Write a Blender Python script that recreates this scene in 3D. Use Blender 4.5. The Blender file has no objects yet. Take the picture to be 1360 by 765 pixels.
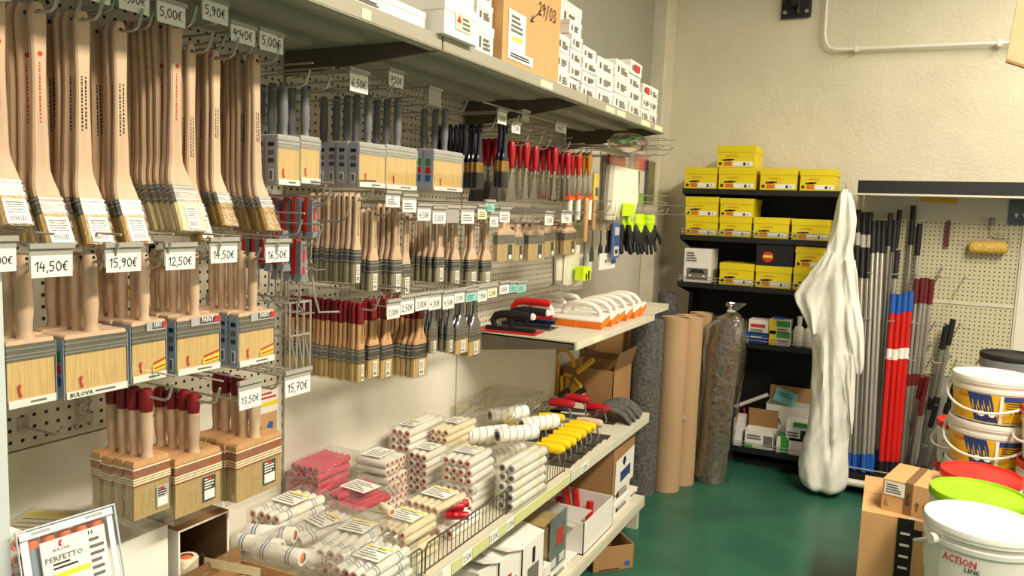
import bpy, math, random
from mathutils import Vector, Matrix
random.seed(7)
PI = math.pi
D = bpy.data
scene = bpy.context.scene
col = scene.collection

# ------------------------------------------------------------------ camera
FPX, CX, CY = 1010.0, 680.0, 382.5            # focal length and centre of the 1360x765 frame
CAM = Vector((1.59, 0.0, 1.60))
_down = Vector((325 - CX, 10200 - CY, FPX)).normalized()
_fwd = Vector((1200 - CX, 297 - CY, FPX)).normalized()
_fwd = (_fwd - _down * _fwd.dot(_down)).normalized()
_right = _down.cross(_fwd)
def _w(v):                                     # camera axes (right, down, forward) -> world
    return Vector((_right.dot(v), _fwd.dot(v), -_down.dot(v)))
cam_d = D.cameras.new('camera'); cam_d.sensor_width = 36; cam_d.lens = FPX / 1360 * 36
cam_d.clip_start = 0.02
cam = D.objects.new('camera', cam_d); col.objects.link(cam)
_c0, _c1, _c2 = _w(Vector((1, 0, 0))), _w(Vector((0, -1, 0))), _w(Vector((0, 0, -1)))
cam.matrix_world = Matrix(((_c0.x, _c1.x, _c2.x, CAM.x), (_c0.y, _c1.y, _c2.y, CAM.y), (_c0.z, _c1.z, _c2.z, CAM.z), (0, 0, 0, 1)))
scene.camera = cam
def P(px, py, x=None, y=None, z=None):         # the point where a pixel's ray meets a plane of the room
    d = _w(Vector(((px - CX) / FPX, (py - CY) / FPX, 1)))
    t = (x - CAM.x) / d.x if x is not None else (y - CAM.y) / d.y if y is not None else (z - CAM.z) / d.z
    return CAM + d * t

# ------------------------------------------------------------------ world, lights, exposure
wd = D.worlds.new('World'); scene.world = wd; wd.use_nodes = True
wd.node_tree.nodes['Background'].inputs[0].default_value = (1.0, 0.97, 0.92, 1)
wd.node_tree.nodes['Background'].inputs[1].default_value = 0.26
scene.view_settings.view_transform = 'Standard'
scene.view_settings.look = 'None'
scene.view_settings.gamma = 1
scene.view_settings.use_curve_mapping = False
scene.view_settings.exposure = 0.42
scene.cycles.transparent_max_bounces = 20
LAMPS = [(2.90, 0.9, 3.60), (2.90, 2.5, 3.60), (2.80, 4.0, 3.60)]
for i, p in enumerate(LAMPS):
    l = D.lights.new('tube_light', 'AREA'); l.shape = 'RECTANGLE'; l.size = 0.35; l.size_y = 1.5
    l.energy = (120, 78, 34)[i]; l.color = (1.0, 0.90, 0.73)
    o = D.objects.new('tube_light', l); col.objects.link(o); o.location = (p[0], p[1], p[2] - 0.07)

# ------------------------------------------------------------------ materials
def S(r, g, b):
    f = lambda c: (c / 255 / 12.92) if c / 255 <= 0.04045 else ((c / 255 + 0.055) / 1.055) ** 2.4
    return (f(r), f(g), f(b))
MATS = {}
def M(name, rgb=None, rough=0.5, metal=0.0, var=0.10, scale=12.0, stretch=(1, 1, 1), bump=0.0, spec=0.5, jitter=0.0, emit=0):
    if name in MATS: return MATS[name]
    m = D.materials.new(name); m.use_nodes = True; MATS[name] = m
    nt = m.node_tree; N = nt.nodes; L = nt.links; b = N['Principled BSDF']
    c = S(*rgb)
    b.inputs['Roughness'].default_value = rough; b.inputs['Metallic'].default_value = metal
    b.inputs['Specular IOR Level'].default_value = spec
    tc = N.new('ShaderNodeTexCoord'); mp = N.new('ShaderNodeMapping'); mp.inputs['Scale'].default_value = stretch
    nz = N.new('ShaderNodeTexNoise'); nz.inputs['Scale'].default_value = scale; nz.inputs['Detail'].default_value = 4
    L.new(tc.outputs['Object'], mp.inputs[0]); L.new(mp.outputs[0], nz.inputs['Vector'])
    rp = N.new('ShaderNodeValToRGB')
    rp.color_ramp.elements[0].position = 0.3; rp.color_ramp.elements[1].position = 0.7
    rp.color_ramp.elements[0].color = tuple(x * (1 - var) for x in c) + (1,)
    rp.color_ramp.elements[1].color = tuple(min(1, x * (1 + var)) for x in c) + (1,)
    L.new(nz.outputs[0], rp.inputs[0])
    out = rp.outputs[0]
    if jitter:
        oi = N.new('ShaderNodeObjectInfo'); mr = N.new('ShaderNodeMapRange')
        mr.inputs[3].default_value = 1 - jitter; mr.inputs[4].default_value = 1 + jitter
        hv = N.new('ShaderNodeHueSaturation')
        L.new(oi.outputs['Random'], mr.inputs[0]); L.new(mr.outputs[0], hv.inputs['Value']); L.new(out, hv.inputs['Color']); out = hv.outputs[0]
    L.new(out, b.inputs['Base Color'])
    if bump:
        bp = N.new('ShaderNodeBump'); bp.inputs['Strength'].default_value = bump; bp.inputs['Distance'].default_value = 0.01
        L.new(nz.outputs[0], bp.inputs['Height']); L.new(bp.outputs[0], b.inputs['Normal'])
    if emit:
        b.inputs['Emission Color'].default_value = c + (1,); b.inputs['Emission Strength'].default_value = emit
    return m
def clear_mat(name, tint=(1, 1, 1), base=0.05, edge=0.45, rough=0.12, bump=0.25, scale=60, milky=0.0):
    m = D.materials.new(name); m.use_nodes = True; MATS[name] = m
    nt = m.node_tree; N = nt.nodes; L = nt.links; N.remove(N['Principled BSDF'])
    o = N['Material Output']; t = N.new('ShaderNodeBsdfTransparent'); t.inputs[0].default_value = tuple(tint) + (1,)
    g = N.new('ShaderNodeBsdfGlossy'); g.inputs['Roughness'].default_value = rough; g.inputs[0].default_value = (0.95, 0.95, 0.95, 1)
    lw = N.new('ShaderNodeLayerWeight'); lw.inputs[0].default_value = 0.25
    mr = N.new('ShaderNodeMapRange'); mr.inputs[3].default_value = base; mr.inputs[4].default_value = edge
    nz = N.new('ShaderNodeTexNoise'); nz.inputs['Scale'].default_value = scale; nz.inputs['Detail'].default_value = 3
    tc = N.new('ShaderNodeTexCoord'); bp = N.new('ShaderNodeBump'); bp.inputs['Strength'].default_value = bump; bp.inputs['Distance'].default_value = 0.01
    L.new(tc.outputs['Object'], nz.inputs['Vector']); L.new(nz.outputs[0], bp.inputs['Height']); L.new(bp.outputs[0], g.inputs['Normal'])
    mx = N.new('ShaderNodeMixShader'); L.new(lw.outputs['Facing'], mr.inputs[0]); L.new(mr.outputs[0], mx.inputs[0])
    L.new(t.outputs[0], mx.inputs[1]); L.new(g.outputs[0], mx.inputs[2]); sh = mx.outputs[0]
    if milky:
        df = N.new('ShaderNodeBsdfDiffuse'); df.inputs[0].default_value = (0.85, 0.85, 0.83, 1)
        m2 = N.new('ShaderNodeMixShader'); m2.inputs[0].default_value = milky
        L.new(sh, m2.inputs[1]); L.new(df.outputs[0], m2.inputs[2]); sh = m2.outputs[0]
    L.new(sh, o.inputs[0]); return m
def pegboard_mat(name, rgb, pitch, hole, axis):
    m = D.materials.new(name); m.use_nodes = True; MATS[name] = m
    nt = m.node_tree; N = nt.nodes; L = nt.links; b = N['Principled BSDF']; b.inputs['Roughness'].default_value = 0.55
    tc = N.new('ShaderNodeTexCoord'); sx = N.new('ShaderNodeSeparateXYZ'); L.new(tc.outputs['Object'], sx.inputs[0])
    def mth(op, a, v=None):
        n = N.new('ShaderNodeMath'); n.operation = op
        if isinstance(a, (int, float)): n.inputs[0].default_value = a
        else: L.new(a, n.inputs[0])
        if v is not None:
            if isinstance(v, (int, float)): n.inputs[1].default_value = v
            else: L.new(v, n.inputs[1])
        return n.outputs[0]
    def cell(o): return mth('SUBTRACT', mth('FRACT', mth('DIVIDE', o, pitch)), 0.5)
    u = cell(sx.outputs[axis]); v = cell(sx.outputs[2])
    d = mth('SQRT', mth('ADD', mth('MULTIPLY', u, u), mth('MULTIPLY', v, v)))
    k = mth('LESS_THAN', d, hole / pitch)
    mx = N.new('ShaderNodeMix'); mx.data_type = 'RGBA'; c = S(*rgb)
    mx.inputs[6].default_value = c + (1,); mx.inputs[7].default_value = (0.012, 0.011, 0.01, 1)
    L.new(k, mx.inputs[0]); L.new(mx.outputs[2], b.inputs['Base Color'])
    bp = N.new('ShaderNodeBump'); bp.invert = True; bp.inputs['Strength'].default_value = 0.5; bp.inputs['Distance'].default_value = 0.004
    L.new(k, bp.inputs['Height']); L.new(bp.outputs[0], b.inputs['Normal'])
    return m

M('wall_cream', (222, 214, 192), 0.75, var=0.05, scale=2.2, bump=0.0)
def wall_relief(m):
    nt = m.node_tree; N = nt.nodes; L = nt.links; b = N['Principled BSDF']
    tc = N.new('ShaderNodeTexCoord')
    n1 = N.new('ShaderNodeTexNoise'); n1.inputs['Scale'].default_value = 55; n1.inputs['Detail'].default_value = 5
    n2 = N.new('ShaderNodeTexNoise'); n2.inputs['Scale'].default_value = 7; n2.inputs['Detail'].default_value = 6
    ad = N.new('ShaderNodeMath'); ad.operation = 'MULTIPLY_ADD'; ad.inputs[1].default_value = 0.5
    L.new(tc.outputs['Object'], n1.inputs['Vector']); L.new(tc.outputs['Object'], n2.inputs['Vector'])
    L.new(n1.outputs[0], ad.inputs[0]); L.new(n2.outputs[0], ad.inputs[2])
    bp = N.new('ShaderNodeBump'); bp.inputs['Strength'].default_value = 0.45; bp.inputs['Distance'].default_value = 0.02
    L.new(ad.outputs[0], bp.inputs['Height']); L.new(bp.outputs[0], b.inputs['Normal'])
wall_relief(MATS['wall_cream'])
M('wall_white', (214, 208, 194), 0.7, var=0.05, scale=2.5)
M('wall_grey', (164, 163, 150), 0.8, var=0.03, scale=2)
M('floor_green', (44, 94, 75), 0.36, var=0.20, scale=3.2, bump=0.02, spec=0.4)
M('ceiling_white', (222, 218, 208), 0.8)
pegboard_mat('pegboard', (206, 198, 180), 0.025, 0.0042, 1)
pegboard_mat('pegboard_back', (200, 192, 160), 0.025, 0.0040, 0)
M('panel_white', (228, 222, 208), 0.45, var=0.04, scale=3)
M('shelf_paint', (214, 208, 188), 0.42, var=0.04, scale=6)
M('shelf_grey', (164, 159, 142), 0.45, var=0.05, scale=6)  # darkened to hold the top shelves' shade; uprights and hook bars share it
M('bracket_dark', (96, 88, 72), 0.55)
M('slot_dark', (40, 36, 30), 0.8)
M('post_pale', (206, 214, 212), 0.5, var=0.02)
M('black_metal', (22, 21, 20), 0.5, var=0.2)
M('black_matte', (17, 16, 16), 0.7)
M('wood_pale', (212, 180, 149), 0.55, var=0.10, scale=9, stretch=(6, 6, 0.8), jitter=0.07)
M('wood_mid', (206, 158, 110), 0.5, var=0.14, scale=9, stretch=(6, 6, 0.8), jitter=0.07)
M('wood_dark', (168, 112, 72), 0.5, var=0.14, scale=9, stretch=(6, 6, 0.8), jitter=0.05)
M('ferrule', (138, 134, 126), 0.34, 0.85, var=0.12, scale=30)
M('ferrule_dark', (112, 112, 110), 0.32, 0.8, var=0.1, scale=30)
M('ferrule_copper', (190, 116, 82), 0.35, 0.45, var=0.1, scale=30)
M('ferrule_gold', (190, 150, 78), 0.3, 0.85, var=0.1, scale=30)
M('bristle_natural', (196, 164, 104), 0.8, var=0.22, scale=60, stretch=(6, 6, 0.25), bump=0.4)
M('bristle_box', (222, 186, 120), 0.8, var=0.16, scale=60, stretch=(6, 6, 0.25), bump=0.4)
M('bristle_cream', (226, 210, 166), 0.8, var=0.12, scale=60, stretch=(6, 6, 0.25), bump=0.3)
M('bristle_olive', (168, 134, 72), 0.75, var=0.25, scale=60, stretch=(6, 6, 0.25), bump=0.4)
M('bristle_grey', (150, 142, 112), 0.8, var=0.22, scale=60, stretch=(6, 6, 0.25), bump=0.3)
M('bristle_black', (26, 25, 24), 0.6, var=0.3, scale=60, stretch=(6, 6, 0.25), bump=0.3)
M('paper_white', (240, 238, 230), 0.6, var=0.02)
M('paper_grey', (176, 176, 172), 0.6, var=0.03)
M('paper_dark', (72, 70, 70), 0.6)
M('paper_teal', (132, 206, 196), 0.6, var=0.03)
M('paper_yellow', (240, 216, 60), 0.6, var=0.03)
M('paper_cream', (238, 226, 190), 0.6, var=0.03)
M('paper_green', (206, 208, 144), 0.6, var=0.03)
M('ink', (26, 24, 30), 0.7)
M('ink_soft', (110, 106, 100), 0.8)
M('ink_red', (204, 48, 34), 0.6)
M('ink_green', (74, 128, 70), 0.6)
M('ink_orange', (226, 110, 40), 0.6)
M('ink_blue', (40, 96, 170), 0.6)
M('ink_white', (240, 240, 236), 0.6)
M('tag_holder', (168, 164, 156), 0.35, var=0.04)
M('wire', (190, 186, 178), 0.3, 0.55, var=0.05)
M('wire_dark', (112, 104, 92), 0.35, 0.6, var=0.05)
M('burgundy', (128, 16, 26), 0.28, var=0.1, jitter=0.08)
M('red_plastic', (206, 34, 30), 0.35, var=0.06)
M('crimson', (178, 14, 34), 0.4, var=0.08)
M('grey_plastic', (128, 132, 138), 0.4, var=0.05)
M('grey_handle', (116, 118, 120), 0.36, var=0.08)
M('sleeve_grey', (166, 171, 180), 0.4, var=0.04)
M('sleeve_blue', (156, 172, 190), 0.4, var=0.04)
M('navy_lacquer', (20, 24, 46), 0.15, var=0.1)
M('steel', (190, 188, 182), 0.26, 0.9, var=0.05)
M('steel_dark', (96, 98, 100), 0.35, 0.8, var=0.1)
M('amber', (196, 128, 24), 0.3)
M('orange_plastic', (236, 92, 24), 0.45)
M('orange_sponge', (248, 124, 26), 0.85, var=0.08, scale=90, bump=0.5)
M('white_plastic', (236, 232, 222), 0.4, var=0.02)
M('yellow_plastic', (246, 208, 16), 0.35, var=0.04)
M('yellow_paint', (222, 170, 20), 0.4, var=0.06)
M('neon', (206, 240, 20), 0.6, var=0.05)
M('black_rubber', (24, 25, 27), 0.55, var=0.3, scale=40, bump=0.2)
M('cloth_white', (238, 232, 214), 0.8, var=0.05, scale=40, bump=0.1)
M('coverall', (240, 239, 230), 0.6, var=0.03, scale=20, stretch=(1, 1, .55), bump=0.6)
M('cardboard', (206, 160, 106), 0.75, var=0.06, scale=4)
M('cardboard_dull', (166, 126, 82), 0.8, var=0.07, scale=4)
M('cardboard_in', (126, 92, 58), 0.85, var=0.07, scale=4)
M('tape_brown', (134, 96, 60), 0.3, var=0.06)
M('carton_white', (238, 234, 226), 0.6, var=0.03, scale=4)
M('carton_inner', (196, 190, 184), 0.7, var=0.04)
M('box_yellow', (228, 206, 16), 0.5, var=0.04, scale=4)
M('cardboard_roll', (188, 154, 116), 0.75, var=0.05, scale=4)
M('silver_handle', (150, 150, 150), 0.25, 0.8, var=0.15, scale=10)
M('felt', (92, 90, 88), 0.95, var=0.55, scale=70, bump=0.5)
M('felt_brown', (120, 104, 90), 0.95, var=0.5, scale=60, bump=0.5)
M('roller_white', (242, 238, 228), 0.85, var=0.04, scale=80, bump=0.25)
M('roller_cream', (240, 226, 190), 0.85, var=0.06, scale=80, bump=0.25)
M('roller_pink', (204, 50, 82), 0.85, var=0.12, scale=120, bump=0.5)
M('core_orange', (236, 122, 82), 0.5)
M('core_red', (214, 70, 56), 0.5)
M('core_grey', (96, 88, 86), 0.6)
M('hole_dark', (70, 22, 12), 0.8)
M('hole_black', (20, 18, 18), 0.8)
M('stripe_blue', (84, 108, 146), 0.85)
M('stripe_grey', (150, 148, 140), 0.85)
M('blue_plastic', (26, 84, 170), 0.4)
M('lid_red', (226, 46, 36), 0.4, var=0.06)
M('lid_green', (150, 206, 24), 0.4, var=0.06)
M('label_blue', (34, 62, 120), 0.5)
M('label_yellow', (232, 182, 34), 0.5)
M('aluminium', (196, 194, 188), 0.3, 0.85, var=0.05, scale=8)
M('pole_red', (206, 26, 22), 0.35, var=0.04)
M('maroon', (98, 26, 26), 0.45)
M('lambswool', (222, 184, 92), 0.95, var=0.2, scale=90, bump=0.8)
M('green_print', (60, 160, 66), 0.5)
M('tan_cloth', (206, 178, 136), 0.7)
clear_mat('clear_wrap', (0.96, 0.96, 0.95), base=0.055, edge=0.55, rough=0.13, bump=0.5, scale=40, milky=0.03)
M('blister_white', (216, 226, 240), 0.2, var=0.08, scale=20)
M('card_grey', (120, 124, 120), 0.4, var=0.25, scale=30)
clear_mat('clear_box', (0.95, 0.96, 0.96), base=0.04, edge=0.4, rough=0.05, bump=0.03, scale=20)
clear_mat('clear_bag', (0.90, 0.90, 0.88), base=0.14, edge=0.8, rough=0.10, bump=1.0, scale=16)
clear_mat('clear_sleeve', (0.97, 0.97, 0.96), base=0.015, edge=0.22, rough=0.25, bump=0.35, scale=45)

# ------------------------------------------------------------------ mesh building
class MB:
    def __init__(s): s.v = []; s.f = []
    def add(s, vs, fs):
        o = len(s.v); s.v += [tuple(v) for v in vs]; s.f += [tuple(i + o for i in f) for f in fs]; return s
    def box(s, x0, x1, y0, y1, z0, z1, mat=None):
        vs = [(x, y, z) for z in (z0, z1) for y in (y0, y1) for x in (x0, x1)]
        if mat: vs = [mat @ Vector(v) for v in vs]
        return s.add(vs, [(0, 2, 3, 1), (4, 5, 7, 6), (0, 1, 5, 4), (2, 6, 7, 3), (0, 4, 6, 2), (1, 3, 7, 5)])
    def cbox(s, x0, x1, y0, y1, z0, z1, c=0.004):        # box with chamfered vertical edges and top
        o = [(x0 + c, y0), (x1 - c, y0), (x1, y0 + c), (x1, y1 - c), (x1 - c, y1), (x0 + c, y1), (x0, y1 - c), (x0, y0 + c)]
        i = [(x0 + c, y0 + c), (x1 - c, y0 + c), (x1 - c, y0 + c), (x1 - c, y1 - c), (x1 - c, y1 - c), (x0 + c, y1 - c), (x0 + c, y1 - c), (x0 + c, y0 + c)]
        vs = [(a, b, z0) for a, b in o] + [(a, b, z1 - c) for a, b in o] + [(a, b, z1) for a, b in i]
        fs = [tuple(range(7, -1, -1)), tuple(range(16, 24))]
        for k in range(8):
            j = (k + 1) % 8; fs += [(k, j, 8 + j, 8 + k), (8 + k, 8 + j, 16 + j, 16 + k)]
        return s.add(vs, fs)
    def tube(s, pts, r, n=8, caps=True, closed=False):
        pts = [Vector(p) for p in pts]; k = len(pts)
        rs = r if isinstance(r, (list, tuple)) else [r] * k
        u = None; vs = []
        for i, p in enumerate(pts):
            if closed: t = pts[(i + 1) % k] - pts[i - 1]
            else: t = pts[min(i + 1, k - 1)] - pts[max(i - 1, 0)]
            t.normalize()
            if u is None: u = t.orthogonal().normalized()
            u = (u - t * u.dot(t)); u = u.normalized() if u.length > 1e-6 else t.orthogonal().normalized()
            w = t.cross(u)
            vs += [p + (u * math.cos(2 * PI * j / n) + w * math.sin(2 * PI * j / n)) * rs[i] for j in range(n)]
        fs = []
        for i in range(k if closed else k - 1):
            a, b = i * n, ((i + 1) % k) * n
            for j in range(n):
                q = (j + 1) % n; fs.append((a + j, a + q, b + q, b + j))
        if caps and not closed: fs += [tuple(range(n - 1, -1, -1)), tuple(range((k - 1) * n, k * n))]
        return s.add(vs, fs)
    def lathe(s, prof, n=16, sx=1, sy=1, c=(0, 0, 0), mat=None, caps=True):   # prof: (radius, z) pairs
        vs = []
        for r, z in prof:
            for j in range(n):
                a = 2 * PI * j / n; p = Vector((c[0] + r * sx * math.cos(a), c[1] + r * sy * math.sin(a), c[2] + z))
                vs.append(mat @ p if mat else p)
        fs = []
        for i in range(len(prof) - 1):
            for j in range(n):
                q = (j + 1) % n; fs.append((i * n + j, i * n + q, (i + 1) * n + q, (i + 1) * n + j))
        if caps:
            fs += [tuple(range(n - 1, -1, -1)), tuple(range((len(prof) - 1) * n, len(prof) * n))]
        return s.add(vs, fs)
    def strip(s, st):                                   # st: (x, y, z, ty, tz, width, thick), swept flat bar bending in the yz plane
        vs = []
        for (x, y, z, ty, tz, w, t) in st:
            ny, nz = tz, -ty; h, g = w / 2, t / 2; c = min(h, g) * 0.5
            for a, b in ((-h + c, -g), (h - c, -g), (h, -g + c), (h, g - c), (h - c, g), (-h + c, g), (-h, g - c), (-h, -g + c)):
                vs.append((x + a, y + b * ny, z + b * nz))
        fs = []
        for i in range(len(st) - 1):
            for j in range(8):
                q = (j + 1) % 8; fs.append((i * 8 + j, i * 8 + q, i * 8 + 8 + q, i * 8 + 8 + j))
        fs += [tuple(range(7, -1, -1)), tuple(range(len(st) * 8 - 8, len(st) * 8))]
        return s.add(vs, fs)
    def prism(s, out, y0, y1):                          # outline in xz, extruded along y
        n = len(out); vs = [(x, y0, z) for x, z in out] + [(x, y1, z) for x, z in out]
        fs = [tuple(range(n)), tuple(range(2 * n - 1, n - 1, -1))]
        fs += [(i, i + n, (i + 1) % n + n, (i + 1) % n) for i in range(n)]
        return s.add(vs, fs)
    def quad(s, a, b, c, d): return s.add([a, b, c, d], [(0, 1, 2, 3)])
    def xf(s, m): s.v = [tuple(m @ Vector(v)) for v in s.v]; return s
    def mesh(s, name, mat, smooth=40):
        me = D.meshes.new(name); me.from_pydata(s.v, [], s.f)
        import bmesh
        bm = bmesh.new(); bm.from_mesh(me); bmesh.ops.recalc_face_normals(bm, faces=bm.faces); bm.to_mesh(me); bm.free()
        me.materials.append(MATS[mat] if isinstance(mat, str) else mat)
        if smooth:
            me.polygons.foreach_set('use_smooth', [True] * len(me.polygons)); me.set_sharp_from_angle(angle=math.radians(smooth))
        return me

def link(name, me, parent=None, loc=None, rot=None):
    o = D.objects.new(name, me); col.objects.link(o)
    if loc is not None: o.location = loc
    if rot is not None: o.rotation_euler = rot
    if parent is not None: o.parent = parent
    return o
def tag(o, label, cat, group=None):
    o['label'] = ' '.join(label.split()[:14]); o['category'] = cat
    if group: o['group'] = group
    return o
def grow(spec, parent):                                # spec: (name, mesh, sub-parts)
    for e in spec:
        o = link(e[0], e[1], parent)
        if len(e) > 2: grow(e[2], o)
def thing(name, spec, label, cat, loc=(0, 0, 0), rot=(0, 0, 0), group=None, scale=None):
    """a mesh, or an Empty that parents the parts listed in spec"""
    o = link(name, None if isinstance(spec, list) else spec, None, loc, rot)
    if scale: o.scale = scale
    tag(o, label, cat, group)
    if isinstance(spec, list): grow(spec, o)
    return o
def struct(name, me, parent=None, loc=None):
    o = link(name, me, parent, loc)
    if parent is None: o['kind'] = 'structure'
    return o

# ------------------------------------------------------------------ writing
GL = {'0': [[(.3, 1), (.08, .75), (.05, .35), (.25, 0), (.5, .2), (.55, .65), (.3, 1)]],
      '1': [[(.05, .7), (.35, 1), (.25, 0)]],
      '2': [[(.05, .75), (.25, 1), (.5, .8), (.35, .45), (.05, .02), (.6, .05)]],
      '3': [[(.08, .9), (.35, 1), (.5, .78), (.22, .55), (.52, .32), (.35, .02), (.02, .1)]],
      '4': [[(.25, 1), (.02, .4), (.55, .42)], [(.45, .75), (.35, 0)]],
      '5': [[(.55, 1), (.15, .98), (.1, .58), (.4, .6), (.5, .3), (.3, .02), (.02, .08)]],
      '6': [[(.45, 1), (.15, .6), (.05, .25), (.25, 0), (.5, .2), (.35, .48), (.08, .3)]],
      '7': [[(.02, .95), (.55, 1), (.2, 0)], [(.1, .5), (.5, .52)]],
      '8': [[(.3,.52),(.1,.78),(.3,1),(.5,.78),(.3,.52),(.05,.25),(.3,0),(.55,.25),(.3,.52)]],
      '9': [[(.5, .8), (.25, 1), (.08, .75), (.25, .5), (.5, .8), (.42, .3), (.25, 0)]],
      ',': [[(.12, .1), (.02, -.2)]], '/': [[(.45, 1.1), (0, -.2)]],
      '€': [[(.55, .9), (.3, .98), (.1, .6), (.15, .15), (.45, .02)], [(-.02, .6), (.4, .62)], [(-.02, .4), (.38, .42)]],
      '>': [[(1.5, 1.0), (0, 0)], [(.35, .42), (0, 0), (.45, .05)]]}
def hand(txt, h, w=None, mat='ink', pen=0.1, y=0.0, name='lettering'):     # handwriting: pen strokes in the local xz plane, centred
    b = MB(); x = 0; segs = []
    for ch in txt:
        if ch == ' ': x += .5; continue
        for st in GL[ch]: segs.append([(x + a, c) for a, c in st])
        x += {',': .25, '1': .48}.get(ch, .7)
    k = h if w is None else min(h, w / max(x, .1))
    for st in segs:
        for (a, c), (a2, c2) in zip(st, st[1:]):
            d = math.hypot(a2 - a, c2 - c) or 1; nx, nz = -(c2 - c) / d * pen / 2, (a2 - a) / d * pen / 2
            q = [((u - x / 2) * k, y, (v - .5) * k) for u, v in ((a + nx, c + nz), (a - nx, c - nz), (a2 - nx, c2 - nz), (a2 + nx, c2 + nz))]
            b.quad(*q)
    return b.mesh(name, mat, 0)
_tx = {}
def type_mb(txt, h, w=None, shear=0.0):                # printed lettering, flat in the local xz plane, centred, facing -y
    key = (txt, shear)
    if key not in _tx:
        c = D.curves.new('type', 'FONT'); c.body = txt; c.size = 1; c.resolution_u = 1; c.offset = 0.018; c.shear = shear; c.align_x = 'CENTER'
        o = D.objects.new('type', c); me = D.meshes.new_from_object(o)
        vs = [tuple(v.co) for v in me.vertices]; fs = [tuple(p.vertices) for p in me.polygons]
        D.objects.remove(o); D.curves.remove(c); D.meshes.remove(me); _tx[key] = (vs, fs)
    vs, fs = _tx[key]
    x0, x1 = min(v[0] for v in vs), max(v[0] for v in vs)
    k = h / 0.72; kx = k if w is None else w / (x1 - x0)
    b = MB(); b.add([((v[0] - (x0 + x1) / 2) * kx, 0, (v[1] - .36) * k) for v in vs], fs); return b
def typed(txt, h, w=None, mat='ink', at=(0, 0, 0), shear=0.0, name='lettering'):
    b = type_mb(txt, h, w, shear); b.xf(Matrix.Translation(at)); return b.mesh(name, mat, 0)
def lines(x0, x1, z0, z1, n, y=0.0, mat='ink_soft', name='print', fill=0.45, seed=1):   # rows of print too small to read
    b = MB(); rr = random.Random(seed); st = (z1 - z0) / n
    for i in range(n):
        z = z1 - (i + .5) * st; e = x0 + (x1 - x0) * rr.uniform(.6, 1)
        b.quad((x0, y, z - st * fill / 2), (e, y, z - st * fill / 2), (e, y, z + st * fill / 2), (x0, y, z + st * fill / 2))
    return b.mesh(name, mat, 0)
def plate(x0, x1, z0, z1, y, mat, name='label', t=0.0006):
    return MB().box(x0, x1, y, y + t, z0, z1).mesh(name, mat, 0)
# ================================================================== the room
YB = 5.40                                                     # back wall
struct('floor', MB().box(-1.2, 5.1, -1.6, YB + .1, -.05, 0).mesh('floor', 'floor_green', 0))
struct('ceiling', MB().box(-1.2, 5.1, -1.6, YB + .1, 3.75, 3.85).mesh('ceiling', 'ceiling_white', 0))
wb = MB()                                                     # uneven plaster: a grid with slight swells
nx, nz = 80, 56
g = [[(0.0 + 5.0 * i / nx, YB - 0.002 * math.sin(i * .9 + j * .35) * math.sin(j * .7 - i * .2) - (0.004 if 34 < j < 36 else 0), 3.75 * j / nz) for i in range(nx + 1)] for j in range(nz + 1)]
wb.add([p for r in g for p in r], [(j * (nx + 1) + i, j * (nx + 1) + i + 1, (j + 1) * (nx + 1) + i + 1, (j + 1) * (nx + 1) + i) for j in range(nz) for i in range(nx)])
struct('wall_back', wb.mesh('wall_back', 'wall_cream'))
struct('wall_right', MB().box(5.0, 5.1, -1.6, YB, 0, 3.75).mesh('wall_right', 'wall_white', 0))
struct('wall_left', MB().box(-.12, -.035, -1.6, YB, 0, 3.75).mesh('wall_left', 'wall_white', 0))
struct('trim_1', MB().box(-.034, -.005, 3.0, 4.55, 2.06, 3.75).mesh('grey_board', 'wall_grey', 0))          # grey boarding above the gondola
struct('trim_2', MB().box(-.034, -.012, 4.555, 5.12, 2.06, 3.75).mesh('grey_board', 'wall_grey', 0))
struct('trim_3', MB().cbox(-.034, .066, 5.16, YB, 0, 3.75, .006).mesh('pilaster', 'wall_cream'))
for p in LAMPS:                                               # tube fittings above the aisle
    thing('ceiling_light', [('housing', MB().cbox(-.2, .2, -.8, .8, -.03, .1).mesh('housing', 'white_plastic')),
                            ('tube', MB().tube([(-.1, -.72, -.045), (-.1, .72, -.045)], .013).tube([(.1, -.72, -.045), (.1, .72, -.045)], .013).mesh('tube', 'white_plastic'))],
          'white twin tube ceiling light above the aisle', 'light', p, group='ceiling lights')
# conduit and bracket on the back wall
c = [P(1100, -30, y=YB - .045), P(1098, 0, y=YB - .045), P(1095, 45, y=YB - .045), P(1096.5, 56, y=YB - .045), P(1101, 63, y=YB - .045), P(1110, 66, y=YB - .045), P(1140, 65, y=YB - .045), P(1345, 56.5, y=YB - .045), P(1420, 54, y=YB - .045)]
cd = [('pipe', MB().tube(c, .012, 10).mesh('pipe', 'white_plastic'))]
for px, py in ((1138, 64.8), (1328, 57.2)):
    q = P(px, py, y=YB - .045); cd.append(('clip', MB().box(q.x - .012, q.x + .012, YB - .06, YB - .012, q.z - .018, q.z + .018).mesh('clip', 'white_plastic', 0)))
thing('conduit', cd, 'white electrical conduit bent across the plastered back wall', 'conduit')
a, b2 = P(1037, 26, y=YB - .02), P(1077, 22, y=YB - .02)
z0 = (a.z + b2.z) / 2; w = b2.x - a.x; xm = (a.x + b2.x) / 2
br = [('plate', MB().cbox(-w / 2, w / 2, -.012, .014, 0, .3, .012).mesh('plate', 'black_metal')),
      ('arm', MB().box(-.02, .02, -.09, -.012, .06, .3).mesh('arm', 'black_metal', 0)),
      ('rib', MB().box(.012, .026, -.05, -.012, .02, .3).mesh('rib', 'steel_dark', 0))]
for sx in (-1, 1): br.append(('bolt', MB().tube([(sx * w * .36, -.024, .035), (sx * w * .36, -.011, .035)], .013, 8).mesh('bolt', 'steel')))
thing('wall_bracket', br, 'black steel bracket bolted high on the back wall', 'bracket', (xm, YB - .02, z0))
a, b2 = P(1336, 82, y=3.2), P(1356, 0, y=3.2)
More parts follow.
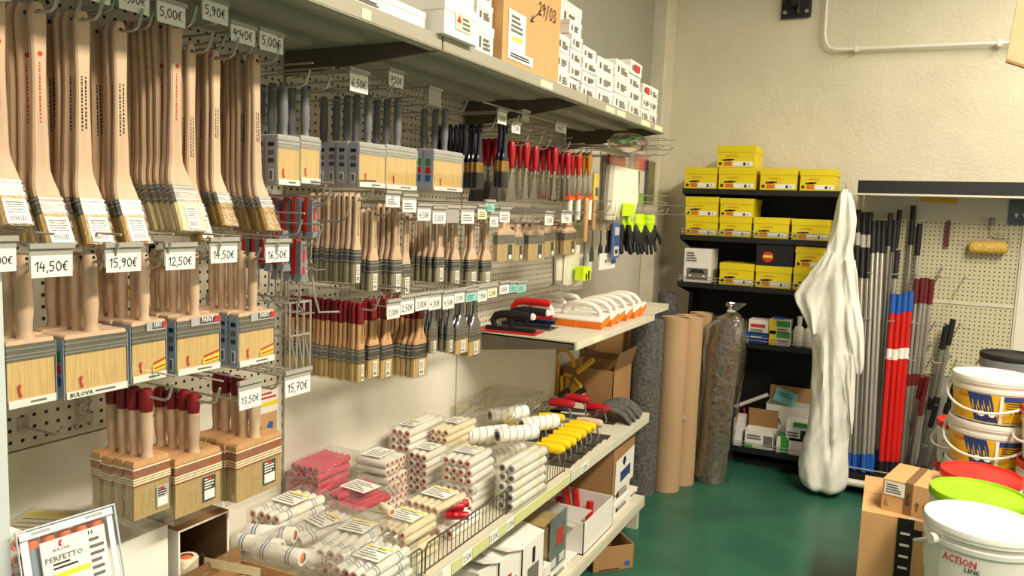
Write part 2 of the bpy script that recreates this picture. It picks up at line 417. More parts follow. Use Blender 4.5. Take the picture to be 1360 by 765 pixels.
hb = MB().prism([(a.x, a.z), (a.x + .12, a.z - .05), (b2.x + .16, b2.z + .12), (b2.x, b2.z + .12)], 3.2, 3.215)
hw = MB().tube([(b2.x + .05, 3.207, b2.z + .1), (b2.x + .05, 3.207, 3.75)], .002, 6)
thing('hanging_sign_board', [('board', hb.mesh('board', 'tan_cloth', 0)), ('edge_band', MB().prism([(a.x, a.z), (a.x + .12, a.z - .05), (a.x + .122, a.z - .041), (a.x + .001, a.z + .009)], 3.198, 3.217).mesh('band', 'cardboard_dull', 0)), ('cord', hw.mesh('cord', 'wire'))],
      'tilted tan board hanging from the ceiling on a cord', 'board')

# ================================================================== the gondola along the left wall
XF = 0.52                                                     # front line of its shelves
BAYS = [(.666, 1.655), (1.667, 2.644), (2.656, 3.672)]
BAYL = ['white pegboard gondola bay holding bent radiator brushes and block brushes', 'white pegboard gondola bay holding grey block brushes and flat brushes', 'white pegboard gondola bay with blue brushes, scrapers and float shelf']
for k, (y0, y1) in enumerate(BAYS):
    sp = [('pegboard', MB().box(-.02, 0, y0, y1, 1.07, 2.30).mesh('pegboard', 'pegboard', 0)),
          ('lower_panel', MB().box(-.02, -.001, y0, y1, .61, 1.066).mesh('lower_panel', 'panel_white', 0)),
          ('lower_panel', MB().box(-.02, -.001, y0, y1, .02, .606).mesh('lower_panel', 'panel_white', 0))]
    ys = [y0 - .006] + ([y1 + .006] if k == 2 else [])
    for yy in ys:
        sp.append(('upright', MB().box(-.034, -.006, yy - .02, yy + .02, 0, 2.30).mesh('upright', 'shelf_grey', 0)))
        sl = MB()
        for q in range(60): sl.box(-.0065, -.0052, yy - .002, yy + .002, .1 + q * .036, .118 + q * .036)
        sp.append(('slot_strip', sl.mesh('slot_strip', 'slot_dark', 0)))
    thing('gondola_bay', sp, BAYL[k], 'shelving')
thing('end_panel', MB().box(-.03, .39, .635, .6655, 0, 1.50).mesh('end_panel', 'post_pale', 0), 'pale blue-grey end panel closing off the gondola', 'panel')

def shelf(name, label, y0, y1, zt, fh, x0=0.004, ribs=True, strip_m='shelf_paint', labels=(), body='shelf_paint', bracket=True, planks=0, bd=.07):
    x1 = XF
    tr = MB().box(x0, x1, y0, y1, zt - .006, zt)
    sp = []
    if planks:                                                # plank deck laid along the shelf
        w = (x1 - x0) / planks
        for i in range(planks): sp.append(('plank', MB().box(x0 + i * w + .0012, x0 + (i + 1) * w - .0012, y0, y1, zt - .012, zt).mesh('plank', body, 0)))
    else: sp.append(('deck', tr.mesh('deck', body, 0)))
    sp.append(('fascia', MB().box(x1 - .004, x1 + .004, y0 + .001, y1 - .001, zt - fh, zt + .001).mesh('fascia', body, 0)))
    sp.append(('lip', MB().box(x1 - .03, x1 - .004, y0, y1, zt - fh, zt - fh + .004).mesh('lip', body, 0)))
    if ribs:
        for xr in (.17, .34):
            sp.append(('rib', MB().box(xr - .035, xr + .035, y0 + .03, y1 - .12, zt - .028, zt - .006).mesh('rib', body, 0)))
    if bracket:
        for yy, dy in ((y0, 1), (y1, -1)):
            out = [(x0, zt - bd), (x1 - .05, zt - fh - .002), (x1 - .006, zt - fh), (x1 - .006, zt - .006), (x0, zt - .006)]
            m = MB().prism(out, yy, yy + dy * .003)
            sp.append(('bracket', m.mesh('bracket', 'bracket_dark', 0)))
    if strip_m: sp.append(('price_strip', MB().box(x1 + .004, x1 + .0052, y0 + .004, y1 - .004, zt - fh + .003, zt - .008).mesh('price_strip', strip_m, 0)))
    o = thing(name, sp, label, 'shelf')
    for (ya, yb, m, txt) in labels:
        z0, z1 = zt - fh + .004, zt - .009
        l = link('price_label', MB().box(x1 + .0052, x1 + .0062, ya, yb, z0, z1).mesh('price_label', m, 0), o)
        if txt:
            t = hand(txt, (z1 - z0) * .62, (yb - ya) * .86, y=-.0004)
            e = link('lettering', t, l, (x1 + .0063, (ya + yb) / 2, (z0 + z1) / 2), (0, 0, PI / 2))
    return o
def lab(px0, px1, py, m, txt=None):
    return (P(px0, py, x=XF).y, P(px1, py, x=XF).y, m, txt)
TL = ['top gondola shelf carrying long white cartons above the radiator brushes', 'top gondola shelf carrying the big brown carton', 'top gondola shelf carrying rows of small white boxes']
tl = [[lab(478, 490, 22, 'paper_cream')], [lab(716, 732, 112, 'paper_cream')], [lab(803, 815, 145, 'paper_cream'), lab(818, 829, 150, 'paper_cream'), lab(850, 862, 162, 'paper_cream'), lab(868, 878, 170, 'paper_cream')]]
for k, (y0, y1) in enumerate(BAYS):
    shelf('gondola_shelf', TL[k], y0 - .004, y1 + .004, 2.027, .035, labels=tl[k], body='shelf_grey', strip_m='shelf_grey', bd=.11 if k == 2 else .075)  # top shelves in a darker tone: shade under them is put into the colour
BL = ['gondola base shelf heaped with striped paint roller packs', 'gondola base shelf with white roller packs behind the wire fence', 'gondola base shelf holding yellow handled trowels']
bl = [[], [lab(585, 597, 765, 'paper_white'), lab(597, 612, 750, 'paper_green'), lab(612, 625, 742, 'paper_white', '1,50€'), lab(625, 648, 730, 'paper_green'), lab(648, 660, 714, 'paper_white', '1,20€'), lab(660, 670, 706, 'paper_green'), lab(670, 681, 699, 'paper_white', '1,20€'), lab(682, 753, 660, 'paper_green')], [lab(770, 779, 625, 'paper_white', '2,00€')]]
for k, (y0, y1) in enumerate(BAYS):
    shelf('gondola_shelf', BL[k], y0 - .004, y1 + .004, .605, .047, ribs=False, labels=bl[k], bd=.09)
shelf('gondola_shelf', 'bottom gondola shelf under the wire fence, filled with white cartons', BAYS[1][0] - .004, BAYS[1][1] + .004, .17, .05, ribs=False, bd=.1)
_bs = shelf('gondola_shelf', 'bottom gondola shelf ending beside the dark felt roll', BAYS[2][0] - .004, BAYS[2][1] + .004, .17, .05, ribs=False, bd=.1)
link('foot', MB().box(.0, .50, 3.64, 3.672, 0, .115).mesh('foot', 'shelf_paint', 0), _bs)
shelf('gondola_shelf', 'plank topped gondola shelf carrying the plastering floats', BAYS[2][0] - .004, BAYS[2][1] + .004, 1.11, .032, planks=5, labels=[lab(787, 798, 452, 'paper_cream')], bd=.09)
thing('plastic_tray', [('base', MB().box(.12, .53, 3.60, 3.90, 1.111, 1.115).mesh('base', 'shelf_paint', 0)), ('end_lip', MB().box(.12, .53, 3.892, 3.90, 1.115, 1.14).mesh('end_lip', 'shelf_paint', 0)), ('side_lip', MB().box(.12, .127, 3.68, 3.892, 1.115, 1.14).mesh('side_lip', 'shelf_paint', 0))], 'shallow pale tray jutting past the float shelf end', 'tray')

# wire fence panels on the base shelf
def fence(y0, y1, label):
    h = .082; sp = []
    fr = MB().tube([(.505, y0, 0), (.505, y0, h - .012), (.505, y0 + .012, h), (.505, y1 - .012, h), (.505, y1, h - .012), (.505, y1, 0)], .0028, 6)
    sp.append(('frame', fr.mesh('frame', 'wire_dark')))
    sp.append(('rail', MB().tube([(.505, y0, .008), (.505, y1, .008)], .002, 6).mesh('rail', 'wire_dark')))
    n = 21; me = MB().tube([(.505, 0, .004), (.505, 0, h)], .0014, 5).mesh('bar', 'wire_dark')
    o = thing('wire_fence', sp, label, 'fence', (0, 0, .606))
    for i in range(1, n): link('bar', me, o, (0, y0 + (y1 - y0) * i / n, 0))
fence(1.12, 1.655, 'wire shelf fence beside the heap of striped rollers')
fence(1.672, 2.147, 'wire shelf fence in front of the cream roller packs')
fence(2.157, 2.632, 'wire shelf fence ending at the yellow trowel handles')

# ================================================================== peg hooks and price tags
def hook(Y, z, xt, label, group=None, up=.035, arm=None, double=True):
    sp = []
    b = MB().tube([(.002, 0, -.0), (xt - .012, 0, 0), (xt, 0, .006), (xt + .012, 0, up)], .0028, 6)
    sp.append(('prong', b.mesh('prong', 'wire')))
    sp.append(('back_plate', MB().box(.0005, .004, -.011, .011, -.010, .02).mesh('back_plate', 'wire', 0)))
    if double:
        b = MB().tube([(.002, .0, .045), (.06, .0, .05), (xt + .02, 0, .05)], .0022, 6)
        sp.append(('price_arm', b.mesh('price_arm', 'wire')))
    return thing('peg_hook', sp, label, 'hook', (0, Y, z), group=group)
def price_tag(l, t, r, b, x, txt, label, holder=.36, m='paper_white', tilt=0.0, group=None, lh=None, card=True, clear=False):
    """pixel box of the tag on the plane x: a plastic holder flap with a card in its lower part"""
    p0, p1 = P(l, (t + b) / 2, x=x), P(r, (t + b) / 2, x=x)
    q0, q1 = P((l + r) / 2, t, x=x), P((l + r) / 2, b, x=x)
    W = p1.y - p0.y; H = q0.z - q1.z; hc = H * (1 - holder)
    sp = [('holder', MB().box(-W / 2 - .002, W / 2 + .002, .001, .003, hc * .25, H - .004).box(-W / 2 - .003, W / 2 + .003, -.004, .004, H - .008, H).mesh('holder', 'clear_box' if clear else 'tag_holder', 0))]
    if card:
        le = hand(txt, hc * .52, W * .84, y=-.0006, pen=.11) if txt else None
        sub = []
        if le is not None:
            for v in le.vertices: v.co.z += hc * .5
            sub = [('lettering', le)]
        elif m != 'tag_holder': sub = [('print', lines(-W * .38, W * .38, hc * .2, hc * .8, 3, y=-.0006, seed=int(l)))]
        sp.append(('card', MB().box(-W / 2, W / 2, 0, .0009, 0, hc).mesh('card', m, 0), sub))
    return thing('price_tag', sp, label, 'price tag', (x, (p0.y + p1.y) / 2, q1.z), (tilt, 0, PI / 2), group)
# ================================================================== brushes
def smooth(a, b, t):
    t = max(0, min(1, (t - a) / (b - a))); return t * t * (3 - 2 * t)
def flat_brush(L, w0, wb, bl, fl, th, bend=0.0, wood='wood_pale', fer='ferrule', bri='bristle_natural', dip=None, dipl=.03, flare=.70,
               label=None, wrap=True, stamp=None, ribs=True, waist=.82, plabel='paper_white', zig=False):
    """hanging flat brush: handle up, bristles down, front towards -y; returns parts, height of the hanging hole"""
    Lh = L - bl - fl; sb = Lh * .80
    def at(s):
        y = z = 0.0; a = 0.0; n = 24; ds = s / n if s else 0; ty, tz = 0, -1
        for i in range(n):
            u = (i + .5) * ds; a = bend * smooth(sb, sb + .05, u); y -= math.sin(a) * ds; z -= math.cos(a) * ds
        a = bend * smooth(sb, sb + .05, s)
        return y, z, -math.sin(a), -math.cos(a)
    zb = at(L)[1]
    def hw(s):
        u = s / Lh
        w = w0 * (1 - (1 - waist) * math.sin(PI * min(1, u / flare)) ** 2 * (1 if u < flare else 0))
        w = w + (wb * .93 - w) * smooth(flare, 1.0, u)
        if s < .012: w *= .55 + .45 * math.sqrt(max(0, s / .012))
        return w
    def run(s0, s1, n, wf, t, dx=0):
        st = []
        for i in range(n + 1):
            s = s0 + (s1 - s0) * i / n; y, z, ty, tz = at(s); st.append((dx, y, z - zb, ty, tz, wf(s), t if not callable(t) else t(s)))
        return MB().strip(st)
    ht = lambda s: th * (.75 + .25 * smooth(0, .03, s)) * (1 if s < Lh * .5 else 1 + .25 * smooth(Lh * .6, Lh, s))
    sp = []
    h0 = 0
    if dip:
        sp.append(('dipped_tip', run(0, dipl, 6, hw, ht).mesh('dipped_tip', dip))); h0 = dipl
    hs = []
    if stamp:
        b = MB(); rr = random.Random(3)
        s0, s1, m = stamp
        for kx in ((-.05,) if m == 'ink_red' else (-.14, .10)):
            s = Lh * s0
            while s < Lh * s1:
                d = rr.uniform(.0015, .005); y, z, ty, tz = at(s); y2, z2, _, _ = at(s + d); o = -ht(s) / 2 - .0004
                b.quad(((kx - .05) * w0, y + o, z - zb), ((kx + .05) * w0, y + o, z - zb), ((kx + .05) * w0, y2 + o, z2 - zb), ((kx - .05) * w0, y2 + o, z2 - zb)); s += d + rr.uniform(.001, .003)
        hs.append(('stamp', b.mesh('stamp', m, 0)))
        if m == 'ink_red':
            y, z, _, _ = at(Lh * s0 - .014)
            hs.append(('stamp_mark', MB().tube([(0, y - ht(Lh * s0) / 2 - .0005, z - zb), (0, y - ht(Lh * s0) / 2, z - zb)], w0 * .15, 10).mesh('stamp_mark', 'ink_red')))
    hl = run(h0, Lh + .004, 18, hw, ht)
    hole = at(.014)
    hs.append(('hanging_hole', MB().tube([(0, -th * .46, hole[1] - zb), (0, th * .46, hole[1] - zb)], .0035, 8).mesh('hanging_hole', 'hole_black')))
    sp.append(('handle', hl.mesh('handle', wood), hs))
    f = run(Lh, Lh + fl, 3, lambda s: wb, th * 1.5)
    rb = MB()
    for q in (.15, .40, .85):
        st = []
        for d in (-.0013, .0013):
            y, z, ty, tz = at(Lh + fl * q + d); st.append((0, y, z - zb, ty, tz, wb + .0022, th * 1.5 + .0022))
        rb.strip(st)
    sp.append(('ferrule', f.mesh('ferrule', fer), [('rib', rb.mesh('rib', 'ferrule_gold' if fer == 'ferrule_gold' else 'steel'))] if ribs else []))
    bs = run(Lh + fl - .002, L, 4, lambda s: wb * (.96 + .05 * (s - Lh - fl) / bl), lambda s: th * (1.45 - .25 * smooth(L - .012, L, s)))
    sp.append(('bristles', bs.mesh('bristles', bri)))
    if label:
        l0, l1, lw = label; st = []
        b = MB()
        ya, za, ty, tz = at(Lh + fl + bl * l0); yb, zb2, _, _ = at(Lh + fl + bl * l1)
        ny, nz = tz, -ty; o = th * .74 + .0014
        def q(f0, f1, g0, g1, off):
            A = lambda g: (ya + (yb - ya) * g + ny * off, za + (zb2 - za) * g - zb + nz * off)
            (y0, z0), (y1, z1) = A(g0), A(g1)
            return [(f0 * wb, y1, z1), (f1 * wb, y1, z1), (f1 * wb, y0, z0), (f0 * wb, y0, z0)]
        b.quad(*q(-lw / 2, lw / 2, 0, 1, o))
        pr = MB()
        for i in range(5): pr.quad(*q(-lw * .38, lw * (.38 - .1 * (i % 2)), .12 + i * .1, .16 + i * .1, o + .0004))
        for i in range(7): pr.quad(*q(-lw * .34 + i * lw * .1, -lw * .34 + i * lw * .1 + lw * .05, .68, .9, o + .0004))
        sp.append(('paper_label', b.mesh('paper_label', plabel, 0), [('print', pr.mesh('print', 'ink_soft', 0))]))
    if wrap:
        wr = run(Lh + fl * .35, L + .004, 4, lambda s: wb * 1.06 + .003, th * 1.5 + .006)
        sp.append(('wrap', wr.mesh('wrap', 'clear_sleeve')))
    return sp, at(.014)[1] - zb

def hang(spec, px, pyh, pyb, x, n, dx, label, cat='paintbrush', name='paintbrush', group=None, jit=.004, tilt=.02, hk=None, hklabel=None, yaw=.05, gap=None, hole=None):
    """n copies of a hanging thing on one hook; the front one's hole is at pixel (px, pyh) on plane x and its foot at pyb"""
    sp, H = spec
    a, b = P(px, pyh, x=x), P(px + (pyb - pyh) * .0, pyb, x=x)
    k = (a.z - b.z) / H
    rr = random.Random(int(px * 7 + pyh))
    for i in range(n):
        o = thing(name, sp, (('outermost ' if i == 0 else 'inner ') if n > 1 else '') + label, cat, (x - i * dx - (gap if gap and i else 0), a.y + (rr.uniform(-jit, jit) if i else 0), a.z - H * k + (rr.uniform(-jit, jit) * .5 if i else 0)),
                  (rr.uniform(-tilt, tilt) * .5, rr.uniform(-tilt, tilt), PI / 2 + rr.uniform(-yaw, yaw)), group if n > 2 and i else None, (k, k, k))
    if hk: hook(a.y, a.z - .003, x + hk, hklabel or ('wire peg hook holding ' + label.split(' on ')[0].split(' under ')[0])[:90])
    return a

# ---- top row of the first bay: long bent radiator brushes
RA = flat_brush(.40, .028, .050, .052, .030, .0115, bend=.40, stamp=(.30, .60, 'ink_red'), label=(.12, .98, .8), flare=.80)
RB = flat_brush(.40, .028, .050, .052, .030, .0115, bend=.40, stamp=(.34, .62, 'ink'), label=(.1, .95, .7), flare=.80)
RC = flat_brush(.39, .024, .042, .052, .026, .0115, bend=.40, stamp=(.40, .60, 'ink'), label=None, bri='bristle_olive', flare=.82, wood='wood_pale')
RD = flat_brush(.40, .028, .058, .056, .034, .0115, bend=.40, stamp=(.32, .60, 'ink_red'), label=(.15, .95, .45), bri='bristle_cream', flare=.80)
RE = flat_brush(.40, .022, .032, .052, .026, .0115, bend=.40, stamp=(.45, .70, 'ink'), label=(.1, .95, .8), flare=.80)
A1 = [(RA, -8, 0, 298, 4, .018, 'bent radiator brush beside the end panel', 'pale bent radiator brushes beside the end panel'),
      (RA, 47, 14, 324, 8, .0175, 'bent radiator brush with red and green stamp beside the end panel brushes', 'red stamped radiator brushes'),
      (RB, 105, 25, 324, 8, .017, 'bent radiator brush with white label over the 15,90 price tag', 'white labelled radiator brushes'),
      (RB, 157, 40, 322, 5, .018, 'slim bent radiator brush with dark stamp between the white labelled and cream fans', 'dark stamped radiator brushes'),
      (RD, 229, 35, 306, 10, .0165, 'bent radiator brush with thick cream bristles, hung in a wide fan', 'cream bristled radiator brushes in a fan'),
      (RE, 251, 68, 318, 2, .018, 'narrow bent radiator brush between the cream and olive bristled ones', 'narrow radiator brushes'),
      (RC, 285, 76, 300, 5, .0165, 'bent radiator brush with olive bristles under the 4,40 price tag', 'olive bristled radiator brushes under 4,40'),
      (RC, 342, 81, 306, 9, .0165, 'bent radiator brush with olive bristles under the last 5,00 price tag', 'olive bristled radiator brushes under 5,00')]
for sp, px, ph, pb, n, dx, lb, gr in A1:
    hang(sp, px, ph, pb, .30, n, dx, lb, 'paintbrush', 'radiator_brush', gr, hk=.055, hklabel='wire hook through ' + gr.replace('under 5,00', 'beside the grey handled brushes'), gap=.012 if px in (47, 105) else None)
for l, t, r, b, x, tx, lb in [(121, -22, 146, 4, .36, None, 'blank white price tag above the first radiator brushes'), (158, -24, 198, 16, .36, '4,80€', 'cut off price tag reading 80 above the radiator brushes'), (209, 0, 246, 33, .36, '5,00€', 'price tag 5,00 above the cream bristled radiator brushes'),
                           (269, -2, 303, 30, .36, '5,90€', 'price tag 5,90 under the top shelf'), (307, 31, 339, 58, .36, '4,40€', 'price tag 4,40 above olive bristled brushes'), (345, 40, 376, 69, .36, '5,00€', 'price tag 5,00 beside the grey handled brushes')]:
    price_tag(l, t, r, b, x, tx, lb, holder=.12)
    p = P((l + r) / 2, t, x=x)
    hook(p.y, p.z - .045, x - .06, 'wire price arm of the ' + lb, up=.03)

# ---- block brushes: turned handle, wooden block, ferrule, square bristle head
def turned(h, r, top='round'):
    return [(r * .3, h), (r * .66, h - .0015), (r * .84, h - .006), (r * .90, h * .9), (r * .88, h * .72), (r * .97, h * .5), (r * 1.0, h * .36), (r * .84, h * .16), (r * .80, h * .10), (r * 1.02, .004), (r * 1.05, 0)]
def block_brush(W, Dp, hb, hf, hc, hh, hr, wood='wood_pale', fer='ferrule', bri='bristle_box', sleeve=None, strip=True, dip=None, bag=False, label=None, sticker=None, text=None, logo=True, handle_m=None, squares=False, clip=False, box=False):
    z1 = hb; z2 = hb + hf; z3 = z2 + hc; w = W / 2; d = Dp / 2
    sp = []
    pr = [(r, z3 - .004 + z) for r, z in turned(hh, hr)][::-1]
    if dip:
        cut = z3 + hh * .66
        lo = [q for q in pr if q[1] <= cut] + [(hr * .90, cut)]; up = [(hr * .80, cut)] + [q for q in pr if q[1] > cut]
        up = [(hr * .93, cut), (hr * .98, cut + hh * .03), (hr * 1.04, cut + hh * .10), (hr * 1.03, z3 + hh * .92), (hr * .8, z3 + hh * .98), (hr * .3, z3 + hh)]
        sp.append(('handle', MB().lathe(lo, 14).mesh('handle', handle_m or wood), [('dipped_tip', MB().lathe(up, 14).mesh('dipped_tip', dip)), ('hanging_hole', MB().tube([(0, -hr, z3 + hh * .9), (0, hr, z3 + hh * .9)], hr * .22, 8).mesh('hole', 'hole_black'))]))
    else:
        sp.append(('handle', MB().lathe(pr, 14).mesh('handle', handle_m or wood), [('hanging_hole', MB().tube([(0, -hr * .9, z3 + hh * .93), (0, hr * .9, z3 + hh * .93)], hr * .2, 8).mesh('hole', 'hole_black'))]))
    out = [(-w, z2), (w, z2), (w, z2 + hc * .6), (w * .95, z3), (-w * .95, z3), (-w, z2 + hc * .6)]
    sp.append(('block', MB().prism(out, -d * .94, d * .94).mesh('block', wood if not box else 'paper_grey', 30)))
    f = MB().box(-w - .0008, w + .0008, -d - .0008, d + .0008, z1 - .002, z2)
    rb = MB()
    for q in ((.10, .24, .38, .94) if 'copper' in fer else (.10, .34, .72)): rb.box(-w - .0020, w + .0020, -d - .0020, d + .0020, z1 + hf * q - .0013, z1 + hf * q + .0013)
    fs = [('rib', rb.mesh('rib', 'paper_cream' if 'copper' in fer else 'steel', 0))]
    if sticker:
        x0, x1 = sticker[0] * W, sticker[1] * W
        fs += [('sticker', MB().box(x0, x1, -d - .0034, -d - .0022, z1 + hf * .62, z2 + hc * .55).mesh('sticker', 'paper_grey', 0)),
              ('badge', MB().prism([(x0 + (x1 - x0) * .30, z1 + hf * .72), (x0 + (x1 - x0) * .98, z1 + hf * .72), (x1 + .001, z2 + hc * .45), (x0 + (x1 - x0) * .30, z2 + hc * .45)], -d - .0042, -d - .0034).mesh('badge', 'paper_dark', 0)),
              ('badge_stripe', MB().prism([(x0 + (x1 - x0) * .80, z1 + hf * .74), (x1 - .001, z1 + hf * .74), (x1 + .001, z2 + hc * .4), (x0 + (x1 - x0) * .86, z2 + hc * .4)], -d - .0046, -d - .0042).mesh('badge_stripe', 'ink_red', 0)),
              ('lettering', typed('PAINT', hf * .34, (x1 - x0) * .44, 'ink_white', (x0 + (x1 - x0) * .56, -d - .0048, z1 + hf * .98), .15))]
    sp.append(('ferrule', f.mesh('ferrule', fer, 0), fs))
    bb = MB().add([(x * k, y * k2, z) for z, k, k2 in ((0, 1.0, .96), (z1, .985, .97)) for x, y in ((-w, -d), (w, -d), (w, d), (-w, d))], [(3, 2, 1, 0), (4, 5, 6, 7), (0, 1, 5, 4), (1, 2, 6, 5), (2, 3, 7, 6), (3, 0, 4, 7)])
    sp.append(('bristles', bb.mesh('bristles', bri, 0)))
    if sleeve:                                                # printed card on both ends of the clear box
        for sgn in (-1, 1):
            x0, x1 = (-w - .0034, -w - .0024) if sgn < 0 else (w + .0024, w + .0034)
            sub = []
            if sgn < 0:
                pb = MB(); cols = [(.62, .80), (.42, .58), (.22, .38)] if squares else [(.80, .88), (.62, .72), (.46, .55)]
                mats = ['ink_green', 'ink_red', 'ink_blue'] if squares else ['ink', 'ink_soft', 'paper_dark']
                for (a, b), m in zip(cols, mats):
                    sub.append(('printed_patch', MB().box(x0 - .0006, x0, -d * .5, d * .5, (z2) * a, (z2) * b).mesh('patch', m, 0)))
                if not squares:
                    sub.append(('barcode_patch', MB().box(x0 - .0006, x0, -d * .4, d * .4, z2 * .08, z2 * .32).mesh('patch', 'paper_white', 0)))
                    sub.append(('printed_patch', MB().box(x0 - .0010, x0 - .0006, -d * .26, d * .26, z2 * .11, z2 * .29).mesh('patch', 'ink_soft', 0)))
            sp.append(('end_card', MB().box(x0, x1, -d, d, 0, z2).mesh('end_card', sleeve, 0), sub))
    if strip:
        sub = []
        if text: sub.append(('lettering', typed(text, .0075, W * .36, 'ink', (-W * .27, -d - .0030, .0065))))
        sub.append(('print', lines(W * -.05, W * .46, .003, .010, 1, -d - .0030, 'ink_soft')))
        sp.append(('bottom_strip', plate(-w, w, 0, .013, -d - .0024, 'paper_white', 'bottom_strip'), sub))
    if logo:
        q = MB().prism([(-W * .27 + .012 * u, .016 + .022 * v) for u, v in ((-.15, .5), (-.2, .85), (0, 1), (.25, .95), (.2, .75), (.1, .6), (.15, .35), (.35, .15), (.2, 0), (0, .1))], -d - .0018, -d - .0010)
        sp.append(('logo', q.mesh('logo', 'ink_red', 0)))
    if clip == 'yellow':
        sp.append(('promo_patch', MB().prism([(W * .08, .014), (W * .48, .020), (W * .48, .034), (W * .08, .026)], -d - .0020, -d - .0010).mesh('promo', 'paper_yellow', 0),
                   [('print', MB().prism([(W * .12, .029), (W * .48, .037), (W * .48, .040), (W * .12, .032)], -d - .0022, -d - .0010).prism([(W * .12, .019), (W * .46, .024), (W * .46, .027), (W * .12, .022)], -d - .0026, -d - .0021).mesh('print', 'ink_red', 0))]))
    if label:
        x0, x1, a, b, m = label
        sub = [('barcode', MB().box(x0 * W + .003, x1 * W - .003, -d - .0030, -d - .0026, z1 * (a + .05), z1 * (a + (b - a) * .45)).mesh('barcode', 'paper_white', 0)),
               ('print', lines(x0 * W + .003, x1 * W - .003, z1 * (a + (b - a) * .5), z1 * (b - .03), 4, -d - .0030, 'ink' if m == 'paper_grey' else 'paper_white')),
               ('printed_patch', MB().box((x0 + (x1 - x0) * .35) * W, (x0 + (x1 - x0) * .65) * W, -d - .0034, -d - .0030, z1 * (b - .12), z1 * (b - .04)).mesh('patch', 'ink_red', 0))]
        sp.append(('paper_label', plate(x0 * W, x1 * W, z1 * a, z1 * b, -d - .0026, m, 'paper_label'), sub))
    if bag:
        m = MB(); n = 7; rr = random.Random(4)
        ring = lambda z, k: [((w * k) * cx + rr.uniform(-.0015, .0015), (d * k) * cy + rr.uniform(-.0015, .0015), z) for cx, cy in ((-1, -1), (0, -1.02), (1, -1), (1.02, 0), (1, 1), (0, 1.02), (-1, 1), (-1.02, 0))]
        zs = [(-.012, 1.06), (.0, 1.09), (hb * .5, 1.07), (z1, 1.06), (z2 + .004, 1.05)]
        vs = [p for z, k in zs for p in ring(z, k)]
        m.add(vs, [(i * 8 + j, i * 8 + (j + 1) % 8, i * 8 + 8 + (j + 1) % 8, i * 8 + 8 + j) for i in range(len(zs) - 1) for j in range(8)])
        sp.append(('wrap', m.mesh('wrap', 'clear_wrap')))
    else:
        if sleeve: sp.append(('clear_box', MB().box(-w - .0016, w + .0016, -d - .0030, d + .0016, -.001, z2 + .001).mesh('clear_box', 'clear_box', 0)))
    return sp, z3 - .004 + hh * .93

def blocks(kw, l, r, pt, pb, ph, x, n, dx, label, name, group, hk=.05, tilt=.02, hklabel=None, Dp=.030, hfk=.24, hr=.0135, hck=.07):
    """block brushes whose front face fills pixels l..r by pt..pb on the plane x and whose handle ends at ph"""
    pm = (pt + pb) / 2; y0, y1 = P(l, pm, x=x).y, P(r, pm, x=x).y; xm = (l + r) / 2
    z0, z1, z2 = P(xm, pb, x=x).z, P(xm, pt, x=x).z, P(xm - 9, ph, x=x - Dp / 2).z
    W = y1 - y0; hz = z1 - z0; hc = hz * hck
    sp, H = block_brush(W, Dp, hz * (1 - hfk), hz * hfk, hc, z2 - z1 - hc + .004, hr, **kw); rr = random.Random(int(l * 3))
    for i in range(n):
        thing(name, sp, (('outermost ' if i == 0 else 'inner ') if n > 1 else '') + label, 'paintbrush', (x - Dp / 2 - i * dx, (y0 + y1) / 2 + (rr.uniform(-.003, .003) if i else 0), z0 + (rr.uniform(-.002, .003) if i else 0)),
              (0, rr.uniform(-tilt, tilt) if i else 0, PI / 2 + rr.uniform(-.03, .03)), group if n > 2 and i else None)
    if hk: hook((y0 + y1) / 2, z0 + H - .003, x + hk, hklabel or 'wire peg hook holding the ' + label[:60])
dpx = .345
BS = dict(sleeve='sleeve_blue')
blocks(dict(BS, squares=True), 9, 73, 456, 538, 338, dpx, 3, .034, 'wide boxed block brush with turned handle beside the end panel', 'block_brush', 'wide boxed block brushes by the end panel')
blocks(dict(BS, squares=True, text='BULOVA'), 87, 168, 446, 523, 337, dpx, 4, .034, 'wide boxed block brush with coloured squares on its end card', 'block_brush', 'wide boxed block brushes with coloured squares')
blocks(dict(BS, sticker=(-.1, .48), clip='yellow'), 175, 220, 431, 505, 335, dpx, 5, .0295, 'boxed block brush, narrowest in its row', 'block_brush', 'narrowest boxed block brushes', Dp=.0265, hfk=.3, hr=.0108)
blocks(dict(BS, sticker=(-.2, .48), clip='yellow'), 236, 291, 424, 494, 335, dpx, 5, .0295, 'boxed block brush between the narrowest ones and the basket ones', 'block_brush', 'boxed block brushes in the middle of the row', Dp=.0265, hfk=.3, hr=.0108)
blocks(dict(BS, sticker=(-.2, .48), clip='yellow'), 317, 364, 418, 483, 335, dpx, 5, .0295, 'boxed block brush next to the wire basket', 'block_brush', 'boxed block brushes next to the wire basket', Dp=.0265, hfk=.3, hr=.0108)
# pairs of loose handles seen behind the front row
for l, t, r, b, x, tx, lb in [(-20, 313, 21, 361, .41, '9,00€', 'cut off price tag beside the pale end panel'), (41, 323, 96, 368, .41, '14,50€', 'tilted price tag 14,50 over wide boxed block brushes'), (141, 322, 187, 361, .40, '15,90€', 'price tag 15,90 over the narrowest boxed block brushes'), (220, 322, 259, 358, .40, '12,50€', 'price tag 12,50 between two other tags over boxed brushes'),
                           (280, 315, 315, 349, .40, '14,50€', 'price tag 14,50 next to the grey and red scrapers'), (353, 317, 384, 348, .40, '16,50€', 'price tag 16,50 in front of the grey and red scrapers')]:
    price_tag(l, t, r, b, x, tx, lb)
    p = P((l + r) / 2, t, x=x); hook(p.y, p.z - .052, x - .06, 'wire peg hook behind the ' + lb, up=.03)

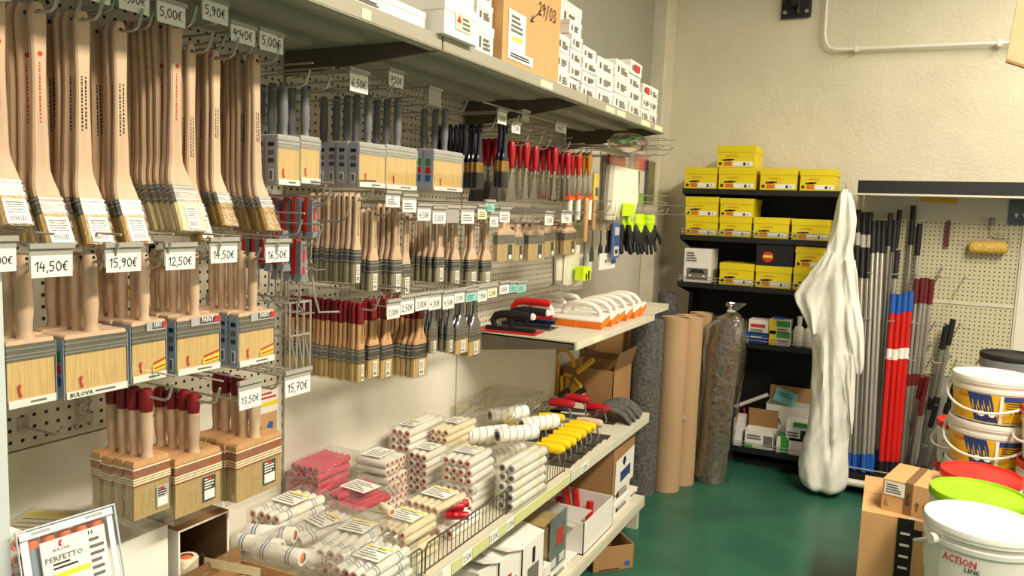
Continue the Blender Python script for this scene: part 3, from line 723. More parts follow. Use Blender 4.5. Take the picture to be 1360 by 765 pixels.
# ---- burgundy tipped block brushes lower down
BG = dict(wood='wood_mid', handle_m='wood_pale', fer='ferrule_copper', bri='bristle_natural', strip=False, logo=False, dip='burgundy', bag=True)
B1 = dict(BG, label=(.10, .45, .16, .80, 'paper_grey')); B2 = dict(BG, label=(.08, .36, .2, .92, 'paper_dark'))
blocks(B1, 178, 225, 616, 684, 518, .34, 4, .031, 'bagged block brush with burgundy tip and grey label', 'block_brush', 'grey labelled burgundy tipped block brushes', Dp=.028, hfk=.34, hr=.0125, hck=.12)
blocks(B2, 233, 293, 610, 678, 524, .34, 4, .031, 'bagged block brush with burgundy tip beside the grey labelled ones', 'block_brush', 'burgundy tipped block brushes beside the grey labelled ones', Dp=.028, hfk=.34, hr=.0125, hck=.12)
blocks(B2, 313, 373, 590, 656, 506, .34, 5, .030, 'bagged block brush with burgundy tip behind the 13,50 price tag', 'block_brush', 'burgundy tipped block brushes behind 13,50', Dp=.028, hfk=.34, hr=.0125, hck=.12)
price_tag(318, 504, 347, 542, .42, '13,50€', 'price tag 13,50 over burgundy tipped block brushes', tilt=.0)
p = P(332, 504, x=.42); hook(p.y, p.z - .05, .39, 'wire peg hook behind the price tag 13,50', up=.03)
price_tag(379, 490, 412, 524, .40, '15,70€', 'price tag 15,70 under the wire basket')
# empty hook and clip on the bare pegboard
a = P(30, 566, x=0); hook(a.y, a.z, .12, 'empty wire peg hook low beside the end panel', up=.02, double=False)
a = P(107, 545, x=0)
cl = MB()
for sg in (-1, 1): cl.tube([(.004, sg * .014, .035), (.02, sg * .012, .02), (.012, sg * .010, 0), (.02, sg * .015, -.02), (.01, sg * .017, -.036), (.004, sg * .014, -.03)], .0032, 6)
cl.tube([(.012, -.012, .012), (.02, 0, .02), (.012, .012, .012)], .004, 6).tube([(.012, -.012, 0), (.02, 0, -.006), (.012, .012, 0)], .004, 6)
thing('wire_clip', cl.mesh('wire_clip', 'wire'), 'twisted wire clip on the bare pegboard', 'clip', (0, a.y, a.z))
# leaflet fixed to the post behind the burgundy tipped brushes
a, b = P(346, 520, x=.03), P(369, 585, x=.03)
thing('leaflet', [('sheet', plate(0, b.y - a.y, 0, a.z - b.z, 0, 'paper_white', 'sheet')),
                  ('yellow_bar', plate(.001, b.y - a.y - .001, (a.z - b.z) * .70, (a.z - b.z) * .78, -.0006, 'paper_yellow', 'yellow_bar')),
                  ('picture', plate(.001, b.y - a.y - .004, (a.z - b.z) * .2, (a.z - b.z) * .58, -.0006, 'cardboard', 'picture'), [('blue_hand', MB().prism([(.022, .05), (.046, .042), (.048, .062), (.034, .066)], -.0012, -.0006).mesh('hand', 'ink_blue', 0))]),
                  ('print', lines(.003, b.y - a.y - .004, (a.z - b.z) * .82, (a.z - b.z) * .97, 2, -.0008, 'ink_red'))],
      'leaflet with blue glove picture fixed to the gondola post', 'leaflet', (.03, a.y, b.z), (0, 0, PI / 2))
# ================================================================== second bay: boxed grey handled brushes
GB = dict(sleeve='sleeve_grey', wood='paper_grey', handle_m='grey_handle', fer='paper_grey', bri='bristle_box', box=True)
def gb(l, r, pt, pb, ph, n, dx, lb, gr, **k):
    blocks(dict(GB, **k), l, r, pt, pb, ph, .30, n, dx, lb, 'block_brush', gr, Dp=.036, hfk=.22, hr=.0115, hck=.05)
gb(369, 398, 183, 246, 108, 3, .038, 'boxed grey handled block brush with two grey end cards', 'grey handled block brushes with two end cards')
gb(399, 425, 184, 244, 113, 3, .038, 'boxed grey handled block brush beside the one with two end cards', 'grey handled block brushes beside the pair')
gb(478, 511, 193, 249, 124, 5, .038, 'boxed grey handled block brush in the longest run of grey end cards', 'grey handled block brushes in the longest run')
gb(512, 554, 197, 252, 129, 3, .038, 'boxed grey handled block brush without visible end card', 'grey handled block brushes without end card')
gb(576, 614, 203, 254, 142, 3, .038, 'clear boxed grey handled brush with red and blue stickers', 'clear boxed grey handled brushes', squares=True)
for l, t, r, b, tx, lb, cd in [(465, 92, 489, 123, '6,50€', 'price tag 6,50 over the longest run of grey handled brushes', True), (517, 92, 536, 116, '7,50€', 'price tag 7,50 hanging near the shelf underside', True), (570, 116, 586, 146, None, 'blank plastic tag holder before the navy brushes', False)]:
    price_tag(l, t, r, b, .36, tx, lb, holder=.25, clear=False, card=cd)
    p = P((l + r) / 2, t, x=.36); hook(p.y, p.z - .05, .34, 'wire peg hook behind the ' + lb, up=.03)

# ---- grey and red scrapers
sc = []
sc.append(('grip', MB().prism([(-.011, .12), (.011, .12), (.012, .20), (.010, .215), (-.010, .215), (-.012, .20)], -.012, .006).mesh('grip', 'grey_plastic', 30),
           [('inlay', MB().prism([(-.004, .155), (.004, .155), (.004, .19), (-.004, .19)], -.0135, -.011).mesh('inlay', 'red_plastic', 0)), ('inlay', MB().prism([(-.006, .122), (.006, .122), (.002, .145), (-.002, .145)], -.0135, -.011).mesh('inlay', 'red_plastic', 0))]))
sc.append(('back_shell', MB().prism([(-.012, .118), (.012, .118), (.0125, .20), (.011, .219), (-.011, .219), (-.0125, .20)], .006, .018).mesh('back_shell', 'red_plastic', 30)))
sc.append(('thumb_rest', MB().prism([(-.012, .12), (.012, .12), (.018, .10), (-.018, .10)], -.018, .004).mesh('thumb_rest', 'grey_plastic', 30)))
sc.append(('shank', MB().tube([(0, 0, .11), (0, 0, .05), (0, .004, .03), (0, -.02, .015)], .0035, 6).mesh('shank', 'steel')))
sc.append(('blade', MB().box(-.028, .028, -.034, -.012, .010, .012).mesh('blade', 'steel', 0)))
SC = (sc, .208)
hang(SC, 413, 268, 362, .30, 4, .036, 'grey and red scraper on the upper hook by the pale flat brushes', 'scraper', 'scraper', 'upper grey and red scrapers', hk=.05, hklabel='wire peg hook through the upper grey and red scrapers')
hang(SC, 398, 323, 420, .31, 3, .036, 'grey and red scraper hanging over the wire basket', 'scraper', 'scraper', 'scrapers over the wire basket', hk=.05, hklabel='wire peg hook through the scrapers over the basket')
hang(SC, 374, 309, 406, .30, 4, .036, 'grey and red scraper behind the 16,50 price tag', 'scraper', 'scraper', 'scrapers behind the 16,50 tag', hk=.05, hklabel='wire peg hook through the scrapers behind their price tag')
for px, py, lb in ((437, 262, 'long bare wire hook above the pale flat brushes'), (442, 274, 'bare wire hook crossing the pale flat brushes high up'), (466, 295, 'bare wire hook crossing the middle of the pale flat brushes'), (432, 318, 'bare wire hook below the upper scrapers')):
    p = P(px, py, x=.36); hook(p.y, p.z, .34, lb, up=.03, double=False)
# ---- wire basket under the scrapers
y0, y1 = P(352, 470, x=.22).y, P(412, 470, x=.30).y; zt, zb_ = P(385, 398, x=.25).z, P(395, 490, x=.25).z
bs = MB()
ring = lambda z, x0, x1: [(x0, y0, z), (x1, y0, z), (x1, y1, z), (x0, y1, z)]
bk = [('rim', MB().tube(ring(zt, .02, .30), .003, 6, closed=True).mesh('rim', 'wire')), ('base_ring', MB().tube(ring(zb_, .02, .30), .003, 6, closed=True).mesh('base_ring', 'wire'))]
zm = zt + (zb_ - zt) * .45
bk.append(('middle_ring', MB().tube(ring(zm, .02, .30), .0028, 6, closed=True).mesh('middle_ring', 'wire')))
for i in range(4):
    yy = y0 + (y1 - y0) * i / 3; bk.append(('upright_wire', MB().tube([(.30, yy, zt), (.30, yy, zb_), (.02, yy, zb_ - .002)], .0026, 6).mesh('upright_wire', 'wire')))
for i in range(4):
    xx = .02 + .28 * i / 4; bk.append(('side_wire', MB().tube([(xx, y0, zt), (xx, y0, zb_), (xx, y1, zb_)], .0026, 6).mesh('side_wire', 'wire')))
for i in range(3):
    yy = y0 + (y1 - y0) * i / 3; bk.append(('cross_wire', MB().tube([(.303, yy, zm), (.303, yy + (y1 - y0) / 3, zb_)], .0024, 6).mesh('cross_wire', 'wire')))
bk.append(('bracket', MB().box(.001, .02, y0 + .02, y1 - .02, zt - .01, zt + .01).mesh('bracket', 'wire', 0)))
bk.append(('spout_wire', MB().tube([(.30, y1, zt + .1), (.31, y1, zt + .02), (.31, y1 + .02, zt - .03), (.34, y1 + .06, zt - .03)], .003, 6).mesh('spout_wire', 'wire')))
thing('wire_basket', bk, 'empty wire basket hung beneath the grey and red scrapers', 'basket')

# ---- flat brushes, middle row
def fb(**k): 
    d = dict(L=.235, w0=.022, wb=.046, bl=.052, fl=.036, th=.011, wood='wood_pale', fer='ferrule_dark', bri='bristle_grey', flare=.72, label=(.05, .95, .42), stamp=(.25, .75, 'ink')); d.update(k); return flat_brush(**d)
F1 = fb(wb=.030, w0=.020, flare=.8); F2 = fb(wb=.044); F3 = fb(wb=.052); F5 = fb(wb=.050, wood='wood_mid'); F6 = fb(wb=.062)
NF = 'paintbrush'
for sp, px, ph, pb, n, dx, lb, gr in [(F1, 473, 264, 376, 9, .0180, 'slim pale flat brush, longest run behind the scrapers', 'slim pale flat brushes'),
        (F2, 496, 284, 386, 3, .020, 'pale flat brush next to the slim ones', 'pale flat brushes next to the slim ones'),
        (F2, 527, 278, 388, 4, .020, 'long pale flat brush beneath the two tilted printed tags', 'long pale flat brushes'),
        (F2, 539, 290, 390, 1, .020, 'single pale flat brush hanging lowest in its row', None),
        (F3, 585, 291, 374, 6, .022, 'flat brush with dark ferrule under the 4,50 and 5,02 tags', 'dark ferrule flat brushes'),
        (F3, 606, 293, 378, 3, .022, 'flat brush with dark ferrule under the cardless holder', 'flat brushes under the cardless holder'),
        (F6, 628, 288, 381, 2, .022, 'broad pale flat brush in clear wrap', 'broad pale flat brushes'),
        (F6, 647, 292, 380, 2, .022, 'broad pale flat brush beside the wide bristle packs', 'broad pale flat brushes beside the packs')]:
    hang(sp, px, ph, pb, .31, n, dx, lb, 'paintbrush', NF, gr, hk=.045, hklabel='wire hook through the ' + (gr or 'single lowest flat brush'))
tg = [(513, 253, 531, 275, None, 'small printed tag over the long pale flat brushes', 'paper_white'), (535, 257, 553, 282, None, 'tilted printed tag over the single lowest flat brush', 'paper_white'), (555, 270, 572, 293, '4,50€', 'price tag 4,50 over dark ferrule flat brushes', 'paper_white'),
      (575, 274, 592, 297, '5,02€', 'price tag 5,02 touching the cardless holder', 'paper_white'), (593, 273, 610, 296, None, 'grey tag holder without a card', 'tag_holder'), (613, 273, 630, 297, None, 'printed price tag over the broad pale flat brushes', 'paper_white'),
      (635, 272, 647, 291, None, 'cream printed tag before the teal one', 'paper_cream'), (645, 265, 657, 281, None, 'teal printed tag below the navy brushes', 'paper_teal'), (651, 281, 662, 301, None, 'narrow printed tag by the broad flat brushes', 'paper_white'), (664, 275, 677, 295, None, 'printed tag above the wide bristle packs', 'paper_white')]
for l, t, r, b, tx, lb, m in tg:
    price_tag(l, t, r, b, .37, tx, lb, m=m, tilt=.0)
# ---- short burgundy tipped flat brushes, lowest row
def sb(**k):
    d = dict(L=.20, w0=.022, wb=.028, bl=.046, fl=.036, th=.010, wood='wood_mid', fer='ferrule', bri='bristle_natural', dip='burgundy', dipl=.055, flare=.78, label=(.1, .95, .4), stamp=(.45, .85, 'ink'), waist=.95); d.update(k); return flat_brush(**d)
Q1 = sb(); Q2 = sb(wb=.046, flare=.74, fer='ferrule_dark'); Q3 = sb(wb=.058, flare=.70, fer='ferrule_dark', wood='wood_mid')
for sp, px, ph, pb, n, dx, lb, gr in [(Q1, 479, 409, 506, 17, .0155, 'narrow burgundy tipped brush in the long row by the basket', 'narrow burgundy tipped brushes'),
        (Q2, 496, 404, 500, 2, .018, 'burgundy tipped brush after the long narrow row', 'burgundy tipped brushes after the row'), (Q2, 513, 402, 500, 2, .018, 'burgundy tipped brush next to the 2,00 price tag', 'burgundy tipped brushes next to 2,00'),
        (Q3, 558, 402, 498, 7, .019, 'wide burgundy tipped brush under the 2,50 and 3,00 tags', 'wide burgundy tipped brushes')]:
    hang(sp, px, ph, pb, .30, n, dx, lb, 'paintbrush', NF, gr, hk=.05, hklabel='wire hook through the ' + gr)
V1 = sb(wood='silver_handle', dip=None, fer='ferrule', wb=.040, stamp=None, flare=.6, bri='bristle_grey'); V2 = sb(wood='silver_handle', dip=None, fer='ferrule', wb=.075, stamp=None, flare=.55, bri='bristle_natural')
for sp, px, ph, pb, n, dx, lb, gr in [(V1, 576, 398, 468, 3, .02, 'silver glossy handled brush beside the wide burgundy tipped ones', 'dark handled brushes beside the burgundy ones'), (V1, 598, 396, 467, 4, .02, 'silver glossy handled brush under the 4,50 tag of the lowest row', 'dark handled brushes mid row'), (V2, 614, 392, 468, 2, .02, 'wide silver handled brush in clear pack under the 1,50 tag', 'wide silver handled brushes'), (V2, 631, 392, 470, 2, .02, 'wide silver handled brush beside the black trowels', 'wide silver handled brushes by the trowels')]:
    hang(sp, px, ph, pb, .32, n, dx, lb, 'paintbrush', NF, gr, hk=.04, hklabel='wire hook through the ' + gr)
tg = [(514.5, 397, 531, 423, '2,00€', 'price tag 2,00 over the last narrow burgundy brushes', 'paper_white'), (532, 391, 550, 417, '2,50€', 'price tag 2,50 over wide burgundy tipped brushes', 'paper_white'), (552, 388, 569, 412, '3,00€', 'price tag 3,00 at the end of the wide burgundy brushes', 'paper_white'), (570, 386, 586, 411, '4,00€', 'bluish price tag 4,00 over silver handled brushes', 'paper_white'),
      (588.5, 385, 603, 410, '4,50€', 'price tag 4,50 in the lowest tag row', 'paper_white'), (604, 383, 617, 402, '1,50€', 'price tag 1,50 beside a teal card', 'paper_white'), (619, 383, 634, 400, None, 'teal price card in the lowest tag row', 'paper_teal'), (635, 379, 647, 400, '1,90€', 'price tag 1,90 after the teal card', 'paper_white'), (648, 377, 660, 395, '2,50€', 'last handwritten price tag 2,50 before the trowels', 'paper_cream'),
      (664, 373, 676, 390, None, 'tilted white tag above the black trowels', 'paper_white'), (677, 373, 686, 388, None, 'narrow teal tag next to the tilted white tag', 'paper_teal'), (687, 373, 699, 388, None, 'teal tag at the end of the tag row', 'paper_teal')]
for l, t, r, b, tx, lb, m in tg: price_tag(l, t, r, b, .38, tx, lb, m=m)
# the rail that carries the tags of the lowest row, and the shelf rail of the row above
a, b = P(528, 398, x=.375), P(664, 374, x=.375)
thing('tag_rail', MB().tube([(.375, a.y, a.z), (.375, b.y, b.z)], .004, 6).tube([(.002, a.y + .1, a.z), (.375, a.y + .1, a.z)], .003, 6).tube([(.002, b.y - .1, b.z), (.375, b.y - .1, b.z)], .003, 6).mesh('tag_rail', 'wire'), 'long wire rail carrying the lowest row of price tags', 'rail')
a, b = P(553, 271, x=.365), P(680, 276, x=.365)
thing('tag_rail', MB().tube([(.365, a.y, a.z), (.365, b.y, a.z)], .003, 6).tube([(.002, a.y + .1, a.z), (.365, a.y + .1, a.z)], .003, 6).tube([(.002, b.y - .1, a.z), (.365, b.y - .1, a.z)], .003, 6).mesh('tag_rail', 'wire'), 'wire rail carrying the middle row of price tags', 'rail')
# ================================================================== third bay: navy brushes, putty knives, packs, gloves
N1 = flat_brush(L=.215, w0=.024, wb=.042, bl=.052, fl=.034, th=.012, wood='navy_lacquer', fer='ferrule_gold', bri='bristle_black', flare=.72, label=None, stamp=None, waist=.75)
hang(N1, 637, 170, 250, .30, 10, .0185, 'navy lacquered brush with gold ferrule in the long dark row', 'paintbrush', 'paintbrush', 'navy lacquered brushes in the long row', hk=.05, hklabel='wire hook through the navy lacquered brushes')
hang(N1, 671, 166, 250, .34, 2, .020, 'navy lacquered brush with gold ferrule in front of red knives', 'paintbrush', 'paintbrush', 'navy brushes before the knives', hk=.04, hklabel='wire hook through the navy brushes before the knives')
def knife(w, L, hm, bm, hl=.095):
    hp = [(.0055, 0), (.009, .004), (.0105, hl * .2), (.0145, hl * .6), (.0155, hl * .85), (.011, hl * .97), (.004, hl)]
    zb = L - hl
    return [('handle', MB().lathe([(r, zb + z) for r, z in hp], 12, 1.0, .8).mesh('handle', hm), [('hanging_hole', MB().tube([(0, -.0095, L - .012), (0, .0095, L - .012)], .003, 6).mesh('hole', 'hole_black'))]),
            ('bolster', MB().lathe([(.0075, zb - .010), (.0068, zb - .004), (.0078, zb + .002)], 12, 1, .8).mesh('bolster', 'steel')),
            ('blade', MB().prism([(-.006, zb - .004), (.006, zb - .004), (.009, zb * .8), (w / 2, .004), (w / 2, 0), (-w / 2, 0), (-w / 2, .004), (-.009, zb * .8)], -.0007, .0007).mesh('blade', bm, 0))], L - .012
KN = [(knife(.085, .205, 'crimson', 'steel'), 681, 192, 268, .31, 2, 'wide bladed red putty knife at the start of the knife row', 'wide red putty knives'), (knife(.04, .205, 'crimson', 'steel'), 700, 192, 266, .31, 5, 'red putty knife with slim blade after the widest ones', 'slim red putty knives'),
      (knife(.07, .205, 'crimson', 'steel'), 711, 197, 267, .31, 1, 'single red putty knife with tapering blade', None), (knife(.05, .20, 'crimson', 'steel'), 738, 199, 265, .31, 6, 'red putty knife in the dense middle of the knife row', 'red putty knives mid row'),
      (knife(.03, .20, 'crimson', 'steel_dark'), 755, 206, 268, .31, 4, 'narrow red putty knife near the amber handled ones', 'narrow red putty knives'), (knife(.03, .20, 'red_plastic', 'steel'), 769, 207, 268, .31, 3, 'bright red putty knife next to the amber ones', 'bright red putty knives'),
      (knife(.05, .20, 'amber', 'steel'), 783, 206, 268, .31, 4, 'amber handled putty knife', 'amber handled putty knives'),
      (knife(.08, .21, 'crimson', 'steel_dark'), 658, 188, 268, .28, 4, 'dark bladed red putty knife behind the navy brushes', 'dark bladed putty knives')]
for sp, px, ph, pb, x, n, lb, gr in KN:
    hang(sp, px, ph, pb, x, n, .026, lb, 'putty knife', 'putty_knife', gr, hk=.05, hklabel='wire hook through the ' + (gr or 'single putty knife'))
for l, t, r, b, tx, lb, cd in [(661, 145, 673, 165, '5,00€', 'price tag over the navy brushes before the knives', True), (680, 162, 691, 177, '3,50€', 'price tag over the wide red putty knives', True), (694, 146, 703, 165, None, 'empty clear tag holder near the shelf bracket', False), (738, 163, 752, 176, None, 'small white tag high above the knife row', True)]:
    price_tag(l, t, r, b, .37, tx, lb, holder=.2, card=cd)
thing('tag_rail', MB().tube([(.37, P(640, 150, x=.37).y, P(671, 144, x=.37).z), (.37, P(760, 163, x=.37).y, P(671, 144, x=.37).z)], .003, 6).tube([(.002, 2.75, P(671, 144, x=.37).z), (.37, 2.75, P(671, 144, x=.37).z)], .003, 6).mesh('tag_rail', 'wire'), 'wire rail carrying tags over the putty knives', 'rail')

# orange edged brushes hidden below the knives
OB = flat_brush(L=.13, w0=.02, wb=.05, bl=.02, fl=.03, th=.012, wood='white_plastic', fer='orange_plastic', bri='orange_sponge', flare=.5, label=None, stamp=None, wrap=False)
for px, pyh, pyb, lb in ((757, 262, 300, 'small white scraper with orange collar by the wood handled tools'), (768, 261, 300, 'white scraper with orange collar beneath the bright red knives'), (783, 262, 300, 'white scraper with orange collar beneath the amber knives')):
    p = P(px, pyh, x=.33)
    thing('edge_scraper', [('collar', MB().box(-.03, .03, -.01, .01, -.012, .004).mesh('collar', 'orange_plastic', 0)), ('body', MB().tube([(0, 0, -.10), (0, 0, -.012)], .012, 10).mesh('body', 'white_plastic')), ('loop', MB().tube([(0, 0, 0), (0, .006, .02), (0, -.006, .02), (0, 0, 0)], .002, 6).mesh('loop', 'orange_plastic'))], lb, 'scraper', p, (0, 0, PI / 2))
# ---- wide flat bristle packs
def pack_brush(W, H, n):
    sp = [('handle', MB().prism([(-W * .5, H * .62), (W * .5, H * .62), (W * .46, H * .72), (W * .2, H * .80), (W * .16, H), (-W * .16, H), (-W * .2, H * .80), (-W * .46, H * .72)], -.007, .007).mesh('handle', 'wood_pale', 30)),
          ('ferrule', MB().box(-W / 2, W / 2, -.009, .009, H * .42, H * .64).mesh('ferrule', 'ferrule', 0)),
          ('bristles', MB().box(-W * .49, W * .49, -.008, .008, 0, H * .43).mesh('bristles', 'bristle_natural', 0)),
          ('paper_label', plate(W * .1, W * .32, H * .03, H * .40, -.0112, 'paper_dark'), [('barcode', plate(W * .13, W * .29, H * .04, H * .14, -.0118, 'paper_white'))]),
          ('wrap', MB().box(-W * .52, W * .52, -.0108, .011, -.006, H * .70).mesh('wrap', 'clear_wrap', 0))]
    return sp, H * .93
for l, r, pt, pb, n, lb, gr in [(660, 681, 293, 346, 1, 'wide flat brush in clear pack, first of the wide ones', None), (681, 693, 298, 345, 3, 'wide flat brush turned narrow in the second pack', 'wide flat brushes in the second pack'), (701, 721, 294, 345, 4, 'wide flat brush in the central clear pack', 'wide flat brushes in the central packs'), (722, 736, 292, 340, 1, 'short wide brush with handle hole behind its neighbours', None), (748, 764, 293, 337, 4, 'wide flat brush in the last clear pack', 'wide flat brushes in the last packs')]:
    a, b, c, d = P(l, 320, x=.30), P(r, 320, x=.30), P(l, pb, x=.30), P(l, pt, x=.30)
    hang(pack_brush(b.y - a.y, d.z - c.z, 1), (l + r) / 2, pt + 3, pb, .30, n, .028, lb, 'paintbrush', 'wide_brush', gr, hk=.06, hklabel='wire hook through ' + lb)
for l, t, r, b, tx, lb in [(724, 280, 735, 299, '7,50€', 'price tag over the short wide brush'), (746, 279, 759, 296, '7,90€', 'price tag over the last wide brush pack')]:
    price_tag(l, t, r, b, .37, tx, lb)
    p = P((l + r) / 2, t, x=.37); hook(p.y, p.z - .05, .35, 'wire peg hook behind the ' + lb, up=.02)
for px, py, lb in ((716, 284, 'long bare hook above the wide packs'), (768, 301, 'bare hook beside the last wide pack'), (812, 282, 'long bare hook above the wooden handled tools'), (816, 300, 'bare hook in front of the white glove pack')):
    p = P(px, py, x=.40); hook(p.y, p.z, .38, lb, up=.03)
# ---- mixing rod, white sleeves
a, b = P(735, 318, x=.28), P(735, 378, x=.28)
thing('mixing_rod', [('rod', MB().tube([a, b], .004, 8).mesh('rod', 'steel_dark')), ('foot', MB().tube([b + Vector((0, -.03, 0)), b + Vector((0, .03, 0))], .003, 6).mesh('foot', 'steel_dark'))], 'thin dark mixing rod hanging against the pegboard', 'rod')
def sleeve_bag(l, r, pt, pb, x, lb, th=.03):
    a, b = P(l, (pt + pb) / 2, x=x), P(r, (pt + pb) / 2, x=x); z1, z0 = P((l + r) / 2, pt, x=x).z, P((l + r) / 2, pb, x=x).z; w = b.y - a.y; H = z1 - z0
    sp = [('sleeve', MB().lathe([(w * .40, H * .10), (w * .44, H * .12), (w * .44, H * .84), (w * .40, H * .86)], 16, 1, th / w).mesh('sleeve', 'cloth_white')),
          ('bag', MB().add([(-w / 2, -th / 2, 0), (w / 2, -th / 2, 0), (w / 2, th / 2, 0), (-w / 2, th / 2, 0), (-w / 2, -th / 2 - .003, H * .5), (w / 2, -th / 2 - .003, H * .5), (w / 2, th / 2, H * .5), (-w / 2, th / 2, H * .5), (-w / 2, -.004, H), (w / 2, -.004, H), (w / 2, .004, H), (-w / 2, .004, H)],
                           [(0, 1, 5, 4), (1, 2, 6, 5), (2, 3, 7, 6), (3, 0, 4, 7), (4, 5, 9, 8), (5, 6, 10, 9), (6, 7, 11, 10), (7, 4, 8, 11), (0, 3, 2, 1)]).mesh('bag', 'clear_wrap'))]
    thing('roller_sleeve', sp, lb, 'paint roller', (x, (a.y + b.y) / 2, z0), (0, 0, PI / 2))
sleeve_bag(738, 747, 318, 378, .27, 'narrow white roller sleeve beside the mixing rod')
sleeve_bag(748, 770, 316, 384, .29, 'wide white roller sleeve in clear bag by the last wide brushes')
sleeve_bag(761, 774, 330, 384, .22, 'white roller sleeve in clear bag half hidden by another', .04)
# ---- wooden handled tools
def wood_tool(px, pt, pm, pb, x, head, lb):
    a, m, b = P(px, pt, x=x), P(px, pm, x=x), P(px, pb, x=x); H = a.z - b.z; zm = m.z - b.z
    hp = [(.008, 0), (.011, .006), (.010, .03), (.0115, (H - zm) * .5), (.0095, (H - zm) * .8), (.011, (H - zm) - .008), (.005, H - zm)]
    sp = [('handle', MB().lathe([(r, zm + z) for r, z in hp], 12).mesh('handle', 'wood_mid')), ('shaft', MB().tube([(0, 0, zm + .004), (0, 0, .03)], .0035, 8).mesh('shaft', 'steel_dark'))]
    if head == 'neon':
        sp.append(('head', MB().box(-.045, .045, -.02, .02, -.03, .03).mesh('head', 'neon', 0)))
        sp.append(('tines', MB().box(-.02, .0, -.021, -.02, -.028, .0).box(.01, .03, -.021, -.02, -.028, .01).mesh('tines', 'black_rubber', 0)))
    else:
        sp.append(('blade', MB().prism([(-.01, zm * .5), (.01, zm * .5), (.028, zm * .3), (.028, 0), (-.028, 0), (-.028, zm * .3)], -.001, .001).mesh('blade', 'steel_dark', 0)))
    thing('hand_scraper', sp, lb, 'scraper', (x, a.y, b.z), (0, 0, PI / 2))
wood_tool(779, 262, 321, 362, .34, 'neon', 'wood handled rake with bright lime head')
wood_tool(789, 268, 306, 347, .30, 'blade', 'wood handled scraper with dark blade beside the lime headed rake')
wood_tool(800, 272, 306, 340, .28, 'blade', 'wood handled scraper between two other wood handled ones')
wood_tool(809, 270, 306, 342, .30, 'blade', 'wood handled scraper beside the blue packet')
def packet(l, r, pt, pb, x, m, lb, parts=(), th=.012, wrap=True, tilt=0, name='packet', cat='packet', group=None):
    a, b = P(l, (pt + pb) / 2, x=x), P(r, (pt + pb) / 2, x=x); z1, z0 = P((l + r) / 2, pt, x=x).z, P((l + r) / 2, pb, x=x).z; w = b.y - a.y; H = z1 - z0
    sp = [('body', MB().cbox(-w / 2, w / 2, -th / 2, th / 2, 0, H, min(.004, th * .3)).mesh('body', m, 30))]
    for nm, x0, x1, u0, u1, mm in parts: sp.append((nm, MB().box(w * (x0 - .5), w * (x1 - .5), -th / 2 - .0016, -th / 2 - .0003, H * u0, H * u1).mesh(nm, mm, 0)))
    if wrap: sp.append(('wrap', MB().cbox(-w * .53, w * .53, -th / 2 - .004, th / 2 + .003, -.01, H * 1.03, .004).mesh('wrap', 'clear_wrap', 0)))
    return thing(name, sp, lb, cat, (x, (a.y + b.y) / 2, z0), (0, tilt, PI / 2), group)
packet(796, 816, 336, 357, .30, 'white_plastic', 'white plastic card with blue corner beneath the scrapers', [('blue_corner', .7, 1, .3, 1, 'blue_plastic'), ('hole', .3, .36, .4, .6, 'ink')], wrap=False)
packet(813, 822, 288, 342, .33, 'blue_plastic', 'tall blue packet beside the black and lime gloves', [('print', .2, .8, .55, .75, 'ink_white'), ('lower_patch', .15, .85, .05, .28, 'paper_white'), ('red_patch', .3, .7, .1, .2, 'ink_red')])
packet(776, 785, 338, 362, .26, 'paper_white', 'white card behind the lime headed rake')
packet(788, 794, 230, 268, .30, 'paper_yellow', 'yellow packet beside the amber putty knives', [('print', .2, .8, .2, .5, 'ink')])
for i in range(3): packet(797 + i * 4, 803 + i * 4, 206, 292, .26 + .02 * i, 'white_plastic', ('white and red packet, nearest the amber knives', 'white and red packet between two like it', 'white and red packet touching the white glove pack')[i], [('red_top', 0, 1, .86, 1, 'crimson'), ('red_print', .2, .8, .4, .6, 'ink_red')])
# white gloves in a bag: layered fingers showing under the film
def glove_mb(s=1.0):
    fm, cm, pm = MB(), MB(), MB()
    pm.lathe([(.030 * s, .075 * s), (.043 * s, .10 * s), (.046 * s, .13 * s), (.040 * s, .165 * s), (.034 * s, .18 * s)], 14, 1, .42)
    for i, (x, L, a) in enumerate(((-.030, .062, -.10), (-.011, .076, -.03), (.009, .074, .03), (.028, .060, .10))):
        x *= s; L *= s; r = .0095 * s
        fm.tube([(x, 0, .098 * s), (x + math.sin(a) * L * .5, -.004 * s, .098 * s - L * .5), (x + math.sin(a) * L * .9, -.012 * s, .098 * s - L * .95), (x + math.sin(a) * L, -.014 * s, .098 * s - L)], [r, r * .98, r * .85, r * .4], 8)
    fm.tube([(.036 * s, 0, .145 * s), (.056 * s, -.008 * s, .115 * s), (.060 * s, -.014 * s, .085 * s), (.059 * s, -.016 * s, .074 * s)], [.012 * s, .012 * s, .010 * s, .004 * s], 8)
    cm.lathe([(.030 * s, .19 * s), (.030 * s, .21 * s), (.030 * s, .235 * s), (.028 * s, .238 * s)], 14, 1, .42)
    return pm, fm, cm
pm, fm, cm = glove_mb()
GLV = ([('palm', pm.mesh('palm', 'black_rubber')), ('fingers', fm.mesh('fingers', 'black_rubber')), ('cuff', cm.mesh('cuff', 'neon')),
        ('back_panel', MB().lathe([(.008, .105), (.020, .125), (.024, .172), (.028, .19)], 14, 1, .72, (0, -.003, 0)).mesh('back_panel', 'neon'))], .232)
a = P(866, 283, x=.34); zz = a.z
rr = random.Random(5)
for i in range(9):
    px = 816 + i * 4.6; q = P(px, 284, x=.30 + .005 * (i % 3)); k = .30 / .24 * .98
    zb = P(px, 342, x=.30).z; k = (q.z - zb) / .236
    thing('work_glove', GLV[0], 'black and lime work glove nearest the grey wall' if i == 8 else 'black and lime work glove in the packed bunch', 'glove', (.28 + .04 * (i % 3), q.y, zb), (rr.uniform(-.06, .06), rr.uniform(-.05, .05), PI / 2 + rr.uniform(-.9, .5)), None if i == 8 else 'black and lime work gloves', (k, k, k))
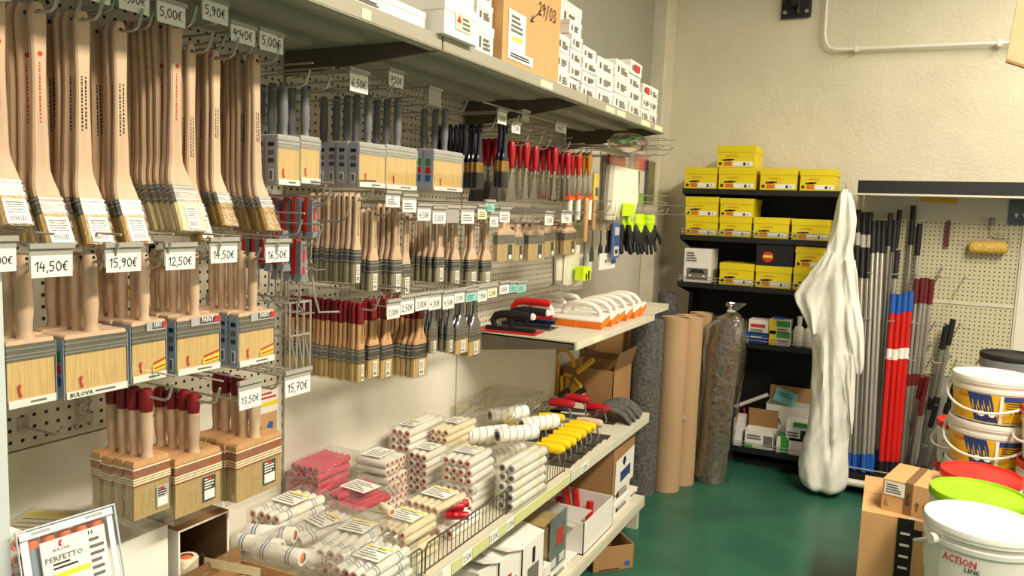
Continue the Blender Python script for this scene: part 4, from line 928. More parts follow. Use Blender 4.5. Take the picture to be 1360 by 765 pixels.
hook(P(866, 284, x=.3).y, P(866, 284, x=.3).z, .50, 'wire hook through the black and lime gloves'); hook(P(846, 284, x=.3).y, P(846, 284, x=.3).z, .46, 'wire hook deep among the black and lime gloves')
packet(827, 842, 270, 287, .36, 'neon', 'lime green header card above the gloves', wrap=False)
a, b = P(806, 250, x=.32), P(841, 250, x=.32); z1, z0 = P(823, 210, x=.32).z, P(823, 296, x=.32).z; w = b.y - a.y; H = z1 - z0
gm = MB()
for i in range(7): 
    x = -w * .42 + w * .84 * i / 6; gm.tube([(x, 0, H * .05), (x, -.008, H * .4), (x * .9, -.006, H * .85)], [w * .05, w * .085, w * .08], 8)
thing('glove_pack', [('gloves', gm.mesh('gloves', 'cloth_white')), ('header', MB().box(-w * .5, w * .1, -.006, .006, H * .88, H * 1.02).mesh('header', 'crimson', 0)), ('lettering', typed('NAVA', H * .10, w * .40, 'ink_blue', (w * .15, -.030, H * .56))),
                     ('bag', MB().cbox(-w * .54, w * .54, -.026, .02, 0, H, .01).mesh('bag', 'clear_wrap', 0))], 'pack of white gloves with blue lettering in a clear bag', 'glove pack', (.32, (a.y + b.y) / 2, z0), (0, 0, PI / 2))
packet(837, 856, 208, 272, .30, 'white_plastic', 'bagged brush set with pink top and lime foot', [('pink_top', 0, 1, .72, 1, 'roller_pink'), ('lime_foot', .2, 1, 0, .25, 'lid_green'), ('dark_part', .0, .45, .1, .7, 'steel_dark')], th=.03)
packet(857, 866, 214, 272, .32, 'black_rubber', 'black bagged tool beside the pink topped set', [('grey_part', .2, .8, .2, .6, 'steel_dark')], th=.03)
# bag of green and pink string under the shelf end
p = P(834, 194, x=.42)
sb_ = MB(); rr = random.Random(2)
def coil(m, cx, n, R):
    b = MB(); pts = [(cx + R * .9 * math.cos(i * .7) * rr.uniform(.6, 1), R * math.sin(i * .7) * rr.uniform(.5, 1), .02 + .016 * math.sin(i * 1.3)) for i in range(n)]
    return b.tube(pts, .003, 5).mesh('coil', m)
thing('string_bag', [('green_string', coil('green_print', -.05, 40, .07)), ('pink_string', coil('roller_pink', .09, 24, .05)), ('brush', MB().box(-.04, .06, -.03, .03, -.02, .004).mesh('brush', 'wood_dark', 0)),
                     ('bag', MB().lathe([(.02, -.03), (.11, -.015), (.13, .02), (.09, .05), (.02, .06)], 12, 1.1, .7).mesh('bag', 'clear_bag'))], 'bag of green and pink string lying on wire hooks', 'bag', (p.x, p.y, p.z), (0, 0, PI / 2))
for px, py, lb in ((884, 197, 'upper bare hook by the shelf end'), (897, 199, 'longest bare hook reaching past the shelf end'), (890, 206, 'lower bare hook by the shelf end'), (872, 208, 'bare hook behind the pink topped set'), (888, 273, 'bare hook above the gloves by the wall'), (884, 282, 'bare hook beside the gloves by the wall')):
    q = P(px, py, x=.50); hook(q.y, q.z, .48, lb, up=.012)
q = P(872, 206, x=.02); thing('hook_bar', MB().box(-.03, .004, 3.70, 4.9, 1.985, 2.0).box(-.03, .004, 3.70, 4.9, 1.56, 1.58).mesh('hook_bar', 'shelf_grey', 0), 'metal wall bars carrying the hooks past the gondola end', 'bar')

# ================================================================== plastering floats and trowels on the plank shelf
def float_spec(base, sponge):
    L, W = .215, .104
    hp = [(0, -L * .40, .036), (0, -L * .38, .060), (0, -L * .28, .083), (0, -L * .1, .091), (0, L * .1, .091), (0, L * .28, .081), (0, L * .38, .058), (0, L * .40, .036)]
    return [('sponge', MB().box(-W / 2, W / 2, -L / 2, L / 2, 0, .030).mesh('sponge', sponge, 0)), ('plate', MB().cbox(-W / 2, W / 2, -L / 2, L / 2, .030, .039, .004).mesh('plate', 'white_plastic', 30), [('rib', MB().box(-.014, .014, -L * .36, L * .36, .039, .046).mesh('rib', 'white_plastic', 0))]),
            ('handle', MB().tube(hp, [.011, .012, .0125, .013, .013, .0125, .012, .011], 12).mesh('handle', 'white_plastic'))]
FO, FBL = float_spec('w', 'orange_sponge'), float_spec('w', 'blue_plastic')
for i in range(6):
    thing('plaster_float', FO, ('white float with orange sponge at the end near the black trowels' if i == 0 else 'white float with orange sponge next to the shelf end rail' if i == 5 else 'white float with orange sponge inside the orange row'), 'float', (.385 + .006 * math.sin(i * 2), 3.053 + i * .108, 1.1225), (0, -.22, PI / 2 + .05 * math.sin(i * 3)), None if i in (0, 5) else 'orange sponge floats in the row')
for i in range(3):
    thing('plaster_float', FBL, ('white float with blue base nearest the red handled trowel', 'white float with blue base between two others', 'white float with blue base farthest along the pegboard')[i], 'float', (.16, 3.03 + i * .17, 1.111), (0, 0, PI / 2 + .12))
def trowel(hm, ball, plate_m, W=.12, L=.27):
    hp = [(-L * .18, .028, 0), (-L * .20, .045, 0), (-L * .14, .062, 0), (0, .066, 0), (L * .30, .066, 0)]
    sp = [('blade', MB().box(-W / 2, W / 2, -L / 2, L / 2, 0, .002).mesh('blade', plate_m, 0)), ('tang', MB().box(-.014, .014, -L * .42, L * .36, .002, .016).mesh('tang', hm, 0)),
          ('neck', MB().tube([(0, L * .22, .012), (0, L * .26, .04), (0, L * .2, .062), (0, L * .10, .068)], [.012, .013, .015, .016], 10).tube([(0, -.01, .012), (0, -.012, .05)], .008, 8).mesh('neck', hm)),
          ('grip', MB().tube([(0, L * .16, .066), (0, L * .02, .070), (0, -L * .22, .068), (0, -L * .36, .066)], [.013, .017, .0165, .015], 12).mesh('grip', hm))]
    if ball: sp.append(('end_ball', MB().lathe([(.004, -.014), (.012, -.010), (.0155, 0), (.012, .010), (.004, .014)], 12, c=(0, -L * .37, .066)).mesh('end_ball', 'white_plastic')))
    return sp
thing('plaster_trowel', trowel('black_matte', True, 'red_plastic'), 'black handled trowel on a red blade, nearest the shelf edge', 'trowel', (.20, 2.715, 1.111), (0, 0, PI / 2 + .1))
thing('plaster_trowel', trowel('black_matte', True, 'steel'), 'black handled trowel on a steel blade behind the red bladed one', 'trowel', (.20, 2.86, 1.111), (0, 0, PI / 2 + .1))
thing('plaster_trowel', trowel('red_plastic', False, 'steel_dark'), 'red handled trowel between the black trowels and the floats', 'trowel', (.16, 2.975, 1.135), (0, 0, PI / 2 + .15))
# ================================================================== cartons
def carton(l, w, h, m='carton_white', lid=True, marks=(), seam=True, flaps=None, inner=None, t=.004):
    """closed carton (or open when flaps given), base centre at origin; front face towards -y"""
    sp = []
    if flaps is None:
        sp.append(('body', MB().box(-l / 2, l / 2, -w / 2, w / 2, 0, h).mesh('body', m, 0)))
        if lid: sp.append(('lid', MB().box(-l / 2 - .0015, l / 2 + .0015, -w / 2 - .0015, w / 2 + .0015, h * .72, h + .0015).mesh('lid', m, 0)))
    else:
        b = MB().box(-l / 2, l / 2, -w / 2, -w / 2 + t, 0, h).box(-l / 2, l / 2, w / 2 - t, w / 2, 0, h).box(-l / 2, -l / 2 + t, -w / 2, w / 2, 0, h).box(l / 2 - t, l / 2, -w / 2, w / 2, 0, h).box(-l / 2, l / 2, -w / 2, w / 2, 0, t)
        sp.append(('body', b.mesh('body', m, 0)))
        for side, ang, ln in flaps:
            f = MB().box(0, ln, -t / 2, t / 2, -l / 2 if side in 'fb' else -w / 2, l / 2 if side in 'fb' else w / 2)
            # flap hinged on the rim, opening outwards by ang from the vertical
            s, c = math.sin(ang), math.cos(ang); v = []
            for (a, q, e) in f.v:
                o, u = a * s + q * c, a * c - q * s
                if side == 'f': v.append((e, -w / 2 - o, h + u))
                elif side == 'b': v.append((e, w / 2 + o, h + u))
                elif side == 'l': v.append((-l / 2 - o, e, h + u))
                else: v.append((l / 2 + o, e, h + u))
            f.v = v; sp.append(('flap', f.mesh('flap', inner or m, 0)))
    for mk in marks: sp.append(mk)
    return sp
def fmark(name, l, w, h, x0, x1, z0, z1, m, face='f', d=.0022, sub=None):
    """flat print on a carton face; fractions of the face"""
    if face == 'f': me = MB().box(l * (x0 - .5), l * (x1 - .5), -w / 2 - d, -w / 2 - d + .0006, h * z0, h * z1)
    elif face == 'l': me = MB().box(-l / 2 - d, -l / 2 - d + .0006, w * (.5 - x1), w * (.5 - x0), h * z0, h * z1)
    elif face == 'r': me = MB().box(l / 2 + d - .0006, l / 2 + d, w * (x0 - .5), w * (x1 - .5), h * z0, h * z1)
    else: me = MB().box(l * (x0 - .5), l * (x1 - .5), w * (z0 - .5), w * (z1 - .5), h + d - .0006, h + d)
    e = (name, me.mesh(name, m, 0)); return e + (sub,) if sub else e
def bars(l, w, h, x0, x1, z0, z1, n, m='ink_soft', d=.003, seed=0, name='print'):
    me = MB(); rr = random.Random(seed)
    for i in range(n):
        a = z0 + (z1 - z0) * (i + .2) / n; b = z0 + (z1 - z0) * (i + .75) / n; e = x0 + (x1 - x0) * rr.uniform(.55, 1)
        me.box(l * (x0 - .5), l * (e - .5), -w / 2 - d, -w / 2 - d + .0005, h * a, h * b)
    return (name, me.mesh(name, m, 0))
ZT = 2.0285
def topbox(l, r, pt, pb, x, dep, lb, marks='small', z=None, group=None, k=0):
    """carton on the top shelf whose aisle face fills the pixels l..r by pt..pb on the plane x"""
    pm = (pt + pb) / 2; y0, y1 = P(l, pm, x=x).y, P(r, pm, x=x).y; z0 = P((l + r) / 2, pb, x=x).z if z is None else z; z1 = P((l + r) / 2, pt, x=x).z
    L, H = y1 - y0, z1 - z0
    if marks == 'long': mk = [bars(L, dep, H, .42, .72, .25, .6, 3, 'ink_soft'), fmark('logo', L, dep, H, .38, .41, .35, .7, 'ink')]
    elif marks == 'red': mk = [fmark('frame', L, dep, H, .3, .8, .25, .75, 'paper_cream', sub=[('triangle', MB().prism([(-L * .16, H * .48), (-L * .02, H * .48), (-L * .09, H * .70)], -dep / 2 - .0034, -dep / 2 - .0022).mesh('triangle', 'ink_red', 0))]), bars(L, dep, H, .52, .76, .3, .7, 3)]
    else: mk = [bars(L, dep, H, .40, .82, .22, .62, 3, 'ink_soft', seed=k), fmark('logo', L, dep, H, .18, .28, .28, .62, 'ink_soft')]
    thing('carton', carton(L, dep, H, marks=mk), lb, 'box', (x - dep / 2, (y0 + y1) / 2, z0), (0, 0, PI / 2), group)
topbox(300, 565, -40, 36, .50, .30, 'long white carton lying over the first top shelf', 'long', ZT)
topbox(590, 634, 8, 60, .545, .24, 'white carton with red triangle jutting over the shelf edge', 'red', ZT)
topbox(592, 630, -42, 6, .545, .24, 'white carton with red triangle stacked on the jutting one', 'red')
topbox(632, 655, 34, 72, .49, .12, 'small white carton beside the big brown carton', 'small', ZT)
topbox(633, 654, 6, 33, .47, .10, 'small white carton, second of the stack by the brown carton', 'small')
topbox(634, 653, -22, 5, .47, .10, 'small white carton, top of the stack by the brown carton', 'small')
y0, y1 = P(667, 60, x=.50).y, P(743, 60, x=.50).y; L = y1 - y0; H = .36; dep = .36
mk = [fmark('shipping_label', L, dep, H, .08, .36, .14, .46, 'paper_white', sub=[('yellow_band', MB().box(-L * .36, -L * .20, -dep / 2 - .0034, -dep / 2 - .0028, H * .22, H * .25).mesh('band', 'paper_yellow', 0)), bars(L, dep, H, .12, .32, .28, .43, 4)]),
      fmark('barcode_label', L, dep, H, .08, .50, .06, .14, 'paper_white', sub=[bars(L, dep, H, .12, .46, .08, .12, 2, 'ink')])]
hm = hand('29/03', .06, .14, mat='ink', y=-dep / 2 - .003); 
for v in hm.vertices: v.co.x += L * .24; v.co.z += H * .60
ar = hand('>', .05, mat='ink', y=-dep / 2 - .003, pen=.06)
for v in ar.vertices: v.co.x -= L * .02; v.co.z += H * .52
mk += [('handwriting', hm), ('arrow', ar)]
thing('carton', carton(L, dep, H, 'cardboard', lid=False, marks=mk), 'big brown carton marked 29/03 with an arrow', 'box', (.50 - dep / 2, (y0 + y1) / 2, ZT), (0, 0, PI / 2))
# small white boxes stacked in steps towards the shelf end
cols = [(743, 759, 46, 105, 3, .50), (761, 776, 28, 116, 5, .50), (745, 774, 4, 60, 3, .40), (777, 796, 63, 128, 4, .50), (797, 818, 78, 137, 3, .50), (818, 838, 82, 145, 3, .50), (839, 855, 82, 154, 4, .50), (856, 866, 112, 158, 3, .50), (866, 877, 116, 164, 3, .50)]
wd = ['first', 'second', 'third', 'fourth', 'fifth', 'sixth', 'seventh', 'eighth', 'last']
for ci, (l, r, pt, pb, n, x) in enumerate(cols):
    z1 = P((l + r) / 2, pt, x=x).z; hh = (z1 - ZT) / n; y0, y1 = P(l, pt, x=x).y + .001, P(r, pt, x=x).y - .001; L = y1 - y0
    rr = random.Random(ci)
    for i in range(n):
        h = hh - .0045; dep = .09
        mk = [bars(L, dep, h, .38, .85, .22, .68, 3, 'ink_soft', seed=i), fmark('logo', L, dep, h, .16, .25, .28, .66, 'ink_soft')]
        if ci in (6, 7) and i == n - 1: mk.append(fmark('red_stamp', L, dep, h, .3, .8, .3, .8, 'ink_red', d=.0036))
        thing('carton', carton(L, dep, h, marks=mk), 'small white brush box in the %s stack of the stepped row' % wd[ci], 'box', (x - dep / 2 + rr.uniform(-.012, 0), (y0 + y1) / 2, ZT + i * (hh) + .0005), (0, 0, PI / 2 + rr.uniform(-.03, .03)), 'small white brush boxes of the %s stack' % wd[ci])
    if x > .45:
        pass
# ================================================================== rollers and roller packs on the base shelf
_rm = {}
def roller_meshes(r, L, m, core, stripe=None):
    k = (r, L, m, core, stripe)
    if k in _rm: return _rm[k]
    n = 14; b = MB(); rc = r * .60
    prof = [(rc, 0), (r * .9, 0), (r, r * .12), (r, L - r * .12), (r * .9, L), (rc, L)]
    rot = Matrix.Rotation(-PI / 2, 4, 'X')
    b.lathe(prof, n, mat=rot, caps=False)
    c = MB().lathe([(rc * .55, .001), (rc, -.0008), (rc * 1.02, .004)], 12, mat=rot, caps=False).lathe([(rc * 1.0, L - .003), (rc * .4, L - .0005)], 12, mat=rot, caps=True)
    h = MB().lathe([(rc * .56, .0022), (rc * .5, .003)], 12, mat=rot)
    sub = [('core', c.mesh('core', core)), ('core_hole', h.mesh('core_hole', 'hole_black' if core == 'core_grey' else 'hole_dark'))]
    if stripe:
        s = MB()
        if stripe[1] == 'ring':
            for f in (.18, .24, .72, .78): sub.append(('stripe', MB().lathe([(r * 1.012, L * f), (r * 1.012, L * f + .003)], n, mat=rot, caps=False).mesh('stripe', stripe[0])))
        else:
            pts = [(r * 1.0 * math.cos(i * .35), L * (.04 + .92 * i / 90), r * 1.0 * math.sin(i * .35)) for i in range(91)]
            s.tube(pts, r * .05, 4)
            sub.append(('stripe', s.mesh('stripe', stripe[0])))
    _rm[k] = (b.mesh('roller', m), sub); return _rm[k]
def wrap_mb(x0, x1, y0, y1, z0, z1, seed=0, amp=.004, n=5):
    """crumpled film around a block"""
    rr = random.Random(seed); m = MB()
    def face(fn):
        g = [[fn(i / n, j / n) for i in range(n + 1)] for j in range(n + 1)]
        m.add([p for r in g for p in r], [(j * (n + 1) + i, j * (n + 1) + i + 1, (j + 1) * (n + 1) + i + 1, (j + 1) * (n + 1) + i) for j in range(n) for i in range(n)])
    J = lambda a: a + rr.uniform(-amp, amp)
    X = lambda u: x0 + (x1 - x0) * u
    Y = lambda u: y0 + (y1 - y0) * u
    Z = lambda u: z0 + (z1 - z0) * u
    e = lambda u, v: 0 if u in (0, 1) or v in (0, 1) else rr.uniform(-amp, amp)
    face(lambda u, v: (X(u), Y(v), z1 + e(u, v)))
    face(lambda u, v: (X(u), y0 + e(u, v), Z(v)))
    face(lambda u, v: (X(u), y1 + e(u, v), Z(v)))
    face(lambda u, v: (x0 + e(u, v), Y(u), Z(v)))
    face(lambda u, v: (x1 + e(u, v), Y(u), Z(v)))
    return m
def roller_pack(nx, nz, r, L, m, core, stripe=None, label='paper_white', wrap=True, extra=0, skip=(), lab_y=.55, tail=.0, seed=0, ly='ink_soft'):
    sp = []; rm, sub = roller_meshes(r, L, m, core, stripe); rr = random.Random(seed)
    return dict(nx=nx, nz=nz, r=r, L=L, rm=rm, sub=sub, label=label, wrap=wrap, skip=skip, lab_y=lab_y, tail=tail, seed=seed, extra=extra)
def put_pack(pk, loc, lb, yaw=0.0, pitch=0.0, cat='roller pack', group=None, name='roller_pack'):
    """pack's front bottom left corner at loc"""
    nx, nz, r, L = pk['nx'], pk['nz'], pk['r'], pk['L']; W, H = nx * 2 * r, nz * 2 * r
    o = link(name, None, None, loc, (pitch, 0, yaw)); tag(o, lb, cat, group); rr = random.Random(pk['seed'])
    for j in range(nz):
        for i in range(nx):
            if (i, j) in pk['skip']: continue
            q = link('roller', pk['rm'], o, ((2 * i + 1) * r, rr.uniform(0, .008), (2 * j + 1) * r), (0, rr.uniform(0, 6), 0)); grow(pk['sub'], q)
    for i in range(pk['extra']):
        q = link('roller', pk['rm'], o, ((2 * i + 2) * r + .3 * r, .01, H + r), (0, 1, .0)); grow(pk['sub'], q)
    g = .003; top = H + g + (2 * r if pk['extra'] else 0)
    if pk['wrap']: link('wrap', wrap_mb(-g, W + g, -.006, L + .012 + pk['tail'], -.0005, top, pk['seed'], .0035).mesh('wrap', 'clear_wrap', 0), o)
    if pk['label']:
        y0 = L * pk['lab_y'] - .030; c = MB().box(W * .12, W * .88, y0, y0 + .075, top + .003, top + .0036).mesh('card', pk['label'], 0)
        pr = MB()
        for i in range(5): pr.box(W * .18, W * (.80 - .12 * (i % 3)), y0 + .010 + i * .012, y0 + .014 + i * .012, top + .0040, top + .0042)
        q = link('card', c, o); link('print', pr.mesh('print', 'ink_soft', 0), q)
        link('yellow_band', MB().box(W * .14, W * .86, y0 + .062, y0 + .070, top + .0037, top + .0040).mesh('band', 'paper_yellow', 0), q) if pk['seed'] % 2 else None
    return o
def at_(px, py, z): return P(px, py, z=z)
PINK = roller_pack(5, 2, .0108, .15, 'roller_pink', 'core_grey', None, None, seed=1, tail=.03)
put_pack(PINK, at_(382, 655, .745), 'clear pack of pink foam rollers, lower of the pink stack', .06)
put_pack(dict(PINK, seed=3), at_(382, 655, .745) + Vector((0, .004, .048)), 'clear pack of pink foam rollers, upper of the pink stack', .03)
PINK2 = roller_pack(6, 1, .0108, .15, 'roller_pink', 'core_grey', None, 'paper_white', seed=2, extra=2, tail=.02)
put_pack(PINK2, at_(428, 672, .715), 'flat pack of pink foam rollers with small white label', -.10)
put_pack(dict(PINK, nx=6, seed=4), at_(388, 690, .655) , 'pack of pink foam rollers half buried under the other pink packs', .03)
CRM = roller_pack(5, 2, .0118, .15, 'roller_cream', 'core_orange', None, 'paper_white', seed=5, tail=.04)
put_pack(CRM, at_(491, 716, .675), 'clear pack of ten cream rollers behind the wire fence', -.02)
put_pack(dict(CRM, seed=6, label=None), at_(491, 716, .675) + Vector((.005, .006, -.066)), 'pack of cream rollers underneath the top cream pack', -.03)
put_pack(dict(CRM, seed=7, nz=1), at_(491, 716, .675) + Vector((.0, .17, .035)), 'cream roller pack with white label behind the ten cream rollers', -.05)
o = at_(506, 672, .745); rm, sub = roller_meshes(.0125, .055, 'roller_cream', 'core_orange')
thing('paint_roller', [('sleeve', rm, sub)], 'single short cream roller lying across the cream packs', 'paint roller', o, (0, 0, -PI / 2 - .35))
rm, sub = roller_meshes(.0125, .055, 'crimson', 'core_grey')
for i, (dx, dy, dz) in enumerate(((0, 0, 0), (.03, .012, 0), (.0, .03, .0), (.012, .012, .022), (.016, .036, .022))):
    q = at_(588, 690, .665) + Vector((dx - .01, dy, dz + .013))
    thing('paint_roller', [('sleeve', rm, sub)], 'short crimson roller in the little heap beside the fence', 'paint roller', q, (0, 0, -1.15 + .1 * i), 'short crimson rollers')
WH = roller_pack(5, 2, .0118, .12, 'roller_white', 'core_orange', None, 'paper_white', seed=8)
put_pack(WH, at_(513, 634, .735), 'white roller pack with core ends facing the aisle', PI / 2 + .03)
put_pack(dict(WH, seed=9, label=None), at_(513, 634, .735) + Vector((.003, .004, -.055)), 'white roller pack under the one facing the aisle', PI / 2)
put_pack(dict(WH, seed=43, nz=3, label=None), Vector((at_(513, 634, .735).x + .003, at_(513, 634, .735).y + .004, .607)), 'lowest white roller pack facing the aisle', PI / 2)
WB = roller_pack(3, 4, .0135, .22, 'roller_white', 'core_red', None, 'paper_white', seed=10, lab_y=.3)
put_pack(dict(WB, nz=5), at_(540, 640, .655) + Vector((0, 0, -.027)), 'tall white roller pack with red cores by the gondola panel', .02)
put_pack(dict(WB, nz=4, seed=11, nx=3), at_(518, 588, .775) + Vector((0, 0, -.054)), 'white roller pack with red cores on top by the panel', .02)
CR = roller_pack(3, 4, .0125, .20, 'roller_cream', 'core_red', None, 'paper_white', seed=12)
put_pack(CR, at_(570, 604, .715), 'pack of long cream rollers with red cores against the panel', .0)
put_pack(dict(CR, nz=3, seed=41, label=None), at_(570, 604, .715) + Vector((0, .01, -.078)), 'pack of long cream rollers beneath another against the panel', .0)
WC = roller_pack(4, 3, .0135, .16, 'roller_white', 'core_orange', None, None, seed=13)
put_pack(WC, at_(590, 672, .607), 'white roller pack at the bottom of the middle stack', -.02)
put_pack(dict(WC, nz=2, seed=14), at_(590, 672, .607) + Vector((-.012, .004, .083)), 'white roller pack in the middle of the middle stack', .02)
put_pack(dict(WC, nz=1, seed=15, label='paper_white'), at_(590, 672, .607) + Vector((-.02, .006, .139)), 'labelled white roller pack on top of the middle stack', .04)
o = at_(596, 680, .607)
rm, sub = roller_meshes(.017, .17, 'roller_white', 'core_orange')
for i in range(3): thing('paint_roller', [('sleeve', rm, sub)], 'loose white roller lying behind the wire fence', 'paint roller', o + Vector((.075 + .036 * (i % 2), -.19 + .01 * i, .018 + (.03 if i == 2 else 0))), (0, 0, -.06 + .05 * i), 'loose white rollers behind the fence')
DK = roller_pack(3, 5, .0160, .24, 'roller_white', 'core_grey', ('paper_yellow', 'ring'), None, seed=16)
put_pack(dict(DK, nx=2), at_(659, 676, .607), 'tall pack of dark cored rollers at the fence end', -.03)
BR = roller_meshes(.030, .17, 'roller_white', 'core_grey', ('stripe_grey', 'spiral'))
for px, py, z, yaw, lb in ((660, 590, .735, -.55, 'big white roller with grey spiral stripe and dark core'), (620, 590, .72, -.6, 'big spiral striped roller next to the long cream rollers'), (692, 575, .72, -.55, 'big spiral striped roller next to the yellow trowels'), (650, 562, .745, -.6, 'big spiral striped roller inside the clear tray')):
    thing('paint_roller', [('sleeve', BR[0], BR[1])], lb, 'paint roller', at_(px, py, z) + Vector((0, 0, .03)), (0, 0, yaw))
thing('clear_tray', [('shell', wrap_mb(0, .22, 0, .38, 0, .075, 5, .002).mesh('shell', 'clear_bag', 0)), ('rim', MB().tube([(0, 0, .075), (.22, 0, .075), (.22, .38, .075), (0, .38, .075)], .002, 5, closed=True).mesh('rim', 'clear_box'))], 'clear plastic tray of big rollers against the panel', 'tray', (.03, 2.60, .74))
thing('roller_pack', [('roller', BR[0], BR[1]), ('wrap', wrap_mb(-.034, .034, -.01, .18, -.034, .036, 3, .003).mesh('wrap', 'clear_wrap', 0))], 'bagged spiral striped roller under the clear tray', 'roller pack', (.10, 2.72, .65), (0, 0, -.4))
thing('roller_pack', [('roller', BR[0], BR[1]), ('wrap', wrap_mb(-.034, .034, -.01, .18, -.034, .036, 4, .003).mesh('wrap', 'clear_wrap', 0))], 'bagged spiral striped roller beside the dark cored pack', 'roller pack', (.26, 2.50, .65), (0, 0, -.3))
# blue striped rollers, nearer end
ST = roller_pack(4, 2, .0128, .17, 'roller_white', 'core_orange', ('stripe_blue', 'ring'), 'paper_white', seed=17, tail=.02, lab_y=.55)
put_pack(ST, at_(331, 700, .745), 'pack of blue striped rollers against the gondola panel', -.02)
put_pack(dict(ST, seed=19), at_(331, 700, .745) + Vector((.0, .0, -.056)), 'pack of blue striped rollers beneath the one against the panel', .0)
put_pack(dict(ST, seed=21, lab_y=.8), at_(408, 752, .715), 'pack of blue striped rollers with yellow banded label in the heap', .10)
put_pack(dict(ST, seed=22, label=None), at_(408, 752, .715) + Vector((-.01, .02, -.057)), 'pack of blue striped rollers buried in the heap', .06)
put_pack(dict(ST, seed=23, lab_y=.5), at_(441, 778, .70), 'pack of blue striped rollers right behind the near fence', .0)
put_pack(dict(ST, seed=24, label=None), at_(441, 778, .70) + Vector((.0, .01, -.057)), 'pack of blue striped rollers under the one behind the near fence', .0)
put_pack(dict(ST, seed=25, nz=1), at_(372, 712, .725), 'thin pack of blue striped rollers wedged in the heap', -.25)
BS2 = roller_meshes(.021, .13, 'roller_white', 'core_orange', ('stripe_blue', 'ring'))
for i, (px, py, z, yaw) in enumerate(((312, 728, .735, -1.35), (326, 716, .745, -1.2), (375, 752, .72, -.9), (340, 740, .74, -1.4))):
    thing('paint_roller', [('sleeve', BS2[0], BS2[1])], ('thick blue striped roller pointing out of the heap', 'thick blue striped roller across the heap', 'thick blue striped roller near the brown carton edge', 'thick blue striped roller by the panel')[i], 'paint roller', at_(px, py, z) + Vector((0, 0, .02)), (0, .0, yaw))
thing('plastic_film', wrap_mb(0, .24, 0, .30, 0, .04, 31, .012, 7).mesh('film', 'clear_wrap', 0), 'crumpled clear film over the striped roller heap', 'film', at_(330, 738, .76))
# cartons at the near end of the base shelf
def lowbox(l, r, pt, x, dep, z0, lb, m='carton_white', marks=None, lid=False, yaw=0, flaps=None, inner=None, py=None):
    py = py or pt + 20; y0, y1 = P(l, py, x=x).y, P(r, py, x=x).y; H = P((l + r) / 2, pt, x=x).z - z0; L = y1 - y0
    mk = marks(L, dep, H) if marks else []
    return thing('carton', carton(L, dep, H, m, lid, mk, flaps=flaps, inner=inner), lb, 'box', (x - dep / 2, (y0 + y1) / 2, z0), (0, 0, PI / 2 + yaw)), L, H
lowbox(128, 223, 716, .27, .25, .607, 'closed white carton beside the blister pack', lid=False, py=740)
# open ended carton lying on its side, mouth towards the aisle
y0, y1 = P(237, 730, x=.28).y, P(304, 720, x=.28).y; z1 = P(270, 692, x=.28).z; L = y1 - y0; H = z1 - .607; t = .004; w = .26
b = MB().box(0, L, 0, w, 0, t).box(0, L, 0, w, H - t, H).box(0, t, 0, w, t, H - t).box(L - t, L, 0, w, t, H - t)
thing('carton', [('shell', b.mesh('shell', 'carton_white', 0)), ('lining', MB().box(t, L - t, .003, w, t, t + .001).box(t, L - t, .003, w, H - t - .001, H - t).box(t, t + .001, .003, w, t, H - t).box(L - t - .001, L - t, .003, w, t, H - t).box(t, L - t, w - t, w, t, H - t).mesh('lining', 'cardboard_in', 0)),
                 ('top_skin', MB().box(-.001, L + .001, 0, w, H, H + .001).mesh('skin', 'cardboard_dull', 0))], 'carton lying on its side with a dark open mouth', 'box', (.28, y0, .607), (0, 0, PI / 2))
rm, sub = roller_meshes(.026, .20, 'roller_cream', 'core_orange', ('paper_yellow', 'ring'))
q = P(247, 745, x=.24); thing('paint_roller', [('sleeve', rm, sub)], 'cream roller standing inside the open carton', 'paint roller', (.24, q.y, .614), (PI / 2, 0, 0))
# open brown carton with cream rollers in the foreground
y0, y1 = P(275, 765, x=.52).y, P(420, 765, x=.52).y
rm, sub = roller_meshes(.022, .16, 'roller_cream', 'core_orange', ('paper_yellow', 'ring'))
bxl = y1 - y0
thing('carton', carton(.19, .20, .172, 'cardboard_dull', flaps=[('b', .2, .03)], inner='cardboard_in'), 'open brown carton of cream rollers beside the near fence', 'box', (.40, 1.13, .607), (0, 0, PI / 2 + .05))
for i in range(4):
    thing('paint_roller', [('sleeve', rm, sub)], 'cream roller with yellow stripes in the open brown carton', 'paint roller', (.32, 1.06 + .044 * i, .735), (0, .1, -PI / 2 + .05), 'cream rollers in the open brown carton')
tr = MB()
q = P(262, 762, x=.46)
thing('blister_tray', [('shell', wrap_mb(0, .15, 0, .10, 0, .03, 41, .001).mesh('shell', 'clear_box', 0)), ('white_print', MB().box(.01, .14, .085, .0855, .004, .026).mesh('print', 'paper_cream', 0))], 'clear blister tray in front of the open carton', 'tray', (.30, 1.045, .785), (.1, .1, .35))
